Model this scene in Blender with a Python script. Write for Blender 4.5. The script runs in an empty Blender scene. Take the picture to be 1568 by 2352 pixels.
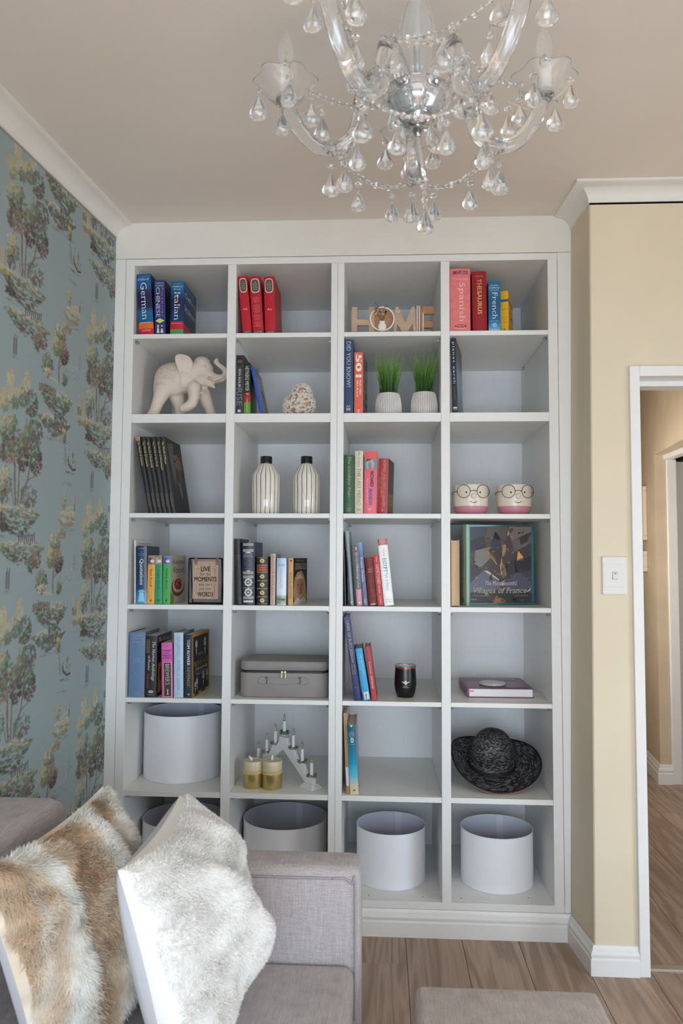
import bpy, bmesh, math, random
import numpy as np
from mathutils import Vector, Matrix, Euler
random.seed(7)
SC = bpy.context.scene
COL = SC.collection
PI = math.pi
R = math.radians

# ------------------------------------------------------------------ camera
FPX = 1737.5
CAM = Vector((0.0, -2.9, 1.394))
YAW, PITCH, ROLL = R(3.0753), R(3.4604), R(0.3159)
_f = Vector((-math.sin(YAW)*math.cos(PITCH), math.cos(YAW)*math.cos(PITCH), math.sin(PITCH)))
_r = Vector((math.cos(YAW), math.sin(YAW), 0))
_u = _r.cross(_f)
_r2 = math.cos(ROLL)*_r + math.sin(ROLL)*_u
_u2 = -math.sin(ROLL)*_r + math.cos(ROLL)*_u
cd = bpy.data.cameras.new('camera'); cam = bpy.data.objects.new('camera', cd); COL.objects.link(cam)
cam.matrix_world = Matrix(((_r2.x, _u2.x, -_f.x, CAM.x), (_r2.y, _u2.y, -_f.y, CAM.y), (_r2.z, _u2.z, -_f.z, CAM.z), (0, 0, 0, 1)))
cd.sensor_fit = 'VERTICAL'; cd.sensor_height = 36.0; cd.lens = FPX*36.0/2352.0
cd.clip_start = 0.05; cd.clip_end = 60
cd.dof.use_dof = True; cd.dof.focus_distance = 2.95; cd.dof.aperture_fstop = 5.6
SC.camera = cam

def at(u, v, y=None, z=None, x=None):
    """point of the place seen at photo pixel (u, v) on the plane y=, z= or x="""
    d = _f + _r2*((u-784)/FPX) - _u2*((v-1176)/FPX)
    if y is not None: t = (y-CAM.y)/d.y
    elif z is not None: t = (z-CAM.z)/d.z
    else: t = (x-CAM.x)/d.x
    return CAM + d*t

# ------------------------------------------------------------------ world, lights, exposure
W = bpy.data.worlds.new('sky'); SC.world = W; W.use_nodes = True
W.node_tree.nodes['Background'].inputs[0].default_value = (0.80, 0.90, 1.0, 1)
W.node_tree.nodes['Background'].inputs[1].default_value = 1.0
def area(name, loc, rot, sx, sy, power, color):
    l = bpy.data.lights.new(name, 'AREA'); l.shape = 'RECTANGLE'; l.size = sx; l.size_y = sy
    l.energy = power; l.color = color
    o = bpy.data.objects.new(name, l); COL.objects.link(o); o.location = loc; o.rotation_euler = rot
    return o
# daylight entering by the window behind the camera, and by the glazed door at the right of it
area('window_daylight', (0.15, -4.72, 1.05), (R(54), 0, 0), 2.3, 1.7, 116, (0.72, 0.855, 1.0))
area('garden_door_daylight', (2.86, -2.6, 1.15), (R(48), 0, R(90)), 1.5, 1.9, 56, (0.72, 0.86, 1.0))
# low afternoon sun falling through the window on to the oak floor behind the camera
sl = bpy.data.lights.new('sun', 'SUN'); sl.energy = 34; sl.angle = R(0.6); sl.color = (1.0, 0.85, 0.64)
so = bpy.data.objects.new('sun', sl); COL.objects.link(so); so.location = (0, -8, 5); so.rotation_euler = Vector((-0.12, -0.64, 0.77)).to_track_quat('Z', 'Y').to_euler()
# fill light added to brighten the passage beyond the doorway
area('passage_fill', (0.91, 1.45, 1.45), (R(80), 0, R(-90)), 0.75, 1.3, 13, (1.0, 0.93, 0.85))
vs = SC.view_settings
vs.view_transform = 'Standard'; vs.look = 'None'; vs.gamma = 1.0; vs.use_curve_mapping = False
vs.exposure = 0.04
SC.cycles.max_bounces = 16; SC.cycles.diffuse_bounces = 8; SC.cycles.glossy_bounces = 8; SC.cycles.transmission_bounces = 16; SC.cycles.transparent_max_bounces = 16

# ------------------------------------------------------------------ helpers
def lin(c):
    out = []
    for v in c[:3]:
        v = v/255.0
        out.append(v/12.92 if v <= 0.04045 else ((v+0.055)/1.055)**2.4)
    return (out[0], out[1], out[2], 1.0)
_M = {}
def mat(name, col, rough=0.5, metal=0.0, noise=0.0, nscale=40.0, bump=0.0, bscale=200.0, bdist=0.002, spec=0.5, stretch=None, coat=0.0, sheen=0.0):
    key = ('m', name)
    if key in _M: return _M[key]
    m = bpy.data.materials.new(name); m.use_nodes = True; nt = m.node_tree; b = nt.nodes['Principled BSDF']
    c = lin(col); b.inputs['Base Color'].default_value = c; b.inputs['Roughness'].default_value = rough
    b.inputs['Metallic'].default_value = metal; b.inputs['Specular IOR Level'].default_value = spec
    b.inputs['Coat Weight'].default_value = coat; b.inputs['Sheen Weight'].default_value = sheen
    if noise or bump:
        tc = nt.nodes.new('ShaderNodeTexCoord'); src = tc.outputs['Object']
        if stretch:
            mp = nt.nodes.new('ShaderNodeMapping'); mp.inputs['Scale'].default_value = stretch
            nt.links.new(src, mp.inputs[0]); src = mp.outputs[0]
    if noise:
        n = nt.nodes.new('ShaderNodeTexNoise'); n.inputs['Scale'].default_value = nscale; n.inputs['Detail'].default_value = 5
        nt.links.new(src, n.inputs['Vector'])
        rp = nt.nodes.new('ShaderNodeValToRGB'); rp.color_ramp.elements[0].position = 0.3; rp.color_ramp.elements[1].position = 0.7
        lo = tuple(max(0, x*(1-noise)) for x in c[:3])+(1,); hi = tuple(min(1, x*(1+noise)) for x in c[:3])+(1,)
        rp.color_ramp.elements[0].color = lo; rp.color_ramp.elements[1].color = hi
        nt.links.new(n.outputs['Fac'], rp.inputs[0]); nt.links.new(rp.outputs[0], b.inputs['Base Color'])
    if bump:
        n2 = nt.nodes.new('ShaderNodeTexNoise'); n2.inputs['Scale'].default_value = bscale; n2.inputs['Detail'].default_value = 4
        nt.links.new(src, n2.inputs['Vector'])
        bp = nt.nodes.new('ShaderNodeBump'); bp.inputs['Strength'].default_value = bump; bp.inputs['Distance'].default_value = bdist
        nt.links.new(n2.outputs['Fac'], bp.inputs['Height']); nt.links.new(bp.outputs[0], b.inputs['Normal'])
    _M[key] = m
    return m
def ink(col, rough=0.5, metal=0.0):
    return mat('ink_%d_%d_%d_%d_%d' % (col[0], col[1], col[2], int(rough*10), int(metal*10)), col, rough, metal)
def bands(name, stops, rough=0.4, soft=False, axis=2, noise=0.0):
    """cover stock printed in bands along the height: stops = [(fraction from the bottom, colour), ...]"""
    key = ('b', name)
    if key in _M: return _M[key]
    m = bpy.data.materials.new(name); m.use_nodes = True; nt = m.node_tree; b = nt.nodes['Principled BSDF']
    b.inputs['Roughness'].default_value = rough
    tc = nt.nodes.new('ShaderNodeTexCoord'); sp = nt.nodes.new('ShaderNodeSeparateXYZ'); nt.links.new(tc.outputs['Generated'], sp.inputs[0])
    rp = nt.nodes.new('ShaderNodeValToRGB'); rp.color_ramp.interpolation = 'LINEAR' if soft else 'CONSTANT'
    el = rp.color_ramp.elements
    while len(el) < len(stops): el.new(0.5)
    for e, (p, c) in zip(el, stops): e.position = p; e.color = lin(c)
    nt.links.new(sp.outputs[axis], rp.inputs[0]); nt.links.new(rp.outputs[0], b.inputs['Base Color'])
    _M[key] = m
    return m
def glassmat(name, col=(255, 255, 255), rough=0.0, ior=1.45):
    key = ('g', name)
    if key in _M: return _M[key]
    m = bpy.data.materials.new(name); m.use_nodes = True; b = m.node_tree.nodes['Principled BSDF']
    b.inputs['Base Color'].default_value = lin(col); b.inputs['Roughness'].default_value = rough
    b.inputs['Transmission Weight'].default_value = 1.0; b.inputs['IOR'].default_value = ior
    _M[key] = m
    return m

def tag(o, label=None, cat=None, group=None, kind=None):
    if label: o['label'] = label
    if cat: o['category'] = cat
    if group: o['group'] = group
    if kind: o['kind'] = kind
    return o
def empty(name, loc, label, cat, group=None, rz=0.0):
    o = bpy.data.objects.new(name, None); o.empty_display_size = 0.05; COL.objects.link(o)
    o.location = loc; o.rotation_euler = (0, 0, rz)
    return tag(o, label, cat, group)
def link(name, me, parent=None, loc=None, rot=None):
    o = bpy.data.objects.new(name, me); COL.objects.link(o)
    if parent: o.parent = parent
    if loc is not None: o.location = loc
    if rot is not None: o.rotation_euler = rot
    return o
def mesh(name, verts, faces, m, parent=None, smooth=False, fm=None, loc=None, rot=None):
    me = bpy.data.meshes.new(name); me.from_pydata([tuple(v) for v in verts], [], faces)
    for k in (m if isinstance(m, (list, tuple)) else [m]): me.materials.append(k)
    if fm: me.polygons.foreach_set('material_index', fm)
    if smooth: me.polygons.foreach_set('use_smooth', [True]*len(me.polygons))
    me.update()
    return link(name, me, parent, loc, rot)
class B:
    """collects simple shapes for ONE mesh"""
    def __init__(s): s.v = []; s.f = []
    def add(s, v, f):
        k = len(s.v); s.v += [tuple(p) for p in v]; s.f += [tuple(i+k for i in q) for q in f]; return s
    def box(s, x0, x1, y0, y1, z0, z1):
        return s.add([(x0, y0, z0), (x1, y0, z0), (x1, y1, z0), (x0, y1, z0), (x0, y0, z1), (x1, y0, z1), (x1, y1, z1), (x0, y1, z1)],
                     [(0, 3, 2, 1), (4, 5, 6, 7), (0, 1, 5, 4), (1, 2, 6, 5), (2, 3, 7, 6), (3, 0, 4, 7)])
    def hexa(s, p):   # 8 free corners, bottom four then top four, both counter-clockwise from above
        return s.add(p, [(0, 3, 2, 1), (4, 5, 6, 7), (0, 1, 5, 4), (1, 2, 6, 5), (2, 3, 7, 6), (3, 0, 4, 7)])
    def prism(s, poly, fn, a, b_):
        """extrude a 2D polygon from parameter a to b_, fn(u, v, t) -> xyz"""
        n = len(poly); v = [fn(p[0], p[1], a) for p in poly] + [fn(p[0], p[1], b_) for p in poly]
        f = [tuple(range(n))[::-1], tuple(range(n, 2*n))] + [(i, (i+1) % n, n+(i+1) % n, n+i) for i in range(n)]
        return s.add(v, f)
    def lathe(s, prof, n=32, c=(0, 0, 0), close=False, fn=None):
        v = []
        for (r, z) in prof:
            for k in range(n):
                a = 2*PI*k/n; rr = r if fn is None else fn(r, z, a)
                v.append((c[0]+rr*math.cos(a), c[1]+rr*math.sin(a), c[2]+z))
        f = []; m = len(prof)
        for i in range(m-1 if not close else m):
            j = (i+1) % m
            for k in range(n): f.append((i*n+k, i*n+(k+1) % n, j*n+(k+1) % n, j*n+k))
        if not close:
            if prof[0][0] > 1e-6: f.append(tuple(range(n))[::-1])
            if prof[-1][0] > 1e-6: f.append(tuple((m-1)*n+k for k in range(n)))
        return s.add(v, f)
    def tube(s, pts, rad, n=8, cap=True):
        pts = [Vector(p) for p in pts]; m = len(pts); v = []; prev = None
        for i, p in enumerate(pts):
            t = (pts[min(i+1, m-1)]-pts[max(i-1, 0)]).normalized()
            if prev is None:
                a = Vector((0, 0, 1)) if abs(t.z) < 0.9 else Vector((1, 0, 0)); nx = t.cross(a).normalized()
            else:
                nx = (prev - t*prev.dot(t)).normalized()
            ny = t.cross(nx); prev = nx; rr = rad[i] if isinstance(rad, (list, tuple)) else rad
            for k in range(n):
                a = 2*PI*k/n; v.append(p + nx*(rr*math.cos(a)) + ny*(rr*math.sin(a)))
        f = [(i*n+k, i*n+(k+1) % n, (i+1)*n+(k+1) % n, (i+1)*n+k) for i in range(m-1) for k in range(n)]
        if cap: f += [tuple(range(n))[::-1], tuple((m-1)*n+k for k in range(n))]
        return s.add(v, f)
    def ball(s, c, rx, ry=None, rz=None, n=12, m=8):
        ry = rx if ry is None else ry; rz = rx if rz is None else rz
        v = [(c[0], c[1], c[2]-rz)]
        for i in range(1, m):
            th = -PI/2+PI*i/m
            for k in range(n):
                a = 2*PI*k/n; v.append((c[0]+rx*math.cos(th)*math.cos(a), c[1]+ry*math.cos(th)*math.sin(a), c[2]+rz*math.sin(th)))
        v.append((c[0], c[1], c[2]+rz)); f = []
        for k in range(n): f.append((0, 1+(k+1) % n, 1+k))
        for i in range(m-2):
            for k in range(n): f.append((1+i*n+k, 1+i*n+(k+1) % n, 1+(i+1)*n+(k+1) % n, 1+(i+1)*n+k))
        e = len(v)-1
        for k in range(n): f.append((e, 1+(m-2)*n+k, 1+(m-2)*n+(k+1) % n))
        return s.add(v, f)
    def build(s, name, m, parent=None, smooth=False, bevel=0.0, loc=None, rot=None, seg=2, sub=0, auto=None):
        me = bpy.data.meshes.new(name); me.from_pydata(s.v, [], s.f)
        bm = bmesh.new(); bm.from_mesh(me); bmesh.ops.recalc_face_normals(bm, faces=bm.faces)
        if bevel:
            bmesh.ops.bevel(bm, geom=[e for e in bm.edges if len(e.link_faces) == 2 and e.calc_face_angle(0) > 0.6], offset=bevel, segments=seg, profile=0.5, affect='EDGES', clamp_overlap=True)
        if auto is not None:
            for f in bm.faces: f.smooth = True
            for e in bm.edges:
                if len(e.link_faces) == 2 and e.calc_face_angle(0) > auto: e.smooth = False
        elif smooth:
            for f in bm.faces: f.smooth = True
        bm.to_mesh(me); bm.free(); me.materials.append(m)
        o = link(name, me, parent, loc, rot)
        if sub:
            md = o.modifiers.new('subdivision', 'SUBSURF'); md.levels = sub; md.render_levels = sub
        return o
def struct(o): o['kind'] = 'structure'; return o
def bake(o):
    """apply an object's modifiers"""
    dg = bpy.context.evaluated_depsgraph_get(); ev = o.evaluated_get(dg)
    me = bpy.data.meshes.new_from_object(ev); o.modifiers.clear(); o.data = me
    return o
def spline(pts, n=8):
    """Catmull-Rom through 3D or 2D points"""
    P = [Vector(p) for p in pts]; P = [P[0]*2-P[1]] + P + [P[-1]*2-P[-2]]; out = []
    for i in range(1, len(P)-2):
        for k in range(n):
            t = k/n; a, b_, c, d = P[i-1], P[i], P[i+1], P[i+2]
            out.append(0.5*((2*b_)+(c-a)*t+(2*a-5*b_+4*c-d)*t*t+(3*b_-a-3*c+d)*t*t*t))
    out.append(P[-2]); return out

# ------------------------------------------------------------------ lettering
_T = {}
def glyphs(s, bold=0.0, serif=False, shear=0.0, space=1.0):
    key = (s, bold, serif, shear, space)
    if key in _T: return _T[key]
    cu = bpy.data.curves.new('lettering', 'FONT'); cu.body = s; cu.size = 1; cu.resolution_u = 2; cu.offset = -0.012 if serif and not bold else 0.0; cu.shear = shear; cu.space_character = space
    ob = bpy.data.objects.new('lettering', cu); COL.objects.link(ob)
    bpy.context.view_layer.update()
    me = bpy.data.meshes.new_from_object(ob.evaluated_get(bpy.context.evaluated_depsgraph_get()))
    v = [(p.co.x, p.co.y) for p in me.vertices]; f = [tuple(p.vertices) for p in me.polygons]
    if serif and f:
        cnt = {}
        for p in f:
            for i in range(len(p)):
                e = tuple(sorted((p[i], p[(i+1) % len(p)]))); cnt[e] = cnt.get(e, 0)+1
        ys = sorted(set(round(q[1], 2) for q in v))
        for e, k in cnt.items():
            if k != 1: continue
            a, b_ = v[e[0]], v[e[1]]
            if abs(a[1]-b_[1]) > 0.004: continue
            w = abs(a[0]-b_[0])
            if 0.04 < w < 0.17:
                y = a[1]; x0, x1 = min(a[0], b_[0])-0.055, max(a[0], b_[0])+0.055
                up = any(abs(q[1]-y) < 0.3 and q[1] > y+0.05 and x0-0.02 < q[0] < x1+0.02 for q in v)
                low = y < 0.25
                y0, y1 = (y, y+0.035) if low else (y-0.035, y)
                n = len(v); v += [(x0, y0), (x1, y0), (x1, y1), (x0, y1)]; f.append((n, n+1, n+2, n+3))
    if bold > 0 and f:          # heavier weight: the strokes overprinted a little to each side
        v0, f0 = list(v), list(f); v = []; f = []
        for dx, dy in ((-bold, -bold*.5), (bold, -bold*.5), (bold, bold*.5), (-bold, bold*.5)):
            n = len(v); v += [(a_+dx, b_+dy) for a_, b_ in v0]; f += [tuple(i+n for i in p) for p in f0]
    bpy.data.objects.remove(ob); bpy.data.curves.remove(cu); bpy.data.meshes.remove(me)
    if not v: v = [(0, 0)]
    a = np.array(v); bb = (a[:, 0].min(), a[:, 0].max(), a[:, 1].min(), a[:, 1].max())
    _T[key] = (a, f, bb)
    return _T[key]
def letter(parent, s, fn, cx, cy, length, height, col, rot=0, bold=0.0, serif=False, shear=0.0, space=1.0, name='lettering', metal=0.0, rough=0.5):
    """flat print: fit string s into length x height around (cx, cy) of a face; fn(u, v) -> local xyz; rot in degrees"""
    a, f, bb = glyphs(s, bold, serif, shear, space)
    if not f: return None
    p = np.empty_like(a); p[:, 0] = ((a[:, 0]-bb[0])/max(1e-6, bb[1]-bb[0])-0.5)*length; p[:, 1] = ((a[:, 1]-bb[2])/max(1e-6, bb[3]-bb[2])-0.5)*height
    c, sn = math.cos(R(rot)), math.sin(R(rot))
    v = [fn(cx+x*c-y*sn, cy+x*sn+y*c) for x, y in p]
    return mesh(name, v, f, ink(col, rough, metal), parent)
def patch(parent, fn, pts, col, name='printed_panel', grid=1, rough=0.5, m=None):
    """flat print: a coloured polygon on a face"""
    if len(pts) == 2:
        (u0, v0), (u1, v1) = pts; n = 6
        v = []; f = []
        for i in range(n+1):
            for j in (0, 1): v.append(fn(u0+(u1-u0)*i/n, v1 if j else v0))
        for i in range(n): f.append((2*i, 2*i+2, 2*i+3, 2*i+1))
        return mesh(name, v, f, m or ink(col, rough), parent)
    if getattr(fn, 'curved', False):      # follow a rounded spine
        bm = bmesh.new(); bm.faces.new([bm.verts.new((p[0], p[1], 0)) for p in pts]); bmesh.ops.triangulate(bm, faces=bm.faces)
        bmesh.ops.subdivide_edges(bm, edges=bm.edges, cuts=3, use_grid_fill=True); bm.verts.index_update()
        v = [fn(q.co.x, q.co.y) for q in bm.verts]; f = [tuple(q.index for q in g.verts) for g in bm.faces]; bm.free()
        return mesh(name, v, f, m or ink(col, rough), parent)
    return mesh(name, [fn(*p) for p in pts], [tuple(range(len(pts)))], m or ink(col, rough), parent)
# ------------------------------------------------------------------ the setting
ZC = 2.724                                     # ceiling
def wlx(y): return -1.063 + 0.0886*y           # the papered wall runs slightly out of square
M_WHITE = mat('white_paint', (226, 224, 217), 0.42, noise=0.025, nscale=9, bump=0.06, bscale=90)
M_TRIM = mat('white_gloss_paint', (230, 230, 228), 0.32, noise=0.02, nscale=12, bump=0.05, bscale=60)
M_CEIL = mat('ceiling_paint', (226, 217, 207), 0.8, noise=0.02, nscale=3, bump=0.05, bscale=150)
M_YELLOW = mat('cream_wall_paint', (217, 205, 180), 0.7, noise=0.025, nscale=4, bump=0.06, bscale=120)
M_HALL = mat('passage_wall_paint', (205, 187, 160), 0.7, noise=0.08, nscale=5, bump=0.1, bscale=60)
M_PLAIN = mat('plain_wall_paint', (222, 216, 202), 0.8)

def oak():
    m = bpy.data.materials.new('brushed_oak'); m.use_nodes = True; nt = m.node_tree; b = nt.nodes['Principled BSDF']; L = nt.links.new
    N = lambda t: nt.nodes.new('ShaderNode'+t)
    tc = N('TexCoord'); oi = N('ObjectInfo'); add = N('VectorMath'); add.operation = 'ADD'
    sc = N('VectorMath'); sc.operation = 'SCALE'; sc.inputs['Scale'].default_value = 37.0
    cmb = N('CombineXYZ'); L(oi.outputs['Random'], cmb.inputs[0]); L(oi.outputs['Random'], cmb.inputs[1]); L(oi.outputs['Random'], cmb.inputs[2])
    L(cmb.outputs[0], sc.inputs[0]); L(tc.outputs['Object'], add.inputs[0]); L(sc.outputs[0], add.inputs[1])
    mp = N('Mapping'); mp.inputs['Scale'].default_value = (1, 0.085, 1); L(add.outputs[0], mp.inputs[0])
    n1 = N('TexNoise'); n1.inputs['Scale'].default_value = 9; n1.inputs['Detail'].default_value = 3; n1.inputs['Distortion'].default_value = 0.8; L(mp.outputs[0], n1.inputs['Vector'])
    mul = N('Math'); mul.operation = 'MULTIPLY'; mul.inputs[1].default_value = 34; L(n1.outputs['Fac'], mul.inputs[0])
    sn = N('Math'); sn.operation = 'SINE'; L(mul.outputs[0], sn.inputs[0])
    mp2 = N('Mapping'); mp2.inputs['Scale'].default_value = (1, 0.03, 1); L(add.outputs[0], mp2.inputs[0])
    n2 = N('TexNoise'); n2.inputs['Scale'].default_value = 220; n2.inputs['Detail'].default_value = 3; L(mp2.outputs[0], n2.inputs['Vector'])
    r1 = N('ValToRGB'); r1.color_ramp.elements[0].color = lin((150, 128, 112)); r1.color_ramp.elements[1].color = lin((178, 155, 137)); r1.color_ramp.elements[0].position = 0.0
    mr = N('MapRange'); mr.inputs[1].default_value = -1; mr.inputs[2].default_value = 1; L(sn.outputs[0], mr.inputs[0]); L(mr.outputs[0], r1.inputs[0])
    mx = N('Mix'); mx.data_type = 'RGBA'; mx.blend_type = 'MULTIPLY'; mx.inputs['Factor'].default_value = 0.55; L(r1.outputs[0], mx.inputs['A'])
    r2 = N('ValToRGB'); r2.color_ramp.elements[0].position = 0.35; r2.color_ramp.elements[0].color = (0.76, 0.74, 0.72, 1); r2.color_ramp.elements[1].position = 0.6; r2.color_ramp.elements[1].color = (1, 1, 1, 1)
    L(n2.outputs['Fac'], r2.inputs[0]); L(r2.outputs[0], mx.inputs['B'])
    # knots
    mp3 = N('Mapping'); mp3.inputs['Scale'].default_value = (1, 0.6, 0); L(add.outputs[0], mp3.inputs[0])
    vo = N('TexVoronoi'); vo.inputs['Scale'].default_value = 3.6; L(mp3.outputs[0], vo.inputs['Vector'])
    r3 = N('ValToRGB'); r3.color_ramp.elements[0].position = 0.015; r3.color_ramp.elements[0].color = (0.38, 0.34, 0.31, 1); r3.color_ramp.elements[1].position = 0.085; r3.color_ramp.elements[1].color = (1, 1, 1, 1)
    L(vo.outputs['Distance'], r3.inputs[0])
    mx2 = N('Mix'); mx2.data_type = 'RGBA'; mx2.blend_type = 'MULTIPLY'; mx2.inputs['Factor'].default_value = 0.8; L(mx.outputs['Result'], mx2.inputs['A']); L(r3.outputs[0], mx2.inputs['B'])
    hs = N('HueSaturation'); mr2 = N('MapRange'); mr2.inputs[3].default_value = 0.9; mr2.inputs[4].default_value = 1.1; L(oi.outputs['Random'], mr2.inputs[0]); L(mr2.outputs[0], hs.inputs['Value']); L(mx2.outputs['Result'], hs.inputs['Color'])
    L(hs.outputs[0], b.inputs['Base Color']); b.inputs['Roughness'].default_value = 0.48
    bp = N('Bump'); bp.inputs['Strength'].default_value = 0.12; bp.inputs['Distance'].default_value = 0.001; L(n2.outputs['Fac'], bp.inputs['Height']); L(bp.outputs[0], b.inputs['Normal'])
    return m
M_OAK = oak()
# floor: a sub-floor with oak planks laid on it
floor = struct(B().box(-2.2, 2.95, -4.9, 5.0, -0.06, -0.004).build('floor', mat('sub_floor', (70, 56, 44), 0.9)))
_pk = {}
def plank(x0, x1, y0, y1):
    w, l = x1-x0-0.0016, y1-y0-0.0016; key = (round(w, 3), round(l, 3))
    if key not in _pk:
        o = B().box(-w/2, w/2, -l/2, l/2, -0.004, 0.0).build('plank', M_OAK, floor, bevel=0.0009, seg=1); _pk[key] = o.data
    else: o = link('plank', _pk[key], floor)
    o.location = ((x0+x1)/2, (y0+y1)/2, 0)
PW = 0.205
k = 0
for i in range(-8, 10):
    x0 = 0.09+i*PW
    if x0 < -1.5 or x0 > 2.7: continue
    off = [0.0, 0.75, 1.35, 0.4, 1.1][i % 5]
    y = -4.8-off
    while y < 4.9:
        ln = 1.9; y1 = min(y+ln, 4.9)
        if y1 > -4.8:
            a = max(y, -4.8)
            # inside the bookcase niche there is no floor to lay
            if not (x0+PW < 0.6 and a > 0.0):
                plank(x0, x0+PW, a, y1 if not (x0+PW < 0.6 and y1 > 0.02) else max(a+0.05, 0.02))
        y += ln
# ceiling
ceil = struct(B().box(-2.2, 2.95, -4.95, 0.62, ZC, ZC+0.08).build('ceiling', M_CEIL))
# walls of the room
struct(B().box(0.872, 2.95, -0.22, -0.07, 2.071, ZC).build('wall_front', M_YELLOW))
# the reveal: polygon with corners at y = -0.22 and y = 0
pv = []
for z, xf, xr in ((0, 0.718, 0.695), (ZC, 0.739, 0.728)):
    pv += [(xf+0.004, -0.22, z), (0.872, -0.22, z), (0.872, -0.07, z), (0.872, 0.65, z), (xr, 0.65, z), (xr, 0.0, z), (xf, -0.216, z)]
n = 7
b = B(); b.add(pv, [tuple(range(n))[::-1], tuple(range(n, 2*n))]+[(i, (i+1) % n, n+(i+1) % n, n+i) for i in range(n)])
struct(b.build('wall_pier', M_YELLOW))
struct(B().box(1.76, 2.95, -0.22, -0.07, 0, 2.071).build('wall_right_of_door', M_YELLOW))
struct(B().box(2.9, 3.0, -4.9, -0.22, 2.2, ZC).box(2.9, 3.0, -4.9, -3.4, 0, 2.2).box(2.9, 3.0, -1.8, -0.22, 0, 2.2).build('wall_right', M_PLAIN))
struct(B().box(-2.2, -1.05, -4.9, -4.8, 0, ZC).box(1.35, 3.0, -4.9, -4.8, 0, ZC).box(-1.05, 1.35, -4.9, -4.8, 0, 0.4).box(-1.05, 1.35, -4.9, -4.8, 2.3, ZC).build('wall_back', M_PLAIN))
# window frame behind the camera
w = B()
for x in (-1.05, -0.27, 0.53, 1.31): w.box(x, x+0.04, -4.84, -4.79, 0.4, 2.3)
for z in (0.4, 1.75, 2.26): w.box(-1.05, 1.35, -4.84, -4.79, z, z+0.04)
struct(w.build('window_1', M_TRIM))
w = B()
for y in (-3.4, -2.62, -1.84): w.box(2.91, 2.96, y, y+0.04, 0, 2.2)
for z in (0.0, 1.0, 2.16): w.box(2.91, 2.96, -3.4, -1.8, z, z+0.04)
struct(w.build('window_2', M_TRIM))
# back of the niche and flat panel over the bookcase
struct(B().box(-1.2, 0.9, 0.62, 0.72, 0, ZC).build('wall_niche', M_PLAIN))
struct(B().hexa([(-1.075, 0.0, 2.579), (0.742, 0.0, 2.579), (0.742, 0.05, 2.579), (-1.075, 0.05, 2.579), (-1.075, 0.0, ZC), (0.745, 0.0, ZC), (0.745, 0.05, ZC), (-1.075, 0.05, ZC)]).build('wall_over_bookcase', M_WHITE))
# passage beyond the doorway
hx = lambda y: 1.735+0.113*(y-2.0)
def hallwall(name, y0, y1, z0, z1, th, m):
    return struct(B().hexa([(hx(y0), y0, z0), (hx(y0)+th, y0, z0), (hx(y1)+th, y1, z0), (hx(y1), y1, z0), (hx(y0), y0, z1), (hx(y0)+th, y0, z1), (hx(y1)+th, y1, z1), (hx(y1), y1, z1)]).build(name, m))
hallwall('wall_passage_right', 2.0, 4.95, 0, 2.75, 0.07, M_HALL)
hallwall('wall_passage_lintel', -0.06, 2.0, 2.06, 2.75, 0.07, M_HALL)
hallwall('wall_passage_near', -0.06, 0.9, 0, 2.06, 0.07, M_HALL)
struct(B().box(0.86, 2.4, 4.9, 5.0, 0, 2.75).build('wall_passage_end', M_HALL))
struct(B().box(0.84, 0.893, 0.65, 1.05, 0, 2.75).box(0.84, 0.893, 1.85, 4.9, 0, 2.75).box(0.84, 0.893, 1.05, 1.85, 0, 0.8).box(0.84, 0.893, 1.05, 1.85, 2.1, 2.75).build('wall_passage_left', M_HALL))  # opening cut for the added window
struct(B().box(0.85, 0.88, 1.05, 1.09, 0.8, 2.1).box(0.85, 0.88, 1.81, 1.85, 0.8, 2.1).box(0.85, 0.88, 1.09, 1.81, 0.8, 0.84).box(0.85, 0.88, 1.09, 1.81, 2.06, 2.1).box(0.85, 0.88, 1.43, 1.47, 0.84, 2.06).build('window_added', M_TRIM))  # unseen window frame, added to go with the passage fill light
struct(B().box(0.70, 2.9, -0.07, 5.0, 2.75, 2.83).build('ceiling_passage', M_CEIL))
struct(B().box(2.35, 2.4, -0.07, 5.0, 0, 2.75).build('wall_side_room', M_PLAIN))
# the passage door: white lining in the reveal, open leaf behind it
d2 = struct(B().box(1.805, 1.865, 1.985, 2.06, 0, 2.03).box(1.79, 1.85, 0.9, 2.06, 2.03, 2.07).build('door_2', M_TRIM, bevel=0.004))
leaf = B().box(0, 0.46, 0.0, 0.04, 0.01, 2.02)
lf = leaf.build('door_leaf', mat('white_door_paint', (214, 212, 208), 0.4), d2, bevel=0.002, loc=(1.868, 2.03, 0))
B().box(0.06, 0.4, -0.006, 0.0, 0.2, 0.95).box(0.06, 0.4, -0.006, 0.0, 1.1, 1.9).build('door_panel', M_TRIM, d2, bevel=0.004, loc=(1.868, 2.03, 0))
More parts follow.
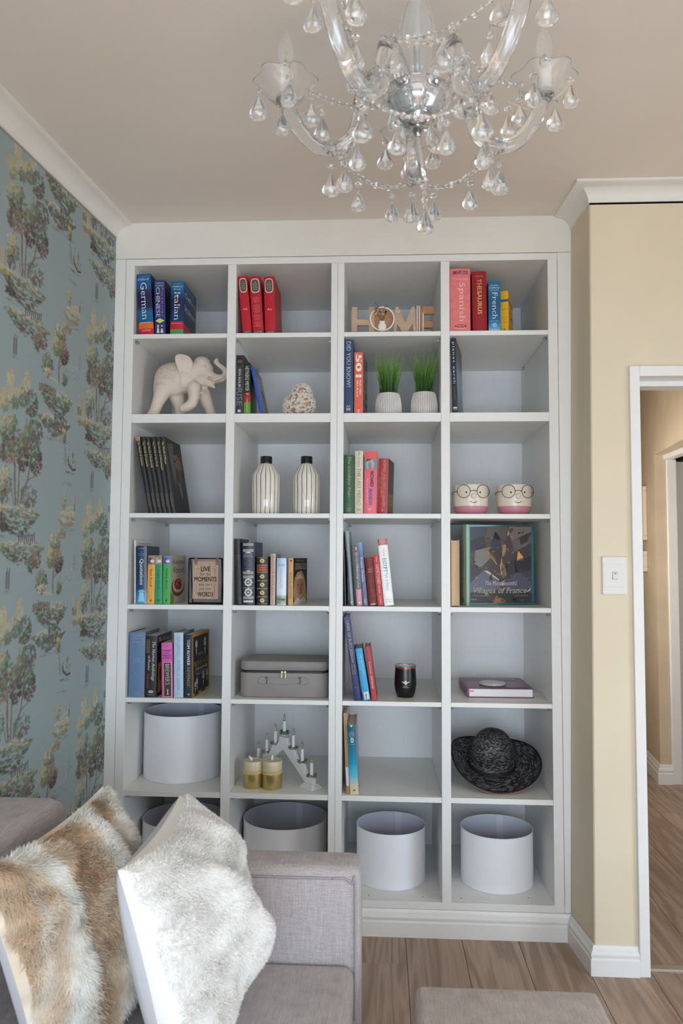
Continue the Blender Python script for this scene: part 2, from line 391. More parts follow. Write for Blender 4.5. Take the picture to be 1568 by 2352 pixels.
# baseboards: one moulded profile swept along floor lines
PROF = [(0, 0), (0.018, 0), (0.018, 0.052), (0.0125, 0.0575), (0.016, 0.063), (0.0165, 0.070), (0.013, 0.076), (0.0085, 0.080), (0.0075, 0.088), (0.004, 0.095), (0, 0.0955)]
def sweep(name, path, prof, m, inward):
    """path: floor points; inward: +1/-1 side the profile stands out to; mitred corners"""
    P = [Vector((p[0], p[1], 0)) for p in path]; n = len(prof); v = []
    for i, p in enumerate(P):
        d0 = (P[i]-P[i-1]).normalized() if i > 0 else (P[1]-P[0]).normalized()
        d1 = (P[i+1]-P[i]).normalized() if i < len(P)-1 else d0
        n0 = Vector((-d0.y, d0.x, 0))*inward; n1 = Vector((-d1.y, d1.x, 0))*inward
        mm = (n0+n1); mm = mm/max(0.3, mm.length_squared)*2 if mm.length > 1e-6 else n0
        zb = path[i][2] if len(path[i]) > 2 else 0
        for (a, z) in prof: v.append((p.x+mm.x*a, p.y+mm.y*a, zb+z))
    f = [(i*n+k, i*n+(k+1) % n, (i+1)*n+(k+1) % n, (i+1)*n+k) for i in range(len(P)-1) for k in range(n)]
    f += [tuple(range(n)), tuple(range((len(P)-1)*n, len(P)*n))[::-1]]
    return struct(B().add(v, f).build(name, m, auto=0.5))
sweep('baseboard_bookcase', [(-1.06, 0.0), (0.6958, 0.0)], PROF, M_TRIM, -1)
sweep('baseboard_pier', [(0.6955, -0.0185), (0.718, -0.22), (0.8635, -0.22)], PROF, M_TRIM, -1)
sweep('baseboard_left', [(wlx(-4.8), -4.8), (wlx(-0.02), -0.02)], PROF, M_TRIM, -1)
sweep('baseboard_passage', [(hx(4.9), 4.9), (hx(2.0), 2.0), (hx(2.0)+0.07, 2.0)], [(a, z*1.25) for a, z in PROF], M_TRIM, -1)
# cornices: coved plaster moulding
c = 0.064
COVE = [(0, 0), (0.0, 0.006)]
for i in range(0, 9):
    a = PI/2*i/8; COVE.append((0.006+(c-0.012)*(1-math.cos(a)), 0.006+(c-0.012)*math.sin(a)*0.92))
COVE += [(c, 0.0575), (c, 0.064), (0, 0.064)]
COVE = [(a, z-0.064) for a, z in COVE]
sweep('trim_cornice_left', [(wlx(-4.8), -4.8, ZC), (wlx(0.0), 0.0, ZC)], COVE, M_WHITE, -1)
sweep('trim_cornice_right', [(0.728, 0.0, ZC), (0.739, -0.22, ZC), (2.9, -0.22, ZC)], COVE, M_WHITE, -1)
# doorway: painted frame, stop and head
fr = B()
fr.box(0.864, 0.899, -0.236, -0.05, 0, 2.071).box(1.745, 1.779, -0.236, -0.05, 0, 2.071).box(0.899, 1.745, -0.236, -0.05, 2.034, 2.071)
door1 = struct(fr.build('door_1', M_TRIM, bevel=0.003))
B().box(0.899, 0.912, -0.16, -0.09, 0, 2.034).box(1.73, 1.745, -0.16, -0.09, 0, 2.034).box(0.912, 1.73, -0.16, -0.09, 2.015, 2.034).build('door_stop', M_TRIM, door1, bevel=0.002)
struct(B().prism([(-0.02, 0), (0.02, 0), (0.014, 0.006), (-0.014, 0.006)], lambda u, v, t: (t, -0.175+u, v+0.0005), 0.902, 1.742).build('trim_threshold', mat('brushed_aluminium', (190, 186, 176), 0.35, 0.8)))
# light switch
sw = at(1410, 1322, y=-0.2205); sw = empty('light_switch', (sw.x, -0.22, sw.z), 'white light switch with one small rocker on the cream wall', 'light switch')
pw, ph = 0.0425, 0.066
M_SW = mat('switch_plastic', (222, 220, 216), 0.3)
B().box(-pw, pw, -0.009, 0.0, -ph, ph).build('plate', M_SW, sw, bevel=0.0045, seg=3)
B().box(-pw+0.004, pw-0.004, -0.0105, -0.008, -ph+0.026, ph-0.026).build('inner_plate', M_SW, sw, bevel=0.0008)
B().box(-0.0095, 0.0095, -0.0112, -0.009, -0.0135, 0.0135).build('rocker_surround', mat('switch_gap', (168, 166, 162), 0.4), sw)
B().hexa([(-0.008, -0.0165, -0.0115), (0.008, -0.0165, -0.0115), (0.008, -0.009, -0.0115), (-0.008, -0.009, -0.0115), (-0.008, -0.0118, 0.0115), (0.008, -0.0118, 0.0115), (0.008, -0.009, 0.0115), (-0.008, -0.009, 0.0115)]).build('rocker', M_SW, sw, bevel=0.0006)
B().box(-0.004, 0.004, -0.0137, -0.0119, 0.006, 0.0085).build('indicator', mat('switch_mark', (90, 92, 90), 0.4), sw)
# pictures in the passage
def hallpic(u0, v0, v1, y0, y1, label, art):
    z1 = at(u0, v0, y=(y0+y1)/2).z; z0 = at(u0, v1, y=(y0+y1)/2).z
    ang = math.atan2(hx(y1)-hx(y0), y1-y0)
    e = empty('picture_frame', (hx((y0+y1)/2), (y0+y1)/2, z0), label, 'picture', rz=-ang)
    h, w2 = z1-z0, (y1-y0)/2; t = 0.03
    b = B().box(-0.028, -0.001, -w2, w2, 0, t).box(-0.028, -0.001, -w2, w2, h-t, h).box(-0.028, -0.001, -w2, -w2+t, t, h-t).box(-0.028, -0.001, w2-t, w2, t, h-t)
    b.build('frame', mat('pale_picture_moulding', (214, 200, 178), 0.45), e, bevel=0.004)
    B().box(-0.014, -0.001, -w2+t, w2-t, t, h-t).build('mount', mat('picture_mount', (235, 233, 228), 0.5), e)
    if art:
        for q in range(4):
            B().ball((-0.0145, 0.01*(-1)**q, t+0.04+0.03*q), 0.002, 0.018, 0.02, n=8, m=6).build('pressed_leaf', mat('pressed_leaf', (120, 84, 52), 0.7), e)
    B().box(-0.0185, -0.0175, -w2+t, w2-t, t, h-t).build('glazing', glassmat('picture_glass'), e)
hallpic(1484, 1122, 1242, 2.22, 2.6, 'tall pale framed picture seen edge on, hanging in the passage', False)
hallpic(1486, 1266, 1312, 2.23, 2.5, 'small framed botanical picture under the tall one in the passage', True)
# ------------------------------------------------------------------ wallpaper: a printed landscape repeat on the left wall
def paint_tile(U=0.52, V=0.715, res=0.002):
    rng = np.random.RandomState(5)
    W_, H_ = int(round(U/res)), int(round(V/res)); T = np.empty((H_, W_, 3)); T[:] = np.array([148, 163, 164])/255.0
    def px_(u, v): return u/res, v/res
    def stroke(u, v, l, w, ang, col, al=0.8):
        cu, cv = px_(u, v); l /= res; w /= res; r_ = int(math.ceil(max(l, w)))+1
        iu = np.arange(int(cu)-r_, int(cu)+r_+1); iv = np.arange(int(cv)-r_, int(cv)+r_+1)
        gu, gv = np.meshgrid(iu-cu, iv-cv); c, s = math.cos(ang), math.sin(ang)
        a = (gu*c+gv*s)/l; b_ = (-gu*s+gv*c)/w
        m = np.clip(1.5-1.5*(a*a+b_*b_), 0, 1)*al
        m = m[..., None]; ii = np.ix_(iv % H_, iu % W_)
        T[ii] = T[ii]*(1-m)+(np.array(col)/255.0)*m
    def jit(c, a=14): return [max(0, min(255, x+rng.uniform(-a, a))) for x in c]
    YEL, OLV, GRN, DGR, BRN, DBR, CRM, GRY, TAN = (178, 170, 132), (132, 134, 106), (106, 116, 96), (78, 88, 76), (110, 90, 84), (80, 64, 62), (190, 182, 160), (108, 116, 112), (152, 128, 108)
    def clump(u, v, ru, rv, n, cols, l=0.0085, w=0.0048, up=True):
        n = int(n*1.15)
        for _ in range(n):
            a = rng.uniform(0, 2*PI); r_ = math.sqrt(rng.uniform(0, 1)); x = u+ru*r_*math.cos(a); y = v+rv*r_*math.sin(a)
            # lighter, yellower leaves are printed toward the upper left of each clump, darker ones below
            t = (y-v)/rv*0.5+0.5-0.25*(x-u)/ru+rng.uniform(-0.28, 0.28)
            c_ = cols[min(len(cols)-1, max(0, int((1-t)*len(cols))))]
            stroke(x, y, l*rng.uniform(0.5, 1.3), w*rng.uniform(0.5, 1.2), rng.uniform(-0.9, 0.9)+(PI/2 if rng.rand() < 0.35 else 0.2), jit(c_), rng.uniform(0.5, 0.95))
    def line(pts, w, col, al=0.85):
        pts = [Vector(p) for p in pts]
        for i in range(len(pts)-1):
            d = pts[i+1]-pts[i]; n = max(1, int(d.length/0.0025)); an = math.atan2(d.y, d.x)
            for k_ in range(n):
                p = pts[i]+d*(k_/n); stroke(p.x, p.y, 0.003, w, an, jit(col, 10), al)
    def island(u, v, ru, rv, n, cols=(CRM, OLV, GRN, DGR, BRN, DGR)):
        for _ in range(n):
            x = rng.uniform(-1, 1); lo = -rv*(1-abs(x)**1.6); y = rng.uniform(lo, rv*0.35*(1-x*x))
            t = (y/rv)*-1; c_ = cols[int(max(0, min(len(cols)-1, (t+0.35+rng.uniform(-0.25, 0.25))*len(cols)*0.75)))]
            stroke(u+x*ru, v+y, rng.uniform(0.006, 0.014), rng.uniform(0.0026, 0.005), rng.uniform(-0.45, 0.15), jit(c_), rng.uniform(0.45, 0.9))
    def ripples(u, v, ru, n):
        for _ in range(n): stroke(u+rng.uniform(-ru, ru), v+rng.uniform(-0.012, 0.0), rng.uniform(0.004, 0.012), 0.0012, 0, jit((96, 108, 108)), 0.5)
    # soft water variation
    for _ in range(260): stroke(rng.uniform(0, U), rng.uniform(0, V), rng.uniform(0.02, 0.06), rng.uniform(0.002, 0.006), rng.uniform(-0.1, 0.1), jit((152, 168, 169), 8), 0.25)
    bu, bv = 0.16, 0.26     # base of the big tree in the tile
    # hazy shrubs behind, trunk group
    clump(bu-0.07, bv+0.06, 0.035, 0.06, 90, (CRM, OLV, GRN, GRY)); clump(bu+0.06, bv+0.035, 0.05, 0.035, 80, (GRY, GRN, BRN))
    clump(bu+0.01, bv+0.07, 0.05, 0.06, 40, ((140, 152, 146), (128, 142, 136)))
    for pts, w in (([(-0.012, 0), (-0.02, 0.06), (-0.022, 0.12), (-0.035, 0.2), (-0.03, 0.28)], 0.0042), ([(0.0, 0), (0.0, 0.06), (0.002, 0.13), (-0.002, 0.22)], 0.0034), ([(0.01, 0), (0.02, 0.04), (0.05, 0.085), (0.062, 0.15), (0.07, 0.24)], 0.0032), ([(0.05, 0.085), (0.085, 0.1), (0.1, 0.12)], 0.0016), ([(-0.022, 0.12), (-0.06, 0.17), (-0.08, 0.22)], 0.0018), ([(-0.02, 0.0), (-0.045, 0.07)], 0.0018), ([(0.002, 0.13), (0.03, 0.2), (0.035, 0.28)], 0.0016)):
        P = [(bu+a, bv+b_) for a, b_ in pts]; line(P, w, DBR); line([(a-0.0012, b_) for a, b_ in P], w*0.45, TAN, 0.8)
    for (a, b_, ru, rv, n, cols) in ((-0.055, 0.225, 0.055, 0.05, 190, (YEL, OLV, GRN, DGR, BRN)), (-0.06, 0.16, 0.045, 0.035, 110, (OLV, GRN, BRN, TAN)), (0.02, 0.17, 0.035, 0.06, 170, (OLV, DGR, BRN, DBR)), (0.085, 0.24, 0.045, 0.045, 130, (GRN, DGR, BRN, GRY)), (0.095, 0.155, 0.035, 0.05, 130, (GRN, DGR, DBR, BRN)),
                                  (-0.085, 0.315, 0.03, 0.035, 90, (YEL, YEL, OLV)), (-0.035, 0.33, 0.03, 0.035, 90, (YEL, CRM, OLV, GRN)), (0.015, 0.35, 0.03, 0.04, 100, (YEL, OLV, GRN, GRY)), (0.03, 0.395, 0.018, 0.035, 60, (YEL, YEL, CRM)), (-0.06, 0.385, 0.02, 0.03, 60, (YEL, CRM, YEL)), (0.06, 0.33, 0.035, 0.045, 110, (GRY, GRN, DGR, BRN)), (0.045, 0.22, 0.03, 0.04, 80, (OLV, GRN, BRN))):
        clump(bu+a, bv+b_, ru, rv, n, cols)
    island(bu+0.0, bv-0.02, 0.12, 0.075, 330); ripples(bu, bv-0.09, 0.1, 40)
    line([(bu-0.085, bv-0.06), (bu-0.08, bv+0.03)], 0.004, DBR); line([(bu-0.07, bv+0.02), (bu-0.095, bv+0.025)], 0.0015, CRM); clump(bu-0.07, bv-0.065, 0.03, 0.015, 40, (DGR, DBR))
    # fence island in front
    island(bu+0.03, bv-0.125, 0.13, 0.06, 260, (CRM, OLV, GRN, DGR, BRN, BRN)); clump(bu+0.11, bv-0.165, 0.035, 0.03, 70, (TAN, BRN, BRN)); clump(bu+0.08, bv-0.185, 0.015, 0.03, 30, (GRN, DGR))
    for k_ in range(9): line([(bu+0.01+0.011*k_, bv-0.115+0.004*(k_ % 3)), (bu+0.013+0.011*k_, bv-0.085+0.004*(k_ % 3))], 0.0022, DBR)
    line([(bu+0.01, bv-0.092), (bu+0.1, bv-0.085)], 0.0016, BRN)
    for k_ in range(4): line([(bu-0.05+0.006*k_, bv-0.25), (bu-0.05+0.006*k_, bv-0.2+0.012*(k_ % 2))], 0.0022, DBR)
    ripples(bu-0.04, bv-0.255, 0.02, 10)
    # islet with a single tree, ruin, paddock and arch
    iu, iv = bu+0.224, bv+0.436
    line([(iu, iv), (iu-0.004, iv+0.05), (iu+0.002, iv+0.1)], 0.0035, BRN); line([(iu-0.004, iv+0.05), (iu+0.025, iv+0.075)], 0.002, BRN)
    for (a, b_, ru, rv, n, cols) in ((0.0, 0.16, 0.035, 0.045, 150, (CRM, OLV, GRN, BRN)), (0.03, 0.11, 0.03, 0.04, 120, (TAN, BRN, BRN, DBR)), (-0.02, 0.12, 0.03, 0.035, 90, (YEL, OLV, GRN)), (0.035, 0.02, 0.018, 0.02, 40, (OLV, GRN, DGR)), (-0.075, 0.045, 0.035, 0.04, 90, (OLV, GRN, DGR))): clump(iu+a, iv+b_, ru, rv, n, cols)
    line([(iu-0.095, iv+0.012), (iu-0.03, iv+0.004), (iu+0.0, iv-0.002)], 0.004, CRM, 0.7); clump(iu-0.07, iv+0.022, 0.028, 0.012, 40, (CRM, TAN))
    island(iu-0.01, iv-0.05, 0.105, 0.075, 330); clump(iu-0.075, iv-0.035, 0.05, 0.018, 80, (TAN, DBR, BRN, DBR), 0.004, 0.0025)
    for k_ in range(12): line([(iu-0.12+0.009*k_, iv-0.05), (iu-0.118+0.009*k_, iv-0.025)], 0.0018, DBR)
    island(iu-0.02, iv-0.135, 0.1, 0.055, 230, (CRM, OLV, DGR, GRY, BRN)); clump(iu-0.0, iv-0.135, 0.06, 0.03, 90, (GRY, DGR, BRN))
    line([(iu-0.105, iv-0.15), (iu-0.09, iv-0.125), (iu-0.06, iv-0.115), (iu-0.025, iv-0.13)], 0.0028, CRM); ripples(iu, iv-0.19, 0.08, 40)
    for k_ in range(26): stroke(iu-0.06+rng.uniform(-0.05, 0.03), iv+0.1+rng.uniform(-0.02, 0.025), 0.0045, 0.0013, rng.uniform(-0.6, 0.6), (205, 208, 202), 0.8)
    for k_ in range(22): stroke(iu+0.08+rng.uniform(-0.03, 0.06), iv+0.06+rng.uniform(-0.012, 0.025), 0.0045, 0.0013, rng.uniform(-0.6, 0.6), (200, 204, 200), 0.8)
    clump(iu+0.06, iv+0.045, 0.06, 0.018, 25, ((142, 152, 150), (134, 146, 146)))
    # boat among reeds
    qu, qv = bu+0.323, bv+0.162
    for k_ in range(26):
        a = rng.uniform(-0.055, 0.05); t = rng.uniform(0.02, 0.07); line([(qu+a, qv), (qu+a*1.25+rng.uniform(-0.01, 0.01), qv+t)], 0.0009, (110, 108, 88), 0.5)
    line([(qu-0.022, qv+0.03), (qu-0.018, qv+0.005), (qu+0.01, qv-0.012), (qu+0.034, qv-0.006)], 0.005, DBR); line([(qu-0.022, qv+0.03), (qu-0.004, qv+0.012), (qu+0.02, qv+0.0), (qu+0.034, qv-0.004)], 0.0018, CRM)
    ripples(qu, qv-0.02, 0.04, 30); clump(qu-0.055, qv+0.1, 0.016, 0.024, 40, (YEL, OLV, BRN)); line([(qu-0.055, qv+0.08), (qu-0.035, qv+0.01)], 0.0012, BRN, 0.7); ripples(qu-0.02, qv-0.06, 0.03, 16)
    for k_ in range(3): line([(qu+0.105+0.006*k_, qv-0.03), (qu+0.106+0.006*k_, qv+0.02+0.01*(k_ == 1))], 0.002, DBR)
    # castle with a bridge
    ku, kv = bu+0.359, bv+0.014
    island(ku, kv-0.02, 0.1, 0.03, 150, (CRM, (176, 168, 128), OLV, TAN)); island(ku-0.06, kv-0.045, 0.06, 0.025, 70, (CRM, OLV, TAN))
    for a, h in ((-0.008, 0.055), (0.006, 0.07), (0.02, 0.06), (0.036, 0.045), (0.046, 0.05)): line([(ku+a, kv-0.01), (ku+a, kv-0.01+h)], 0.0075, (178, 166, 148), 0.8); line([(ku+a+0.005, kv-0.01), (ku+a+0.005, kv-0.012+h)], 0.0022, (128, 116, 106), 0.7)
    for k_ in range(5): line([(ku-0.085+0.016*k_, kv-0.035+0.006*k_), (ku-0.08+0.016*k_, kv-0.012+0.005*k_)], 0.003, (186, 176, 154), 0.8)
    line([(ku-0.1, kv-0.02), (ku-0.05, kv+0.0), (ku-0.01, kv+0.012)], 0.0035, CRM, 0.8)
    clump(ku+0.085, kv+0.045, 0.014, 0.045, 60, (YEL, OLV, BRN)); clump(ku-0.08, kv+0.02, 0.016, 0.03, 40, ((170, 164, 122), OLV)); clump(ku+0.01, kv-0.0, 0.02, 0.015, 30, (GRN, OLV)); clump(ku-0.09, kv-0.09, 0.03, 0.018, 50, (YEL, OLV, TAN)); ripples(ku-0.02, kv-0.07, 0.07, 16)
    return T
TILE = paint_tile()
def paper(s, z, U=0.52, V=0.715, res=0.002):
    """colour of the paper at s (metres along the wall, 0 at bookcase) and height z"""
    H_, W_, _ = TILE.shape
    u = s+0.635+0.16+10*U; k_ = np.floor(u/U); u = u-k_*U
    v = z-1.546+0.26+10*V+np.where((k_.astype(int)-10) % 2 == 0, 0.0, -0.352+V)
    v = v-np.floor(v/V)*V
    fu = u/res-0.5; fv = v/res-0.5; iu = np.floor(fu).astype(int); iv = np.floor(fv).astype(int); au = (fu-iu)[:, None]; av = (fv-iv)[:, None]
    g = lambda a, b_: TILE[b_ % H_, np.clip(a, 0, W_-1)]
    c = (g(iu, iv)*(1-au)+g(iu+1, iv)*au)*(1-av)+(g(iu, iv+1)*(1-au)+g(iu+1, iv+1)*au)*av
    return np.where(c <= 0.04045, c/12.92, ((c+0.055)/1.055)**2.4)
def paper_mat():
    m = bpy.data.materials.new('landscape_wallpaper'); m.use_nodes = True; nt = m.node_tree; b = nt.nodes['Principled BSDF']
    at_ = nt.nodes.new('ShaderNodeAttribute'); at_.attribute_name = 'print'; nt.links.new(at_.outputs['Color'], b.inputs['Base Color'])
    b.inputs['Roughness'].default_value = 0.75
    n2 = nt.nodes.new('ShaderNodeTexNoise'); n2.inputs['Scale'].default_value = 500; bp = nt.nodes.new('ShaderNodeBump'); bp.inputs['Strength'].default_value = 0.06; bp.inputs['Distance'].default_value = 0.001
    nt.links.new(n2.outputs['Fac'], bp.inputs['Height']); nt.links.new(bp.outputs[0], b.inputs['Normal'])
    return m
def papered(name, y0, y1, dy, z0, z1, dz, parent=None):
    ys = np.linspace(y0, y1, int(round((y1-y0)/dy))+1); zs = np.linspace(z0, z1, int(round((z1-z0)/dz))+1); ny, nz = len(ys), len(zs)
    gy, gz = np.meshgrid(ys, zs); co = np.stack([-1.063+0.0886*gy, gy, gz], -1).reshape(-1, 3)
    me = bpy.data.meshes.new(name); me.vertices.add(ny*nz); me.vertices.foreach_set('co', co.ravel())
    i = (np.arange(nz-1)[:, None]*ny+np.arange(ny-1)[None]).ravel(); q = np.stack([i, i+ny, i+ny+1, i+1], -1)
    me.loops.add(q.size); me.loops.foreach_set('vertex_index', q.ravel().astype(np.int32)); me.polygons.add(len(q)); me.polygons.foreach_set('loop_start', np.arange(0, q.size, 4, dtype=np.int32)); me.polygons.foreach_set('loop_total', np.full(len(q), 4, dtype=np.int32))
    me.update(calc_edges=True)
    a = me.color_attributes.new('print', 'FLOAT_COLOR', 'POINT'); col = np.ones((ny*nz, 4)); col[:, :3] = paper(co[:, 1], co[:, 2]); a.data.foreach_set('color', col.ravel())
    me.materials.append(M_PAPER); return link(name, me, parent)
M_PAPER = paper_mat()
_sl = B().hexa([(wlx(-4.8)-0.15, -4.8, 0), (wlx(-4.8)-0.002, -4.8, 0), (wlx(0.65)-0.002, 0.65, 0), (wlx(0.65)-0.15, 0.65, 0), (wlx(-4.8)-0.15, -4.8, ZC), (wlx(-4.8)-0.002, -4.8, ZC), (wlx(0.65)-0.002, 0.65, ZC), (wlx(0.65)-0.15, 0.65, ZC)]).build('wall_left', M_PLAIN)
struct(_sl)
papered('wallpaper', -1.5, 0.03, 0.004, 0.35, 2.70, 0.0025, _sl)
papered('wallpaper', -4.8, -1.5, 0.02, 0.0, 2.70, 0.02, _sl)
papered('wallpaper', -1.5, 0.03, 0.03, 0.0, 0.35, 0.02, _sl)
# ------------------------------------------------------------------ built-in bookcase
CX = [(-0.9855, -0.6101), (-0.5765, -0.2008), (-0.1497, 0.2255), (0.2596, 0.6361)]
RZ = [(2.274, 2.549), (1.954, 2.256), (1.564, 1.919), (1.209, 1.546), (0.852, 1.191), (0.501, 0.835), (0.122, 0.481)]
DEP = 0.57
M_BC = mat('white_melamine', (228, 228, 225), 0.38, noise=0.012, nscale=30, bump=0.04, bscale=300)
M_BACK = mat('white_woodgrain_board', (226, 226, 227), 0.45, noise=0.018, nscale=25, bump=0.08, bscale=60, stretch=(6, 1, 0.6))
M_LINE = mat('open_joint', (120, 112, 98), 0.9)
bc = empty('built_in_bookcase', (0, 0, 0), 'white built-in bookcase of twenty-eight open cubbies filling the niche', 'bookcase')
def part(name, x0, x1, y0, y1, z0, z1, m=M_BC, bev=0.0008): return B().box(x0, x1, y0, y1, z0, z1).build(name, m, bc, bevel=bev, seg=1)
ZB = 0.096
# scribed fillers against the walls, with an open joint to the carcass
part('filler_strip', -1.0625, -1.0215, 0.0, 0.03, ZB, 2.5775)
B().hexa([(0.6735, 0, ZB), (0.6952, 0, ZB), (0.6952, 0.03, ZB), (0.6735, 0.03, ZB), (0.6735, 0, 2.5775), (0.7262, 0, 2.5775), (0.7262, 0.03, 2.5775), (0.6735, 0.03, 2.5775)]).build('filler_strip', M_BC, bc, bevel=0.0008, seg=1)
part('side_panel', -1.02, CX[0][0], 0.0, DEP, ZB, 2.551)
part('side_panel', CX[3][1], 0.672, 0.0, DEP, ZB, 2.551)
part('divider', CX[0][1], CX[1][0], 0.0, DEP, RZ[6][0], 2.549)
part('divider', CX[1][1], -0.1756, 0.0, DEP, RZ[6][0], 2.549)
part('divider', -0.1748, CX[2][0], 0.0, DEP, RZ[6][0], 2.549)
part('divider', CX[2][1], CX[3][0], 0.0, DEP, RZ[6][0], 2.549)
part('top_rail', -1.0205, 0.6725, -0.001, DEP, 2.5495, 2.576)
part('bottom_rail', -1.0205, 0.6725, -0.001, 0.02, ZB, RZ[6][0])
part('bottom_board', CX[0][0], CX[3][1], 0.02, DEP, 0.1, RZ[6][0])
part('back_panel', -1.0, -0.175, DEP, DEP+0.008, 0.1, 2.56, M_BACK)
part('back_panel', -0.1745, 0.66, DEP, DEP+0.008, 0.1, 2.56, M_BACK)
for c, (x0, x1) in enumerate(CX):
    for r in range(6):
        fixed = (r == 1)
        part('shelf', x0+0.0003, x1-0.0003, 0.0005 if fixed else 0.003, DEP, RZ[r+1][1], RZ[r][0])
# shelf pins under the loose shelves
M_PIN = glassmat('clear_plastic_pin', (235, 238, 240), 0.15)
pinme = None
for c, (x0, x1) in enumerate(CX):
    for r in (1, 3, 4, 5, 6):
        zt = RZ[r][1]
        for sx in (0, 1):
            for y in (0.035, 0.5):
                if pinme is None:
                    b = B(); b.tube([(0, 0, 0), (0.012, 0, 0)], 0.004, 8); b.box(0.0, 0.008, -0.005, 0.005, 0.003, 0.009)
                    o = b.build('shelf_pin', M_PIN, bc); pinme = o.data
                else: o = link('shelf_pin', pinme, bc)
                o.location = (x0 if not sx else x1, y, zt-0.0092); o.rotation_euler = (0, 0, 0 if not sx else PI)
# screw holes in the floor of the bottom cubbies
for (u, v) in ((847, 2056), (971, 2060), (1059, 2063), (1213, 2062)):
    p = at(u, v, z=0.1222); B().lathe([(0, 0), (0.0028, 0), (0.0028, 0.0002), (0, 0.0002)], 8).build('screw_hole', mat('screw_hole', (70, 66, 60), 0.8), bc, loc=(p.x, p.y, 0.1221))
# ------------------------------------------------------------------ books
M_PAGES = mat('page_edges', (214, 203, 180), 0.8, noise=0.1, nscale=300, stretch=(8, 1, 0.05))
M_PAGEW = mat('white_page_edges', (226, 222, 212), 0.8, noise=0.08, nscale=300, stretch=(8, 1, 0.05))
class Book: pass
def book(r, c, xb, yb, xt, yt, label, depth=0.17, sb=0.02, spine=(90, 90, 90), cover=None, hard=True, rnd=0.12, yaw=0.0, pages=None, group=None, rough=0.42, name='book', zadd=0.0, bnoise=0.0):
    """xb = (left, right) photo x of the spine foot, yb its photo y, xt = left x of the spine head, yt its photo y;
    sb = distance of the spine behind the shelf's front edge"""
    z0 = RZ[r-1][0]+0.0003
    pl, pr, pt = at(xb[0], yb, y=sb), at(xb[1], yb, y=sb), at(xt, yt, y=sb)
    w = (pr.x-pl.x)*0.985; dz = pt.z-z0; lean = math.atan2(pl.x-pt.x, dz)      # > 0: head to the left
    h = dz/math.cos(lean); w *= math.cos(lean)
    if abs(lean) < R(0.6): lean = 0.0
    if lean >= 0: loc = Vector((pl.x, sb, z0)) + Vector((math.cos(lean)*w/2, 0, math.sin(lean)*w/2))
    else: loc = Vector((pr.x, sb, z0)) + Vector((-math.cos(lean)*w/2, 0, math.sin(-lean)*w/2))
    if lean and rnd: loc.z += 0.0
    e = empty(name, (0, 0, 0), label, 'book', group)
    e.matrix_world = Matrix.Translation(loc) @ Matrix.Rotation(-lean, 4, 'Y') @ Matrix.Translation((0, 0, 0)) @ Matrix.Rotation(yaw, 4, 'Z')
    o = Book(); o.e = e; o.w = w; o.h = h; o.d = depth; bul = w*rnd; o.bul = bul
    t = 0.0028 if hard else 0.0007; m_ = 0.003 if hard else 0.0004; n = 8
    outer = [(-w/2, depth)] + [(-w/2+w*i/n, -bul*(1-(2*i/n-1)**2)) for i in range(n+1)] + [(w/2, depth)]
    # keep the crown of the spine at y = 0
    outer = [(x, y+bul) if i not in (0, len(outer)-1) else (x, y) for i, (x, y) in enumerate(outer)]
    inner = [(-w/2+t, depth)] + [(x*(w-2*t)/w, y+t) for x, y in outer[1:-1]] + [(w/2-t, depth)]
    v = []; k = len(outer)
    for z in (0, h): v += [(x, y, z) for x, y in outer] + [(x, y, z) for x, y in inner]
    f = []; fm = []
    for i in range(k-1):
        board = i in (0, k-2)
        f.append((i, i+1, 2*k+i+1, 2*k+i)); fm.append(1 if board else 0)
        f.append((k+i+1, k+i, 3*k+i, 3*k+i+1)); fm.append(1 if board else 0)
        f.append((k+i, k+i+1, i+1, i)); fm.append(1 if board else 0)
        f.append((2*k+i, 2*k+i+1, 3*k+i+1, 3*k+i)); fm.append(1 if board else 0)
    f += [(0, 2*k, 3*k, k), (k-1, 2*k-1, 4*k-1, 3*k-1)]; fm += [1, 1]
    ms = spine if not isinstance(spine, tuple) else mat('cloth_%d_%d_%d' % spine, spine, rough, noise=0.06+bnoise, nscale=60)
    mc = cover if cover is not None else spine
    mc = mc if not isinstance(mc, tuple) else mat('cloth_%d_%d_%d' % mc, mc, rough, noise=0.06+bnoise, nscale=60)
    o.cover = mesh('cover', v, f, [ms, mc], e, fm=fm)
    B().box(-w/2+t+0.0002, w/2-t-0.0002, bul+t+0.001, depth-(0.004 if hard else 0.0004), m_, h-m_).build('pages', pages or M_PAGES, e)
    o.sp = lambda u, v_: (u, bul*(2*u/w)**2-0.0004, v_)                      # spine face: u across, v up
    o.sp.curved = True
    o.rt = lambda u, v_: (w/2+0.0011, u, v_)                                 # right board: u from spine to fore-edge
    return o
def sv(o, s, a, b, hgt, col, cu=0.0, **k):
    """title running down the spine: from fraction a to b of the height (from the top), cap height hgt and offset cu as fractions of the width"""
    return letter(o.e, s, o.sp, cu*o.w, o.h*(1-(a+b)/2), o.h*(b-a), hgt*o.w, col, rot=-90, **k)
def sh(o, s, v, wid, hgt, col, cu=0.0, **k):
    """line across the spine at fraction v from the top; wid fraction of width, hgt fraction of width"""
    return letter(o.e, s, o.sp, cu*o.w, o.h*(1-v), wid*o.w, hgt*o.w, col, **k)
def spatch(o, u0, u1, a, b, col, **k):
    return patch(o.e, o.sp, [(u0*o.w, o.h*(1-b)), (u1*o.w, o.h*(1-a))], col, **k)
def ch(o, s, u, v, wid, hgt, col, **k):
    """line across the front board; u, v fractions (from spine / from the top), wid, hgt fractions of board width / height"""
    return letter(o.e, s, o.rt, u*o.d, o.h*(1-v), wid*o.d, hgt*o.h, col, **k)
def cpoly(o, pts, col, lay=0, **k):
    f = lambda u, v: (o.w/2+0.0003+0.00015*lay, u, v)
    return patch(o.e, f, [(u*o.d, o.h*(1-v)) for u, v in pts], col, **k)
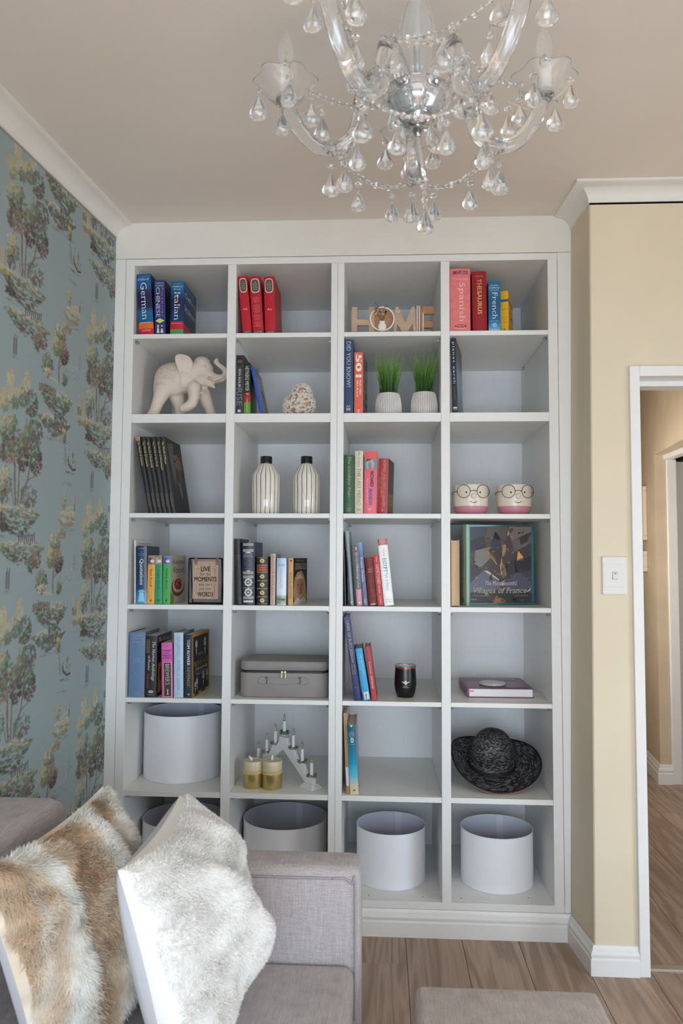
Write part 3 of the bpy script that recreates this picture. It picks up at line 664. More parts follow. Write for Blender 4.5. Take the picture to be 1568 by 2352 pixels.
def ell(u, v, ru, rv, n=16, a0=0): return [(u+ru*math.cos(2*PI*i/n+a0), v+rv*math.sin(2*PI*i/n+a0)) for i in range(n)]
def soval(o, u, a, ru, rv, col, lay=0, n=20, pw=1.0):
    pts = []
    for i in range(n):
        t = 2*PI*i/n; c, s = math.cos(t), math.sin(t)
        pts.append((u*o.w+ru*o.w*math.copysign(abs(c)**pw, c), o.h*(1-a)+rv*o.h*math.copysign(abs(s)**pw, s)))
    f = lambda p, q: (p, o.bul*(2*p/o.w)**2-0.0004-0.0002*lay, q)
    f.curved = True
    return patch(o.e, f, pts, col)
WH, CRM_, GOLD = (235, 235, 232), (226, 214, 180), (206, 176, 104)

# --- top shelf, first cubby: three dictionaries
_dk = lambda nm, low: bands(nm, [(0, low[0]), (0.12, low[1]), (0.24, (18, 98, 146)), (0.36, (14, 60, 112)), (0.5, (34, 32, 78)), (0.7, (20, 44, 96)), (0.86, (16, 92, 142)), (1, (14, 84, 138))], 0.25, True)
o = book(1, 1, (319.4, 353.9), 767.7, 311, 631, 'thick blue German dictionary with an orange and red foot', 0.16, 0.02, bands('german_spine', [(0, (196, 26, 52)), (0.095, (196, 26, 52)), (0.10, (222, 108, 44)), (0.2, (222, 108, 44)), (0.21, (16, 92, 142)), (0.36, (18, 104, 152)), (0.46, (34, 32, 84)), (0.68, (34, 30, 80)), (0.82, (14, 88, 146)), (1, (14, 92, 150))], 0.25, True), (18, 26, 50), rnd=0.06)
sh(o, 'Concise', .04, .6, .12, (120, 170, 200), serif=True); sh(o, 'Oxford', .085, .72, .17, WH, serif=True); sv(o, 'German', .14, .75, .42, WH, serif=True); sh(o, 'Dictionary', .80, .7, .11, WH, serif=True); sh(o, 'OXFORD', .93, .62, .10, WH, serif=True)
o = book(1, 1, (355.2, 380), 767.7, 353.9, 644, 'navy picture dictionary of Chinese with a yellow diamond', 0.15, 0.02, (32, 54, 118), (16, 22, 52), rnd=0.05)
sh(o, 'Oxford', .05, .75, .15, WH, serif=True); sh(o, 'DUDEN', .1, .7, .13, WH, serif=True); sv(o, 'CHINESE', .13, .67, .36, WH, cu=-.16, serif=True); sv(o, 'Pictorial', .13, .66, .2, (216, 96, 150), cu=.26, shear=.25, space=1.3)
patch(o.e, o.sp, [(-.42*o.w, .26*o.h), (0, .215*o.h), (.42*o.w, .26*o.h), (0, .305*o.h)], (236, 222, 110)); sh(o, 'DICTIONARY', .74, .4, .07, (40, 60, 110))
for u, s in ((-.18, 1.0), (.18, .8)):
    soval(o, u, .83+.02*(1-s), .10*s, .018*s, CRM_); patch(o.e, o.sp, [((u-.14)*o.w, .04*o.h), ((u+.14)*o.w, .04*o.h), ((u+.05)*o.w, .15*o.h*s), ((u-.05)*o.w, .15*o.h*s)], CRM_)
o = book(1, 1, (390.3, 420.5), 768, 392, 645.8, 'blue Italian dictionary with a red and green foot', 0.20, 0.015, bands('italian_spine', [(0, (70, 160, 92)), (0.09, (70, 160, 92)), (0.1, (196, 36, 56)), (0.24, (196, 36, 56)), (0.25, (20, 60, 112)), (0.45, (22, 40, 92)), (0.65, (32, 32, 80)), (0.85, (16, 96, 146)), (1, (16, 96, 146))], 0.25, True), bands('italian_cover', [(0, (40, 130, 80)), (0.05, (40, 130, 80)), (0.08, (176, 32, 48)), (0.2, (150, 30, 46)), (0.25, (12, 36, 70)), (0.5, (10, 30, 62)), (0.7, (14, 62, 104)), (1, (14, 84, 130))], 0.25, True), rnd=0.05, yaw=0.0)
sh(o, 'Concise', .05, .6, .1, (140, 180, 205), serif=True); sh(o, 'Oxford', .1, .76, .15, WH, serif=True); sh(o, 'Paravia', .15, .55, .11, WH, serif=True); sv(o, 'Italian', .2, .73, .42, WH, serif=True); sh(o, 'Dictionary', .79, .74, .1, WH, serif=True); sh(o, 'OXFORD', .95, .66, .1, (140, 40, 40), serif=True)
ch(o, 'Concise', .45, .11, .6, .05, (120, 165, 195), serif=True); ch(o, 'Oxford', .5, .23, .84, .1, WH, serif=True); ch(o, 'Paravia', .4, .35, .6, .07, (60, 150, 170), serif=True); ch(o, 'Italian', .5, .47, .84, .12, WH, serif=True); ch(o, 'Dictionary', .5, .6, .84, .08, (60, 140, 170), serif=True)
# second cubby: a set of three red reference volumes
REDX = (186, 16, 40)
rl = ('tall red reference volume M-Z beside the divider', 'red reference volume printed with a long list of contents', 'red reference volume A-L with its cover showing')
for i, (xb, xt, yt, tx) in enumerate((((557.5, 578.8), 545.8, 634.7, 'M-Z'), ((580.6, 606), 571.8, 635.7, None), ((608.9, 633), 605, 635, 'A-L'))):
    o = book(1, 2, xb, 766, xt, yt, rl[i], 0.21, 0.02, REDX, (176, 14, 40), rnd=0.06, group='red reference set')
    soval(o, 0, .165, .4, .125, CRM_, 0, 24, .6); soval(o, 0, .165, .34, .11, (84, 80, 76), 1, 24, .6)
    for q, wd in enumerate((.2, .44, .36, .44, .4)):
        letter(o.e, ('THE', 'ILLUSTRATED', 'GREAT', 'ENCYCLOPEDIC', 'DICTIONARY')[q], lambda u, v: (u, o.bul*(2*u/o.w)**2-0.0009, v), 0, o.h*(1-.105-.03*q), wd*o.w, .07*o.w, CRM_)
    if tx: sh(o, tx, .575, .44, .2, CRM_, bold=.02)
    else:
        for q in range(24):
            if q in (5, 13, 19): continue
            sh(o, ('SCIENCE', 'ENCYCLOPEDIA', 'HISTORY', 'GEOGRAPHY MAPS', 'ART', 'GREAT BIOGRAPHIES')[q % 6], .37+.0215*q, (.4, .62, .5, .7, .36, .66)[q % 6], .045, (222, 180, 150))
    spatch(o, -.48, .48, .945, .99, (70, 60, 58)); letter(o.e, ('VOLUME TWO', 'VOLUME THREE', 'VOLUME ONE')[i], lambda u, v: (u, o.bul*(2*u/o.w)**2-0.0009, v), 0, o.h*.032, o.w*.7, o.h*.018, CRM_)
# fourth cubby
o = book(1, 4, (1033.3, 1081), 759.5, 1033.6, 617, 'fat salmon pink Spanish dictionary', 0.16, 0.02, (222, 122, 122), rnd=0.05, bnoise=.04)
spatch(o, -.36, .38, .04, .09, (150, 48, 70)); letter(o.e, 'Collins', lambda u, v: (u, -0.001, v), .08*o.w, o.h*.935, .5*o.w, o.h*.036, (236, 200, 190), serif=True)
sh(o, 'Concise', .16, .72, .13, (240, 190, 176), serif=True); sv(o, 'Spanish', .22, .84, .34, (240, 206, 196), cu=.06, serif=True); soval(o, .02, .905, .3, .022, (140, 44, 66)); letter(o.e, 'NEW', lambda u, v: (u, -0.001, v), .02*o.w, o.h*.095, .4*o.w, o.h*.024, (236, 200, 190)); sh(o, 'DICTIONARY', .945, .56, .05, (240, 200, 190))
o = book(1, 4, (1086, 1119.8), 759.5, 1083.3, 623, 'dark red thesaurus with gold lettering', 0.16, 0.02, (150, 22, 34), rnd=0.12)
sh(o, 'COLLINS', .085, .56, .09, GOLD, serif=True); sv(o, 'THESAURUS', .13, .71, .3, (232, 196, 110), serif=True, bold=.01)
o = book(1, 4, (1122, 1149.3), 759.5, 1121, 645.6, 'blue pocket French dictionary with a paler foot', 0.14, 0.02, bands('french_spine', [(0, (150, 190, 215)), (0.1, (60, 150, 200)), (0.2, (20, 112, 160)), (0.35, (18, 96, 146)), (0.6, (20, 90, 130)), (0.8, (16, 110, 150)), (1, (16, 110, 146))], 0.25, True), hard=False, rnd=.04)
sh(o, 'Pocket', .085, .62, .12, WH, serif=True); sh(o, 'Oxford', .13, .86, .16, WH, serif=True); sh(o, 'HACHETTE', .18, .7, .08, WH, serif=True); sv(o, 'French', .22, .75, .42, WH, cu=.04, serif=True); sh(o, 'DICTIONARY', .79, .7, .06, WH, serif=True); soval(o, 0, .87, .22, .045, (130, 180, 205)); sh(o, 'OXFORD', .96, .86, .11, WH, serif=True)
o = book(1, 4, (1151.5, 1168.5), 759.5, 1149.6, 668.8, 'small yellow Latin dictionary with a blue stripe', 0.125, 0.045, bands('latin_spine', [(0, (226, 172, 20)), (0.74, (226, 172, 20)), (0.745, (30, 92, 140)), (0.80, (30, 92, 140)), (0.805, (226, 172, 20))], 0.35), hard=False, rnd=.03, yaw=R(-17))
sh(o, 'Pocket', .12, .5, .1, (60, 50, 20)); sh(o, 'Latin', .43, .75, .22, (40, 50, 60), serif=True); sh(o, 'Latin', .62, .6, .15, (70, 56, 20), serif=True); sh(o, 'English', .68, .6, .15, (70, 56, 20), serif=True); sh(o, 'Latin', .74, .6, .15, (70, 56, 20), serif=True); sh(o, 'L', .92, .4, .4, (20, 70, 130), serif=True, bold=.02)
ch(o, 'Latin', .55, .55, .8, .12, (60, 56, 30), serif=True); ch(o, 'DICTIONARY', .5, .4, .7, .04, (110, 84, 20)); cpoly(o, [(.0, .7), (.06, .7), (.06, 1), (0, 1)], (50, 80, 110))

# --- second shelf
o = book(2, 2, (539.3, 558.8), 950.6, 540.2, 816, 'charcoal biography with a portrait printed on its spine', 0.155, 0.02, (46, 48, 54), (28, 30, 36), rnd=.03)
soval(o, 0, .105, .44, .085, (28, 22, 22)); soval(o, 0, .1, .26, .05, (112, 74, 58), 1); soval(o, 0, .06, .28, .025, (20, 16, 16), 2); soval(o, 0, .145, .2, .025, (40, 28, 24), 2)
sv(o, 'SIYA KOLISI', .23, .54, .26, (225, 225, 225), bold=.015); sv(o, 'RISE', .56, .85, .66, (120, 124, 132)); spatch(o, -.16, .16, .92, .96, (225, 225, 225)); sh(o, 'H', .94, .12, .16, (40, 40, 44), bold=.02)
o = book(2, 2, (559.8, 575), 950.6, 559.5, 833, 'narrow black, red and green rugby biography', 0.15, 0.02, bands('rugby_spine', [(0, (96, 150, 40)), (0.22, (96, 150, 40)), (0.24, (170, 30, 40)), (0.40, (150, 24, 36)), (0.43, (22, 26, 28)), (1, (18, 24, 24))], 0.3, True), bands('rugby_cover', [(0, (70, 120, 30)), (0.3, (60, 100, 30)), (0.4, (120, 24, 30)), (0.6, (20, 24, 26)), (1, (16, 18, 20))], 0.3, True), hard=False, rnd=.03)
sv(o, 'HEYNEKE MEYER', .07, .55, .56, (200, 214, 196)); sv(o, '7', .58, .63, .4, (220, 220, 200)); sv(o, '7 SPRINGBOKS', .67, .95, .28, (170, 196, 130))
o = book(2, 2, (596.5, 604.6), 950.3, 575.5, 844, 'blue hardback leaning left with a grey photo cover', 0.185, 0.02, (34, 76, 168), bands('grey_photo_cover', [(0, (96, 94, 110)), (0.5, (104, 100, 112)), (1, (74, 80, 96))], 0.3, True), rnd=.1)
sv(o, 'DREAMS TO DARE', .12, .62, .5, (70, 110, 190), serif=True); cpoly(o, ell(.55, .42, .14, .07), (150, 120, 110)); cpoly(o, ell(.6, .5, .1, .1), (60, 60, 80), 1); cpoly(o, ell(.52, .36, .08, .03), (190, 150, 130), 2)
o = book(2, 3, (789, 811), 948, 790.4, 780.6, 'tall navy question book standing beside the divider', 0.22, 0.02, (36, 66, 104), rnd=.05)
sv(o, 'DID YOU KNOW?', .025, .64, .44, (214, 216, 206), serif=True); sh(o, 'AA', .9, .5, .26, (200, 200, 190), serif=True); spatch(o, -.22, .2, .925, .945, (190, 190, 184)); sh(o, 'READER', .955, .5, .1, (190, 190, 184), serif=True)
o = book(2, 3, (813, 833.5), 948, 813, 809, 'orange travel book with a large 501 on the spine', 0.185, 0.02, (224, 100, 74), bands('travel_cover', [(0, (110, 60, 50)), (0.1, (150, 66, 52)), (0.2, (60, 80, 96)), (0.45, (50, 84, 104)), (0.5, (124, 70, 60)), (0.6, (90, 60, 60)), (0.7, (40, 78, 100)), (1, (46, 90, 116))], 0.25, True), rnd=.03, yaw=R(-4), hard=False)
sv(o, '501', .035, .41, .68, (244, 232, 220), bold=.035); sv(o, 'MUST-VISIT', .45, .7, .2, (246, 226, 214), cu=.18, bold=.03); sv(o, 'WILD PLACES', .45, .73, .2, (246, 226, 214), cu=-.14, bold=.03); sh(o, 'P', .945, .26, .24, (246, 232, 222), bold=.02); sh(o, 'S', .97, .26, .2, (246, 232, 222), bold=.02)
ch(o, '501', .4, .12, .7, .13, (190, 180, 170), bold=.03); cpoly(o, ell(.4, .5, .25, .06), (150, 90, 70)); cpoly(o, ell(.7, .62, .2, .05), (120, 56, 60)); cpoly(o, [(.1, .75), (.9, .72), (.9, .8), (.1, .85)], (70, 110, 130)); cpoly(o, ell(.6, .35, .25, .03), (110, 130, 140))
o = book(2, 4, (1038.5, 1051), 948, 1033.8, 777, 'tall thin black photo book of the planet', 0.25, 0.03, (32, 34, 38), bands('planet_cover', [(0, (34, 66, 84)), (0.15, (50, 84, 100)), (0.3, (108, 128, 132)), (0.55, (124, 140, 142)), (0.68, (70, 110, 140)), (0.8, (20, 40, 66)), (1, (16, 20, 26))], 0.3, True), rnd=.03, yaw=R(-11))
sv(o, 'planet earth', .05, .6, .55, (190, 215, 225), space=1.2); sv(o, 'ALASTAIR FOTHERGILL', .64, .82, .18, (130, 134, 140)); spatch(o, -.3, .4, .91, .93, (215, 215, 210)); spatch(o, -.3, .4, .94, .95, (150, 150, 150))
cpoly(o, [(.02, .3), (.2, .38), (.5, .5), (.9, .66), (.9, .72), (.45, .6), (.1, .5)], (120, 180, 205)); cpoly(o, [(.02, .62), (.12, .66), (.12, .8), (.02, .84)], (60, 130, 160))

# --- third shelf: six matching art volumes leaning together
wl_ = ((341, 351), (351.4, 361.2), (361.4, 371.4), (371.6, 382), (382.3, 392.6), (392.9, 403))
tt = (311, 323, 333.4, 345, 355.9, 367); nm = ('Cezanne', 'Leonardo', 'Rembrandt', 'Van Gogh', 'Michelangelo', 'Manet')
ls = ('leftmost of the six leaning black art books, its spine head torn', 'second from the left of the six leaning black art books', 'third from the left of the six leaning black art books', 'fourth from the left of the six leaning black art books', 'fifth from the left of the six leaning black art books', 'rightmost leaning black art book with a painted portrait cover')
for i in range(6):
    o = book(3, 1, wl_[i], 1178, tt[i], 1004, ls[i], 0.235, 0.02, (30, 30, 32), (34, 32, 30) if i < 5 else (40, 38, 34), rnd=.1, group='leaning black art books', rough=.45, bnoise=.1)
    sv(o, 'The World of '+nm[i], .06, .36+.012*(len(nm[i])-5), .5, (216, 196, 140), serif=True, bold=.01); sv(o, 'TIME-LIFE LIBRARY OF ART', .74, .92, .26, (150, 130, 90))
    if i == 0: spatch(o, -.5, .5, 0, .055, (176, 130, 100))
    if i == 5:
        cpoly(o, [(.12, .08), (.5, .04), (.55, .3), (.45, .42), (.35, .62), (.28, .62), (.15, .3)], (94, 98, 92)); cpoly(o, ell(.62, .18, .22, .1), (62, 46, 36), 1); cpoly(o, [(.42, .2), (.66, .18), (.82, .26), (.84, .36), (.72, .45), (.52, .42), (.44, .32)], (142, 102, 80), 2)
        cpoly(o, [(.5, .38), (.8, .38), (.78, .56), (.66, .62), (.54, .52)], (110, 68, 50), 3); cpoly(o, [(.4, .28), (.52, .26), (.52, .3), (.42, .31)], (64, 44, 36), 4); cpoly(o, [(.48, .55), (.62, .58), (.68, .75), (.6, .8), (.5, .7)], (120, 116, 108), 3); cpoly(o, ell(.62, .24, .05, .012), (40, 30, 26), 4)
# third shelf, third cubby
o = book(3, 3, (788.5, 813.5), 1179.5, 789, 1044.6, 'dark green cookery book with gilt script', 0.2, 0.02, (44, 92, 62), rnd=.12)
sv(o, 'The Cookery Year', .03, .72, .34, GOLD, shear=.35, serif=True); sh(o, 'READERS', .91, .5, .1, GOLD, serif=True); sh(o, 'DIGEST', .945, .36, .08, GOLD)
o = book(3, 3, (814.4, 833.6), 1179.5, 815.3, 1035.6, 'cream history book with black capitals on the spine', 0.17, 0.02, (216, 204, 178), rnd=.12)
sv(o, 'Harold Acton', .02, .26, .22, (40, 36, 34), serif=True); sv(o, 'THE LAST MEDICI', .28, .87, .36, (36, 32, 30), serif=True); sh(o, 'M', .94, .4, .3, (30, 28, 28), serif=True)
o = book(3, 3, (834.3, 864.8), 1179.5, 836.4, 1037, 'pink autobiography with a photo strip on the spine', 0.17, 0.02, bands('pink_spine', [(0, (224, 84, 104)), (0.6, (222, 96, 118)), (0.82, (226, 92, 94)), (1, (226, 88, 84))], 0.3, True), (196, 56, 62), rnd=.04)
spatch(o, -.5, .5, .115, .28, (120, 138, 150)); 
_fn = lambda u, v, o=o: (u, o.bul*(2*u/o.w)**2-0.0008, v)
patch(o.e, _fn, [(-.3*o.w, .72*o.h), (.2*o.w, .72*o.h), (.28*o.w, .8*o.h), (.1*o.w, .88*o.h), (-.2*o.w, .88*o.h), (-.36*o.w, .8*o.h)], (200, 160, 146)); patch(o.e, lambda u, v, o=o: (u, -0.0006, v), [(-.4*o.w, .84*o.h), (-.3*o.w, .88*o.h), (.2*o.w, .885*o.h), (-.1*o.w, .85*o.h)], (70, 64, 60))
sv(o, 'RICHARD', .32, .57, .26, (40, 36, 42), cu=.1, bold=.04); sv(o, 'BRANSON', .60, .86, .26, (110, 90, 130), cu=.02, bold=.05); sv(o, 'THE AUTOBIOGRAPHY', .43, .84, .09, (250, 190, 190), cu=-.26); sh(o, 'V', .93, .26, .2, (246, 214, 210), shear=.3)
o = book(3, 3, (865.5, 889), 1179.5, 869, 1053, 'brick red history book with a gilt painted cover', 0.15, 0.03, (172, 54, 58), bands('keys_cover', [(0, (70, 40, 24)), (0.08, (120, 92, 50)), (0.38, (132, 104, 58)), (0.39, (60, 34, 22)), (0.7, (78, 44, 26)), (1, (52, 28, 20))], 0.35, True), rnd=.05, yaw=R(-9))
sv(o, 'KEEPERS of the KEYS of HEAVEN', .03, .87, .24, (214, 180, 140), cu=.1, serif=True); sv(o, 'A HISTORY OF THE PAPACY', .2, .7, .15, (224, 170, 140), cu=-.14, serif=True); sv(o, 'ROGER COLLINS', .34, .56, .11, (210, 150, 110), cu=-.36); sh(o, 'A', .93, .2, .26, (240, 226, 210), serif=True)
for q in range(26):
    cpoly(o, ell(random.uniform(.1, .9), random.uniform(.1, .5), .035, .022, 8), random.choice([(150, 100, 50), (190, 140, 80), (110, 60, 36), (130, 60, 44)]), 1)
ch(o, 'KEEPERS OF', .5, .67, .7, .04, (200, 170, 110), serif=True); ch(o, 'THE KEYS', .5, .74, .7, .04, (200, 170, 110), serif=True); ch(o, 'HEAVEN', .5, .81, .6, .04, (200, 170, 110), serif=True)

# --- fourth shelf, first cubby
o = book(4, 1, (308, 311.8), 1386, 308, 1240, 'thin white booklet at the left end of the cookbooks', 0.21, 0.03, (218, 214, 210), hard=False, rnd=0)
for q in range(3): ch(o, 'NOTES NEWS RECIPES', .5, .05+.04*q, .8, .02, (120, 116, 116))
o = book(4, 1, (312.3, 336.9), 1386, 312.4, 1254.8, 'dark blue dictionary of quotations with gold capitals', 0.17, 0.02, bands('quot_spine', [(0, (70, 150, 196)), (0.16, (50, 130, 180)), (0.26, (34, 70, 110)), (0.5, (30, 58, 92)), (1, (24, 52, 88))], 0.3, True), (40, 48, 66), rnd=.06)
sv(o, 'Quotations', .22, .67, .42, (230, 230, 224), serif=True, bold=.015); sh(o, 'OXFORD', .04, .6, .09, CRM_, serif=True)
for q, s in enumerate(('THE', 'CONCISE OXFORD', 'DICTIONARY')): sh(o, s, .1+.03*q, (.2, .6, .5)[q], .07, (200, 210, 220))
sh(o, 'of', .2, .14, .1, WH); patch(o.e, o.sp, [(-.3*o.w, .04*o.h), (.3*o.w, .04*o.h), (.18*o.w, .2*o.h), (-.18*o.w, .2*o.h)], (150, 205, 230)); soval(o, 0, .78, .3, .03, (120, 180, 215), 1)
for i, (xb, xt, yt, col, ttl, lb) in enumerate((((337.3, 354.4), 339, 1275.5, (232, 164, 60), 'fast food', 'orange fast food cookbook'), ((355.2, 372), 356, 1275.5, (40, 150, 98), 'vegie food', 'emerald green vegetarian cookbook'), ((372.8, 390.8), 375, 1275.5, (76, 170, 88), 'home food', 'light green home cooking book with a fruit tart cover'))):
    o = book(4, 1, xb, 1386.5, xt, yt, lb, 0.19, 0.02, bands('cook_%d' % i, [(0, col), (0.80, col), (0.805, (150, 128, 108) if i < 2 else (120, 128, 176)), (1, (206, 200, 190) if i < 2 else (130, 138, 182))], 0.35), (178, 172, 152) if i == 2 else col, hard=False, rnd=.03, group='small square cookbooks', yaw=R(-3) if i == 2 else 0)
    sv(o, ttl, .28, .64+.04*(i > 0), .32, (40, 44, 34)); sh(o, 'b', .92, .3, .3, (30, 34, 28), bold=.03, shear=.4)
    spatch(o, -.4, .0, .05, .17, (96, 70, 60) if i < 1 else (170, 168, 170) if i < 2 else (80, 86, 140)); soval(o, .1, .12, .28, .03, (226, 220, 214), 1)
    if i == 2:
        ch(o, 'home', .5, .13, .75, .1, (120, 98, 84)); ch(o, 'food', .5, .3, .7, .13, (110, 104, 88)); cpoly(o, [(.0, .75), (.25, .85), (.2, 1), (0, 1)], (120, 130, 60)); cpoly(o, ell(.48, .66, .42, .2), (104, 66, 44), 1); cpoly(o, ell(.5, .62, .36, .16), (206, 178, 140), 2); cpoly(o, ell(.5, .6, .28, .12), (120, 56, 36), 3)
        for q in range(12): cpoly(o, ell(.5+.2*math.cos(q*2.4)*(.3+.06*q), .6+.09*math.sin(q*2.4)*(.3+.06*q), .06, .025, 10), ((150, 44, 34), (190, 96, 50), (90, 40, 60))[q % 3], 4)
        cpoly(o, ell(.75, .55, .06, .14), (190, 170, 130), 5)
# fourth shelf, second cubby
o = book(4, 2, (542.8, 555.2), 1390.8, 538.5, 1237.6, 'tall worn black leather book leaning on the divider', 0.2, 0.02, (44, 44, 46), rnd=.14, rough=.5, bnoise=.15)
for a in (.25, .3, .9): spatch(o, -.46, .46, a, a+.006, (96, 92, 84))
sh(o, 'SHAKESPEARE', .27, .7, .1, (120, 114, 100), serif=True)
o = book(4, 2, (555.4, 585), 1390.8, 555.2, 1245, 'large navy leather volume with ornate silver tooling', 0.2, 0.015, (24, 36, 66), rnd=.1)
SIL = (206, 202, 184)
for a in (.02, .115, .47, .535, .865): 
    spatch(o, -.42, .42, a, a+.006, SIL); spatch(o, -.42, .42, a+.034, a+.04, SIL)
    for q in range(7): soval(o, -.36+.12*q, a+.02, .045, .011, SIL, 1, 8)
for a in (.595, .755):
    for q in range(8): 
        t = q*PI/4; soval(o, .24*math.cos(t), a+.045+.05*math.sin(t), .1, .02, SIL, 1, 8)
    soval(o, 0, a+.045, .14, .028, (24, 36, 66), 2, 10); soval(o, 0, a+.045, .09, .018, SIL, 3, 10)
spatch(o, -.44, .44, .725, .731, SIL)
for q, s in enumerate(('NATHANIEL', 'HAWTHORNE', 'THE SCARLET LETTER', 'THE HOUSE OF', 'THE SEVEN GABLES', 'THE BLITHEDALE', 'ROMANCE', 'THE MARBLE FAUN')): sh(o, s, .205+.029*q+(.01 if q > 1 else 0), (.7, .76, .62, .5, .6, .6, .36, .62)[q], .11 if q < 2 else .06, SIL, serif=True, bold=.01)
patch(o.e, o.sp, [(-.3*o.w, .82*o.h), (.3*o.w, .82*o.h), (0, .85*o.h)], SIL); patch(o.e, o.sp, [(-.2*o.w, .55*o.h), (.2*o.w, .55*o.h), (0, .525*o.h)], SIL); spatch(o, -.38, .38, .925, .96, SIL)
o = book(4, 2, (588.5, 615.5), 1390.8, 588.5, 1278.6, 'black leather volume with gilt rosettes and a red title panel', 0.17, 0.02, (34, 30, 32), rnd=.12)
spatch(o, -.46, .46, .19, .31, (150, 44, 34)); sh(o, 'CHARLES', .225, .6, .1, GOLD, serif=True); sh(o, 'DICKENS', .27, .6, .1, GOLD, serif=True)
for a in (.02, .17, .18, .315, .33, .49, .5, .655, .665, .82, .83, .97): spatch(o, -.46, .46, a, a+.005, (200, 168, 110))
for a in (.085, .41, .58, .745, .905):
    for q in range(6):
        t = q*PI/3; soval(o, .13*math.cos(t), a+.03*math.sin(t), .085, .018, (218, 186, 130), 1, 8)
    soval(o, 0, a, .05, .011, (34, 30, 32), 2, 8)
o = book(4, 2, (620, 631.8), 1390.8, 621.4, 1271.7, 'slim pinkish book with vertical capitals', 0.15, 0.02, (196, 164, 150), (150, 136, 122), rnd=.1)
sv(o, 'KAFFITER', .05, .4, .34, (110, 84, 72), serif=True); sv(o, 'SHAKA ZULU', .42, .8, .36, (110, 76, 66)); sv(o, 'EB RITTER', .87, .97, .2, (110, 84, 72))
o = book(4, 2, (634.3, 656.6), 1390.8, 635.5, 1281.8, 'pale blue and white paperback with a misty tree line', 0.16, 0.02, bands('misty_spine', [(0, (190, 200, 200)), (0.05, (120, 140, 110)), (0.17, (130, 150, 130)), (0.24, (206, 216, 220)), (0.6, (198, 212, 222)), (0.85, (176, 200, 222)), (1, (150, 186, 220))], 0.25, True), hard=False, rnd=.04)
sh(o, '500', .15, .74, .3, (130, 140, 120)); sv(o, 'TRANSVAALERS', .2, .64, .3, (150, 168, 190), serif=True); soval(o, -.2, .87, .22, .03, (96, 124, 70)); soval(o, .2, .88, .25, .026, (84, 110, 66))
o = book(4, 2, (661, 673), 1390.8, 661.5, 1281.8, 'tan classic paperback with a hooded figure on its black cover', 0.175, 0.02, (222, 170, 110), (30, 26, 26), hard=False, rnd=.03, yaw=R(-12))
sv(o, 'NATHANIEL HAWTHORNE', .3, .85, .4, (110, 76, 50), serif=True); soval(o, 0, .06, .2, .018, (60, 40, 30))
ch(o, 'PENGUIN CLASSICS', .5, .05, .6, .018, (200, 196, 190)); ch(o, 'NATHANIEL HAWTHORNE', .52, .135, .8, .035, (222, 216, 200), serif=True); ch(o, 'THE SCARLET LETTER AND', .52, .185, .8, .03, (222, 216, 200), serif=True); ch(o, 'SELECTED TALES', .52, .225, .8, .03, (222, 216, 200), serif=True)
cpoly(o, [(.02, .72), (.1, .42), (.3, .3), (.6, .28), (.8, .42), (.9, .62), (.98, .88), (.9, 1), (.1, 1)], (176, 146, 112)); cpoly(o, ell(.48, .6, .28, .2), (168, 116, 88), 1); cpoly(o, [(.2, .46), (.5, .34), (.75, .48), (.5, .44)], (206, 180, 146), 2)
for u in (.36, .6): cpoly(o, ell(u, .58, .06, .012, 10), (60, 40, 34), 3)
cpoly(o, [(.46, .58), (.54, .58), (.58, .7), (.42, .7)], (140, 90, 66), 3); cpoly(o, ell(.5, .75, .1, .01, 10), (110, 56, 46), 3); cpoly(o, [(.02, .95), (.3, .84), (.5, .9), (.75, .85), (.98, .96), (.98, 1), (.02, 1)], (206, 196, 180), 4)
# fourth shelf, third cubby
o = book(4, 3, (792, 794), 1391, 789, 1262, 'very thin dark magazine leaning against the left divider', 0.2, 0.03, (60, 60, 64), hard=False, rnd=0)
o = book(4, 3, (803, 812.5), 1391.5, 791.5, 1219.8, 'tall grey photo book with a turquoise cover edge', 0.24, 0.03, bands('grey_glossy', [(0, (40, 42, 44)), (0.2, (70, 72, 74)), (0.5, (46, 48, 50)), (0.85, (96, 96, 96)), (1, (120, 120, 118))], 0.2, True), (110, 176, 190), rnd=.05)
sv(o, 'SOUTH AFRICA', .2, .45, .3, (120, 122, 124)); soval(o, 0, .955, .3, .012, (190, 190, 186))
o = book(4, 3, (819.7, 832.4), 1391.5, 810.2, 1248, 'grey and pink paperback with a portrait at the spine head', 0.13, 0.03, bands('whisper', [(0, (196, 120, 140)), (0.255, (196, 120, 140)), (0.26, (74, 70, 72)), (0.8, (96, 92, 92)), (1, (170, 160, 152))], 0.35), rnd=.03, hard=False)
soval(o, 0, .085, .34, .055, (70, 50, 46)); soval(o, 0, .085, .2, .036, (206, 160, 140), 1); sv(o, 'No Longer', .16, .32, .3, (220, 216, 214), serif=True); sv(o, 'Whispering', .33, .58, .44, (236, 234, 230), shear=.3, serif=True); sv(o, 'to Power', .6, .72, .3, (220, 216, 214), serif=True); sv(o, 'TERTIA MOLEKE', .76, .9, .3, (236, 190, 200)); soval(o, 0, .95, .2, .015, (240, 220, 224))
o = book(4, 3, (833.6, 845), 1391.5, 820.6, 1246, 'deep blue ocean book with white lettering', 0.15, 0.03, bands('ocean', [(0, (40, 60, 110)), (0.3, (34, 46, 104)), (0.8, (38, 54, 120)), (0.9, (70, 110, 170)), (1, (80, 130, 190))], 0.3, True), rnd=.04)
sv(o, 'Frozen Oceans', .24, .62, .52, (232, 234, 238), serif=True); sv(o, 'Pitkin', .9, .96, .3, (220, 224, 230))
o = book(4, 3, (847, 866.5), 1391.5, 836.6, 1281, 'worn maroon leather book with faded gilt', 0.14, 0.03, (122, 44, 40), rnd=.16, bnoise=.3, rough=.55)
for a in (.24, .26, .285, .305): spatch(o, -.25, .3, a, a+.006, (190, 150, 90))
spatch(o, -.3, .3, .955, .985, (190, 170, 150))
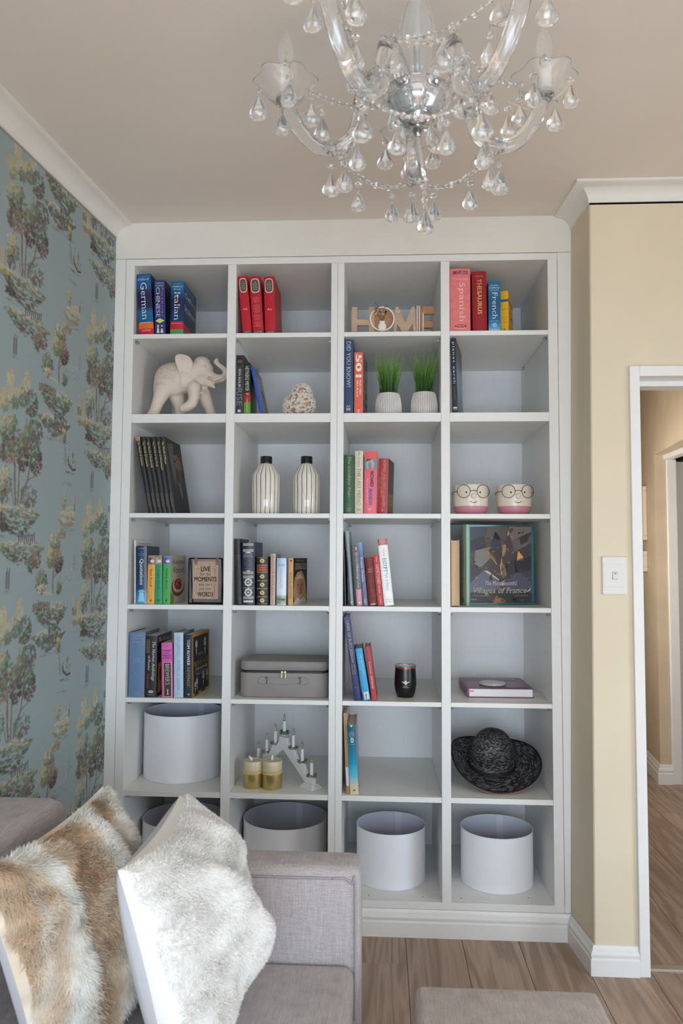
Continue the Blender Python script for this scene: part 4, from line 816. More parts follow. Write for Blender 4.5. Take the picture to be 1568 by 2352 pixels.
o = book(4, 3, (868, 881.5), 1391.5, 857, 1273.8, 'bright red gemstone guide', 0.14, 0.03, (190, 30, 44), hard=False, rnd=.05)
sv(o, 'GEMSTONES', .2, .58, .5, (240, 222, 190), serif=True); sv(o, 'of the World', .6, .75, .3, (240, 210, 190), shear=.3); sv(o, 'SCHUMANN', .81, .95, .26, (236, 200, 180)); sv(o, 'Schumann', .05, .15, .26, (236, 190, 170))
o = book(4, 3, (882.7, 905), 1391.5, 866.6, 1239, 'tall white book on ancient Egypt with a red head band', 0.15, 0.03, bands('egypt', [(0, (224, 222, 216)), (0.9, (224, 222, 216)), (0.905, (170, 38, 52))], 0.2), hard=True, rnd=.04)
sv(o, 'EGYPT', .29, .5, .4, (60, 150, 180), cu=.0, serif=True, bold=.015); sv(o, 'Myth & History', .51, .78, .42, (64, 110, 150), serif=True); sv(o, 'A TREASURY', .14, .27, .24, (226, 110, 90)); sh(o, 'GEDDES &', .91, .74, .1, (60, 56, 54), serif=True); sh(o, 'GROSSET', .94, .7, .1, (60, 56, 54), serif=True); sh(o, 'AN', .05, .2, .1, (230, 190, 180))
# fourth shelf, fourth cubby: a book standing with its fore-edge out, and a large picture book facing forward
def foreedge():
    pl, pr = at(1036, 1394, y=.03), at(1055, 1394, y=.03); h = at(1045, 1240, y=.03).z-RZ[3][0]; w = pr.x-pl.x
    e = empty('book', ((pl.x+pr.x)/2, .03, RZ[3][0]+.0003), 'tan hardback standing with its page edges facing out', 'book')
    m = mat('tan_board', (196, 164, 126), .6, noise=.08, nscale=30)
    B().box(-w/2, -w/2+.0035, 0, .15, 0, h).box(w/2-.0035, w/2, 0, .15, 0, h).box(-w/2, w/2, .147, .15, 0, h).build('cover', m, e, bevel=.0006)
    B().prism([(-w/2+.0036, .146), (-w/2+.0036, .003), (0, .008), (w/2-.0036, .003), (w/2-.0036, .146)], lambda u, v, t: (u, v, t), .003, h-.003).build('pages', mat('old_page_edges', (206, 178, 142), .8, noise=.16, nscale=300, stretch=(8, 1, .05)), e)
foreedge()
def villages():
    y0 = 0.105; pl, pr = at(1073.5, 1390, y=y0), at(1227.5, 1390, y=y0); th = R(-15); w = (pr.x-pl.x)/math.cos(th)*1.05; h = at(1150, 1205, y=y0).z-RZ[3][0]; T = .05
    e = empty('book', (pl.x, y0, RZ[3][0]+.0003), 'large picture book of French villages facing forward in a teal jacket', 'book', rz=-th)
    T = .055
    jk = mat('teal_jacket', (52, 112, 118), .18, noise=.12, nscale=14)
    # jacket: front, rounded spine at the left, back
    B().box(0.006, w, 0, .0025, 0, h).box(0.006, w, T-.0025, T, 0, h).build('cover', jk, e, bevel=.0006)
    spn = [(0.006, 0.0)]+[(-0.004-.004*math.sin(PI*q/6), T*q/6) for q in range(7)]+[(0.006, T)]
    B().prism(spn, lambda u, v, t: (u, v, t), 0, h).build('spine', mat('pale_green_jacket', (150, 178, 152), .3, noise=.05, nscale=30), e)
    B().box(0.007, w-.004, .0027, T-.0027, .004, h-.004).build('pages', M_PAGEW, e)
    S2 = lambda u, v: (-0.0084-.0003, T*.5-u, v)
    letter(e, 'The Most Beautiful Villages of France', S2, 0, h*.52, h*.62, T*.34, (70, 92, 76), rot=-90, serif=True, shear=.2); letter(e, 'BONHOURE', S2, 0, h*.93, h*.07, T*.2, (70, 92, 76), rot=-90); 
    patch(e, S2, ell(0, h*.08, T*.2, h*.02), (96, 122, 100)); patch(e, S2, ell(0, h*.05, T*.24, h*.012), (96, 122, 100))
    rng = random.Random(3)
    def P(pts, col, lay=1):
        col = tuple(min(255, int(x*1.1+3)) for x in col); patch(e, lambda u, v: (u*w, -.0002-.00012*lay, h*(1-v)), pts, col, 'cover_picture', rough=.45)
    L0, L1 = .04, .96
    P([(L0, .03), (L1, .0), (L1, .97), (L0, .97)], (66, 60, 62), 0)
    # slate roofs, lit gables and lanes of the village picture
    for pts, c in (([(.04, .04), (.3, .03), (.25, .12), (.04, .2)], (58, 66, 76)), ([(.3, .03), (.62, .02), (.58, .2), (.28, .16)], (84, 74, 70)), ([(.6, .02), (.96, .02), (.96, .12), (.66, .2)], (110, 100, 92)), ([(.66, .2), (.96, .08), (.96, .22), (.7, .34)], (92, 88, 92)), ([(.04, .2), (.24, .14), (.3, .28), (.04, .34)], (44, 44, 52)), ([(.12, .3), (.32, .28), (.34, .42), (.16, .56), (.1, .5)], (112, 108, 104)), ([(.42, .08), (.52, .28), (.32, .3)], (48, 52, 62)), ([(.42, .08), (.56, .24), (.52, .28)], (74, 72, 76)), ([(.32, .3), (.52, .28), (.5, .5), (.34, .44)], (56, 50, 52)), ([(.27, .27), (.42, .42), (.44, .5), (.3, .36)], (204, 160, 92)), ([(.5, .2), (.58, .26), (.52, .3)], (196, 152, 100)), ([(.52, .28), (.58, .25), (.57, .36), (.52, .4)], (150, 122, 88)), ([(.54, .36), (.68, .24), (.7, .4), (.56, .52)], (70, 62, 66)), ([(.76, .32), (.84, .4), (.84, .44), (.74, .44)], (206, 150, 84)), ([(.7, .44), (.96, .38), (.96, .56), (.72, .6)], (46, 46, 54)), ([(.48, .46), (.51, .4), (.53, .56), (.5, .64)], (190, 146, 92)), ([(.5, .5), (.6, .48), (.6, .62), (.52, .66)], (112, 98, 84)),
                   ([(.04, .72), (.24, .57), (.52, .72), (.46, .8), (.04, .86)], (88, 88, 104)), ([(.24, .57), (.3, .57), (.56, .74), (.52, .76)], (178, 170, 160)), ([(.52, .74), (.76, .57), (.96, .72), (.96, .84), (.56, .84)], (74, 76, 92)), ([(.04, .84), (.5, .8), (.96, .84), (.96, .97), (.04, .97)], (56, 50, 50)), ([(.36, .94), (.44, .88), (.58, .94), (.56, .97), (.38, .97)], (190, 132, 84)), ([(.04, .5), (.14, .5), (.2, .58), (.04, .68)], (58, 54, 60)), ([(.78, .16), (.92, .11), (.92, .2), (.8, .25)], (128, 118, 110)), ([(.56, .52), (.7, .42), (.74, .58), (.6, .66)], (60, 54, 58)), ([(.33, .63), (.37, .6), (.37, .68), (.33, .7)], (120, 78, 60)), ([(.58, .06), (.7, .03), (.66, .1), (.6, .14)], (150, 132, 112)), ([(.66, .93), (.72, .89), (.74, .95), (.68, .96)], (140, 100, 76))):
        P(pts, c, 1)
    for q in range(60):
        u, v = rng.uniform(.06, .92), rng.uniform(.05, .94); s = rng.uniform(.01, .03); c = rng.choice([(50, 46, 50), (90, 84, 86), (120, 108, 98), (64, 66, 78), (140, 112, 86), (40, 38, 42)])
        P([(u, v), (u+s*1.5, v-s*.3), (u+s*1.4, v+s*.5), (u+.1*s, v+s*.7)], c, 2)
    for q in range(6): P([(.8+.02*q, .14-.006*q), (.805+.02*q, .138-.006*q), (.805+.02*q, .2-.006*q), (.8+.02*q, .2-.006*q)], (60, 54, 54), 3)
    F = lambda u, v: (u*w, -.0009, h*(1-v))
    F2 = lambda u, v: (u, -.0009, v)
    letter(e, 'The Most Beautiful', F2, w*.5, h*.275, w*.48, h*.052, (222, 214, 200), serif=True, shear=.25); letter(e, 'Villages of France', F2, w*.48, h*.175, w*.8, h*.092, (232, 226, 214), serif=True, shear=.25, bold=.006)
    patch(e, F2, [(w*.88, h*.165), (w*.93, h*.18), (w*.945, h*.21), (w*.935, h*.21), (w*.92, h*.187), (w*.88, h*.172)], (232, 226, 214))
    letter(e, 'MICHELIN GUIDE', F2, w*.09, h*.075, w*.08, h*.014, (200, 196, 190)); letter(e, 'WITH OVER TWO HUNDRED PHOTOGRAPHS', F2, w*.2, h*.12, w*.26, h*.01, (190, 186, 180)); letter(e, 'BY DOMINIQUE REPEROU', F2, w*.8, h*.12, w*.2, h*.01, (190, 186, 180))
villages()

# --- fifth shelf
o = book(5, 1, (294.4, 331.2), 1600.8, 297, 1452, 'thick dusty blue hardback dictionary', 0.19, 0.015, (98, 126, 160), (84, 108, 140), rnd=.06, rough=.6)
for q, s in enumerate(('The Oxford', 'Dictionary of', 'Quotations')): sh(o, s, .05+.05*q, (.62, .78, .6)[q], .11, (176, 172, 140), serif=True)
sh(o, 'FOURTH', .41, .4, .07, (160, 164, 160), serif=True); sh(o, 'EDITION', .45, .4, .07, (160, 164, 160), serif=True); sh(o, 'OXFORD', .93, .4, .06, (140, 156, 170))
o = book(5, 1, (331.8, 358.4), 1601, 334, 1460, 'thick black poetry anthology with white script', 0.2, 0.015, (30, 28, 30), (26, 24, 26), rnd=.04, hard=False)
sv(o, 'The Norton Anthology', .1, .74, .32, (234, 230, 222), cu=.18, shear=.3, serif=True); sv(o, 'of Poetry', .32, .57, .28, (234, 230, 222), cu=-.2, shear=.3, serif=True); sv(o, 'SHORTER EDITION', .06, .28, .12, (190, 150, 80), cu=-.2); sv(o, 'COMPLETE EDITION', .06, .28, .12, (190, 150, 80), cu=-.36); sv(o, 'THIRD EDITION', .62, .86, .13, (210, 70, 50), cu=-.26); soval(o, .04, .91, .24, .025, (170, 166, 160)); sh(o, 'NORTON', .96, .5, .06, (200, 196, 190))
ch(o, 'The Norton', .5, .08, .8, .07, (226, 222, 214), shear=.3, serif=True); cpoly(o, [(.1, .46), (.6, .44), (.6, .9), (.1, .95)], (196, 140, 70)); cpoly(o, ell(.35, .65, .18, .12), (130, 70, 40), 1)
o = book(5, 1, (371.8, 397.2), 1601, 370.4, 1476.8, 'magenta phrase and fable dictionary', 0.14, 0.015, (206, 92, 168), (196, 84, 160), hard=False, rnd=.03)
for q, s in enumerate(("BREWER'S", 'CONCISE', 'DICTIONARY OF', 'PHRASE', '& FABLE')): sh(o, s, .1+.044*q, (.78, .8, .5, .78, .8)[q], (.13, .15, .06, .14, .14)[q], (226, 180, 214) if q == 0 else (60, 24, 54), serif=True, bold=.01)
spatch(o, -.34, .4, .36, .985, CRM_); patch(o.e, lambda u, v, o=o: (u, -.0008, v), [(-.3*o.w, .02*o.h), (.36*o.w, .02*o.h), (.36*o.w, .635*o.h), (-.3*o.w, .635*o.h)], (58, 50, 46)); letter(o.e, "BREWER'S", lambda u, v: (u, -.0012, v), .04*o.w, .42*o.h, .38*o.h, .36*o.w, CRM_, rot=-90, serif=True); letter(o.e, 'I', lambda u, v: (u, -.0012, v), .04*o.w, .1*o.h, .2*o.w, .1*o.h, CRM_, serif=True)
o = book(5, 1, (399, 420.8), 1600.5, 399, 1453, 'pale sky blue memoir with thin capitals', 0.17, 0.015, (176, 198, 214), (120, 140, 158), rnd=.05)
sv(o, 'BECOMING - MICHELLE OBAMA', .07, .89, .3, (120, 156, 184), space=1.1); sh(o, 'V', .94, .2, .2, (140, 170, 190))
o = book(5, 1, (423.5, 442), 1601, 423.4, 1458, 'black and gold biography with couples pictured on the cover', 0.235, 0.015, (36, 44, 62), (30, 28, 30), rnd=.03, hard=False, yaw=R(-3))
sv(o, 'TOM BOWER', .08, .49, .36, (236, 234, 228), bold=.015); sv(o, 'REVENGE', .52, .83, .36, (190, 150, 76), bold=.01); sh(o, '9', .95, .3, .26, (206, 170, 90))
for pts in ([(.0, .0), (1, .0), (1, .045), (0, .045)], [(0, .955), (1, .955), (1, 1), (0, 1)], [(0, .045), (.05, .045), (.05, .955), (0, .955)], [(.93, .045), (1, .045), (1, .955), (.93, .955)]): cpoly(o, pts, (196, 146, 44), 1)
def person_print(u, v, s, hair, face=(190, 186, 182), body=(24, 24, 26)):
    cpoly(o, [(u-.12*s, v+.3*s), (u-.09*s, v+.1*s), (u+.09*s, v+.1*s), (u+.13*s, v+.3*s)], body, 1); cpoly(o, ell(u, v, .085*s, .075*s), hair, 2); cpoly(o, ell(u, v+.025*s, .06*s, .06*s), face, 3); cpoly(o, [(u-.03*s, v+.1*s), (u+.03*s, v+.1*s), (u, v+.22*s)], (210, 208, 204), 3)
    for a in (-.025, .025): cpoly(o, ell(u+a*s, v+.015*s, .012*s, .007*s, 8), (40, 36, 36), 4)
person_print(.22, .15, 1.0, (60, 56, 54)); person_print(.72, .15, 1.3, (22, 20, 22)); person_print(.25, .76, .8, (90, 86, 84)); person_print(.62, .72, .9, (150, 146, 142)); person_print(.84, .7, .8, (110, 106, 102)); person_print(.15, .8, .7, (40, 38, 38))
ch(o, 'REVENGE', .5, .49, .82, .085, (196, 152, 70), bold=.015); ch(o, 'TOM BOWER', .5, .585, .72, .05, (226, 224, 218), bold=.01); ch(o, 'Meghan, Harry and the war', .5, .645, .66, .02, (220, 216, 210)); ch(o, 'between the Windsors', .5, .672, .56, .02, (220, 216, 210)); ch(o, 'Britain\'s leading', .45, .335, .3, .016, (210, 208, 204)); ch(o, 'investigative author', .45, .36, .34, .016, (210, 208, 204))
# fifth shelf, third cubby
o = book(5, 3, (814, 829.5), 1608, 788.6, 1418, 'tall royal blue genealogy book in a clear jacket, leaning', 0.24, 0.012, (34, 48, 112), rnd=.06)
sv(o, 'LINES OF SUCCESSION', .05, .55, .42, (196, 170, 104), bold=.01); sv(o, 'HERALDRY OF ROYAL', .57, .69, .22, (190, 166, 110), cu=.15); sv(o, 'FAMILIES OF EUROPE', .57, .69, .22, (190, 166, 110), cu=-.2); sh(o, 'MACDONALD', .85, .5, .1, (196, 170, 104))
jk = B().box(-o.w/2-.0012, o.w/2+.0012, -.0012, -.0006, 0.0, o.h+.008).box(o.w/2+.0006, o.w/2+.0012, -.0006, o.d, 0.0, o.h+.008).build('clear_jacket', glassmat('clear_film', (245, 248, 250), .08, 1.1), o.e)
o = book(5, 3, (834.6, 851), 1607, 815.5, 1490.5, 'bright sky blue book with a library sticker', 0.18, 0.012, (40, 160, 214), (60, 150, 200), rnd=.06)
sv(o, 'I CAPTURE THE CASTLE', .1, .5, .22, (190, 226, 240), cu=.16, serif=True); sv(o, 'Caribbean', .1, .42, .3, (160, 214, 236), cu=-.16, shear=.3, serif=True); spatch(o, -.3, .36, .84, .975, (225, 222, 214)); letter(o.e, 'E', lambda u, v: (u, -.001, v), .02*o.w, .1*o.h, .2*o.w, .05*o.h, (30, 30, 34), bold=.02); letter(o.e, 'FIC', lambda u, v: (u, -.001, v), .0, .05*o.h, .3*o.w, .03*o.h, (30, 30, 34), bold=.02)
o = book(5, 3, (853.5, 866), 1605, 837.5, 1486, 'thin scarlet book leaning beside the sky blue one', 0.15, 0.015, (174, 36, 40), (150, 34, 36), rnd=.05)
sv(o, 'A Look Around', .28, .5, .34, (232, 220, 206), serif=True); sv(o, 'SIAM ROAD', .54, .78, .36, (236, 226, 214), serif=True)
# fifth shelf, fourth cubby: large book lying flat
def flatbook():
    z0 = RZ[4][0]+.0003; p0, p1, p2, p3 = at(1076, 1602, z=z0), at(1222.6, 1601, z=z0), at(1187.8, 1557.5, z=z0+.036), at(1046.9, 1553, z=z0+.036)
    wid = p1.x-p0.x; dpt = .27; T = .036
    e = empty('book', (p0.x, p0.y, z0), 'large maroon interiors book lying flat', 'book', rz=R(1.0))
    m = mat('maroon_jacket', (106, 44, 72), .3, noise=.08, nscale=20)
    # spine at the left, sheared a little so the stack of pages leans
    B().box(0, wid, 0, dpt, 0, .003).box(0, wid, 0, dpt, T-.003, T).build('cover', m, e, bevel=.0008)
    B().prism([(-.004, 0), (-.007, T*.3), (-.007, T*.7), (-.004, T), (.002, T), (.002, 0)], lambda u, v, t: (u, t, v), 0, dpt).build('spine', m, e)
    B().box(.003, wid-.004, .004, dpt-.004, .0032, T-.0032).build('pages', mat('bright_page_edges', (232, 230, 232), .7, noise=.05, nscale=200, stretch=(.1, .1, 8)), e)
    F = lambda u, v: (u, v, T+.0004)
    patch(e, F, [(.0, dpt*.66), (wid, dpt*.66), (wid, dpt*.78), (0, dpt*.78)], (150, 124, 134)); letter(e, 'Opulent Living', F, wid*.48, dpt*.88, wid*.8, dpt*.12, (222, 206, 210), serif=True)
    patch(e, F, [(wid*.05, dpt*.1), (wid*.95, dpt*.12), (wid*.9, dpt*.03), (wid*.5, dpt*.02)], (122, 60, 88))
    B().box(.004, .02, .0034, .0038, T*.62, T*.72).build('ribbon_marker', mat('marker_pink', (190, 80, 110), .5), e)
    # round marble coaster on it
    q = at(1130.8, 1572, z=z0+T); r = (at(1161, 1572, z=z0+T).x-at(1101, 1572, z=z0+T).x)/2
    co = B().lathe([(0, 0), (r*.96, 0), (r, .002), (r, .006), (r*.94, .0085), (0, .0085)], 40).build('coaster', mat('grey_marble', (196, 198, 192), .3, noise=.16, nscale=60), None, auto=.5, loc=(q.x, q.y, z0+T+.0006))
    tag(co, 'round grey marble coaster lying on the maroon book', 'coaster')
flatbook()
# --- sixth shelf, third cubby
o = book(6, 3, (795.5, 803.3), 1825, 788, 1638, 'thin gold edged fairy tale book with a white label, leaning', 0.27, 0.02, (176, 134, 84), (196, 176, 176), rnd=.05)
sv(o, 'CINDERELLA', .1, .33, .5, (110, 76, 40), serif=True); spatch(o, -.45, .45, .67, .9, (214, 212, 214))
o = book(6, 3, (804, 823.5), 1827, 796.6, 1666, 'turquoise history book fading to cream at its foot', 0.215, 0.012, bands('triumph', [(0, (214, 204, 166)), (0.14, (206, 200, 172)), (0.26, (90, 190, 214)), (0.45, (20, 150, 190)), (0.7, (16, 112, 140)), (1, (14, 90, 112))], 0.25, True), bands('triumph_c', [(0, (190, 176, 146)), (0.2, (150, 156, 160)), (0.5, (120, 140, 156)), (0.8, (110, 130, 146)), (1, (96, 110, 130))], 0.3, True), rnd=.05)
for q, s in enumerate(('THE', 'TRIUMPH', 'OF THE', 'WEST')): sh(o, s, .1+.025*q, (.36, .74, .62, .46)[q], .1, (214, 226, 226), serif=True)
soval(o, .02, .22, .18, .034, (220, 224, 200)); soval(o, .02, .22, .1, .019, (16, 118, 148), 1); sh(o, 'J M ROBERTS', .28, .76, .08, (190, 214, 220)); spatch(o, -.12, .16, .93, .945, (60, 60, 50))
patch(o.e, o.sp, [(-.2*o.w, o.h), (.2*o.w, o.h), (0, o.h*.97)], (230, 230, 220))
# ------------------------------------------------------------------ ornaments on the shelves
def blob(name, chains, voxel, m, parent=None, smooth=6, balls=()):
    """one continuous surface grown round tapered chains of points"""
    b = B()
    for ch_ in chains:
        for i in range(len(ch_)-1):
            (p, r0), (q, r1) = ch_[i], ch_[i+1]; p, q = Vector(p), Vector(q); n = max(2, int((q-p).length/(min(r0, r1)*0.35)))
            for k in range(n+1): t = k/n; c = p.lerp(q, t); b.ball(c, r0+(r1-r0)*t, n=12, m=8)
    for (c, rx, ry, rz) in balls: b.ball(c, rx, ry, rz, n=20, m=14)
    o = b.build(name, m, parent)
    md = o.modifiers.new('remesh', 'REMESH'); md.mode = 'VOXEL'; md.voxel_size = voxel
    ms = o.modifiers.new('smooth', 'SMOOTH'); ms.iterations = smooth; ms.factor = 0.5
    bpy.context.view_layer.update(); bake(o); o.data.polygons.foreach_set('use_smooth', [True]*len(o.data.polygons))
    o.data.materials.clear(); o.data.materials.append(m); return o
# --- HOME sign
def home_sign():
    y0 = .05; T = .018; z0 = RZ[0][0]+.0003
    X = lambda u: at(760+u/3.0154, 740, y=y0).x
    h = at(900, 704, y=y0).z-z0
    e = empty('word_sign', (0, y0, z0), 'wooden HOME letters with a dried flower posy in the O', 'sign')
    MW = mat('pale_oak_veneer', (186, 158, 132), .6, noise=.14, nscale=18, stretch=(.25, 1, 5)); MK = mat('kraft_board', (168, 122, 90), .7, noise=.06, nscale=60); MP = mat('white_card', (228, 222, 212), .6)
    def ext(pts, name, m, yy=0, t=T, bev=.0006): return B().prism(pts, lambda u, v, q: (u, q, v), yy, yy+t).build(name, m, e, bevel=bev, seg=1)
    x0, x1 = X(143), X(300); w = .2*(x1-x0)+.004
    ext([(x0, 0), (x0+w, 0), (x0+w, h*.36), (x1-w, h*.36), (x1-w, 0), (x1, 0), (x1, h), (x1-w, h), (x1-w, h*.56), (x0+w, h*.56), (x0+w, h), (x0, h)], 'letter_h', MW)
    x0, x1 = X(432), X(592); W_ = x1-x0
    ext([(x0, 0), (x0+W_*.11, 0), (x0+W_*.17, h*.38), (x0+W_*.42, 0), (x0+W_*.5, 0), (x0+W_*.56, 0), (x0+W_*.82, h*.38), (x0+W_*.88, 0), (x1, 0), (x1-W_*.09, h*.98), (x1-W_*.17, h), (x1-W_*.24, h*.94), (x0+W_*.51, h*.42), (x0+W_*.24, h*.94), (x0+W_*.17, h), (x0+W_*.09, h*.98)], 'letter_m', MW)
    x0, x1 = X(593), X(716); s = X(640)-x0
    ext([(x0+s, h*.0), (x1, h*.0), (x1, h*.06), (x0+s, h*.06)], 'letter_e', MK); ext([(x0+s*.8, h*.72), (x1, h*.72), (x1, h), (x0+s*.8, h)], 'letter_e', MK, -.002, bev=.002); ext([(x0+s*.8, h*.24), (x1-.006, h*.24), (x1-.006, h*.48), (x0+s*.8, h*.48)], 'letter_e', MK, -.002, bev=.002)
    for q, (a, b_) in enumerate(((0, .14), (.16, .3), (.32, .46), (.48, .62), (.64, .84), (.86, 1.0))): ext([(x0+s*a, 0), (x0+s*b_, 0), (x0+s*b_, h*(1.01 if q < 4 else .76)), (x0+s*a, h*(1.01 if q < 4 else .76))], 'letter_e', (MP, MK)[q % 2] if q < 4 else (MK, MP)[q-4], -.004, T+.004)
    cx = X(354); r = (X(440)-X(268))/2; zc = h-(at(877, 703, y=y0).z-at(877, 732.5, y=y0).z)
    zc = max(zc, r+.0005)
    ring = B().lathe([(r*.9, -T*.6), (r, -T*.6), (r, T*.6), (r*.9, T*.6)], 48, close=True).build('letter_o', MP, e, loc=(cx, T*.3-.004, zc), rot=(R(90), 0, 0), auto=.6)
    B().lathe([(0, -.003), (r*.9, -.003), (r*.9, .003), (0, .003)], 48).build('disc', MK, e, loc=(cx, T*.3, zc), rot=(R(90), 0, 0))
    vs_ = [(0, 0), (.16, 0), (.26, .1), (.31, .3), (.29, .5), (.19, .62), (.19, .72), (.24, .78), (.2, .8), (0, .8)]
    B().lathe([(a*r*1.1, z*r) for a, z in vs_], 24).build('vase', mat('white_ceramic', (230, 226, 220), .4), e, loc=(cx, -.003, zc-r*.95), smooth=True).scale = (1, .35, 1)
    b = B(); rn = random.Random(4)
    for q in range(9):
        a = rn.uniform(-.75, .55); l = rn.uniform(.5, 1.0)*r*1.05; tip = (cx+math.sin(a)*l, -.006-rn.uniform(0, .01), zc-r*.2+math.cos(a)*l); b.tube([(cx, -.004, zc-r*.25), ((cx+tip[0])/2, -.008, (zc-r*.2+tip[2])/2), tip], .0006, 5)
    b.build('dried_stems', mat('dried_stem', (120, 92, 66), .8), e)
    for q in range(26):
        a = rn.uniform(-.8, .55); l = rn.uniform(.55, 1.12)*r; c = (cx+math.sin(a)*l*.9-.004, -.009-rn.uniform(0, .012), zc-r*.2+math.cos(a)*l)
        B().ball(c, rn.uniform(.002, .005), .003, rn.uniform(.003, .008), n=7, m=5).build('dried_flower', ink(rn.choice([(74, 36, 44), (150, 120, 92), (170, 150, 130), (104, 70, 62), (190, 168, 150)]), .8), e)
    b = B().tube([(cx-.012, -.01, zc+r*.9), (cx-.03, -.012, zc+r*1.35)], .0009, 5).tube([(cx+.004, -.01, zc+r*.8), (cx+.022, -.012, zc+r*1.12)], .0009, 5); b.build('dried_stems', mat('dark_twig', (50, 38, 34), .8), e)
home_sign()
# --- elephant
def elephant():
    yb = .13; z0 = RZ[1][0]; s = at(271, 860, y=yb).x-at(270, 860, y=yb).x; s /= 3.0745
    o0 = at(270+400/3.0745, 760+588/3.0745, y=yb)
    # local frame: x along the body (right), y depth, z up; zero under the body on the shelf
    hid = at(350, 951, y=yb).z-z0
    P = lambda u, v, d=0: ((u-400)*s, d*s, (588-v)*s+hid)
    e = empty('elephant_figurine', (o0.x, yb, z0+.0003), 'cream carved elephant figurine with its trunk curled up', 'figurine')
    M = mat('cream_plaster', (214, 200, 186), .65, noise=.03, nscale=40, bump=.12, bscale=120)
    foot = -hid/s
    F = lambda u, d: ((u-400)*s, d*s, 27*s)
    ch = [[(P(350, 360), 92*s), (P(470, 350), 96*s)],
          [(P(470, 330), 84*s), (P(570, 285), 66*s), (P(610, 280), 58*s)],
          # trunk: out, down a little and curled up over the forehead
          [(P(620, 310), 46*s), (P(680, 345), 31*s), (P(735, 342), 26*s), (P(757, 312), 23*s), (P(746, 282), 20*s), (P(722, 262), 18*s), (P(700, 246), 17*s), (P(684, 228), 19*s), (P(690, 213), 15*s)],
          # lower jaw
          [(P(600, 360), 34*s), (P(650, 385), 20*s), (P(676, 405), 11*s)],
          # near hind leg stepping back, far hind leg
          [(P(335, 430, -45), 62*s), (P(305, 500, -48), 44*s), (P(282, 565, -48), 38*s), (F(268, -48), 37*s)], [(F(262, -50), 37*s), (F(278, -54), 36*s)],
          [(P(400, 440, 40), 60*s), (P(425, 530, 45), 40*s), (F(432, 45), 38*s)],
          # near foreleg raised and bent, far foreleg planted
          [(P(545, 420, -45), 52*s), (P(552, 485, -58), 40*s), (P(540, 530, -64), 36*s), (P(500, 556, -64), 33*s), (P(480, 562, -64), 32*s)],
          [(P(590, 440, 40), 54*s), (P(630, 530, 46), 38*s), (F(655, 46), 37*s)],
          # tail
          [(P(272, 350, -10), 16*s), (P(262, 420, -10), 12*s), (P(270, 470, -10), 10*s)]]
    balls = [(P(385, 355), 125*s, 92*s, 116*s), (P(590, 240), 55*s, 60*s, 48*s)]
    blob('body', ch, .0045, M, e, 5, balls)
    B().tube([P(640, 345, -34), P(690, 362, -40), P(738, 345, -40), P(752, 338, -38)], [10*s, 11*s, 8*s, 3*s], 10).build('tusk', M, e, smooth=True); B().tube([P(640, 345, 34), P(690, 362, 40), P(738, 345, 40), P(752, 338, 38)], [10*s, 11*s, 8*s, 3*s], 10).build('tusk', M, e, smooth=True)
    out = [(415, 215), (440, 192), (470, 184), (505, 196), (530, 215), (545, 250), (540, 300), (520, 345), (490, 372), (468, 350), (445, 310), (430, 265)]
    for sd in (-1, 1):
        b = B(); c = P(485, 275, sd*92); v = [c]; n = len(out)
        for k_, q in enumerate(out): v.append(P(q[0], q[1], sd*(80 + (26 if q[0] < 460 else -6))))
        for k_, q in enumerate(out): v.append(P(485+(q[0]-485)*.97, 275+(q[1]-275)*.97, sd*(68 + (26 if q[0] < 460 else -6))))
        v.append(P(485, 275, sd*76))
        f = [(0, 1+i, 1+(i+1) % n) for i in range(n)]+[(1+i, 1+n+i, 1+n+(i+1) % n, 1+(i+1) % n) for i in range(n)]+[(2*n+1, 1+n+(i+1) % n, 1+n+i) for i in range(n)]
        b.add(v, f).build('ear', M, e, smooth=True, sub=2)
    MB_ = mat('carved_plaster', (212, 198, 184), .7, noise=.10, nscale=110, bump=1.0, bscale=110, bdist=.006)
    # carved saddle cloth over the back and carved cap on the forehead
    b = B(); v = []; f = []; nu, nv = 26, 30
    for i in range(nu+1):
        for j in range(nv+1):
            a = -.05+1.0*PI*j/nv*1.02; t = -1.02+1.62*i/nu
            r_ = math.sqrt(max(0, 1-(t*.97)**2)); v.append(((385-400+t*124)*s, -math.cos(a)*99*s*r_, (588-355)*s+hid+math.sin(a)*123*s*r_))
    for i in range(nu):
        for j in range(nv): f.append((i*(nv+1)+j, (i+1)*(nv+1)+j, (i+1)*(nv+1)+j+1, i*(nv+1)+j+1))
    b.add(v, f).build('carved_blanket', MB_, e, smooth=True)
    b = B().ball(P(588, 228), 56*s, 52*s, 38*s, n=24, m=16); b.build('carved_cap', MB_, e, smooth=True)
    for q in range(9):
        a = q/8; B().ball(P(560+55*a, 400+55*math.sin(a*2.2), -64+30*a), 9*s, n=10, m=7).build('necklace_bead', M, e, smooth=True)
    for sd in (-1, 1): B().ball(P(622, 272, sd*50), 8*s, n=10, m=6).build('eye', mat('eye_relief', (196, 182, 168), .6), e, smooth=True)
elephant()
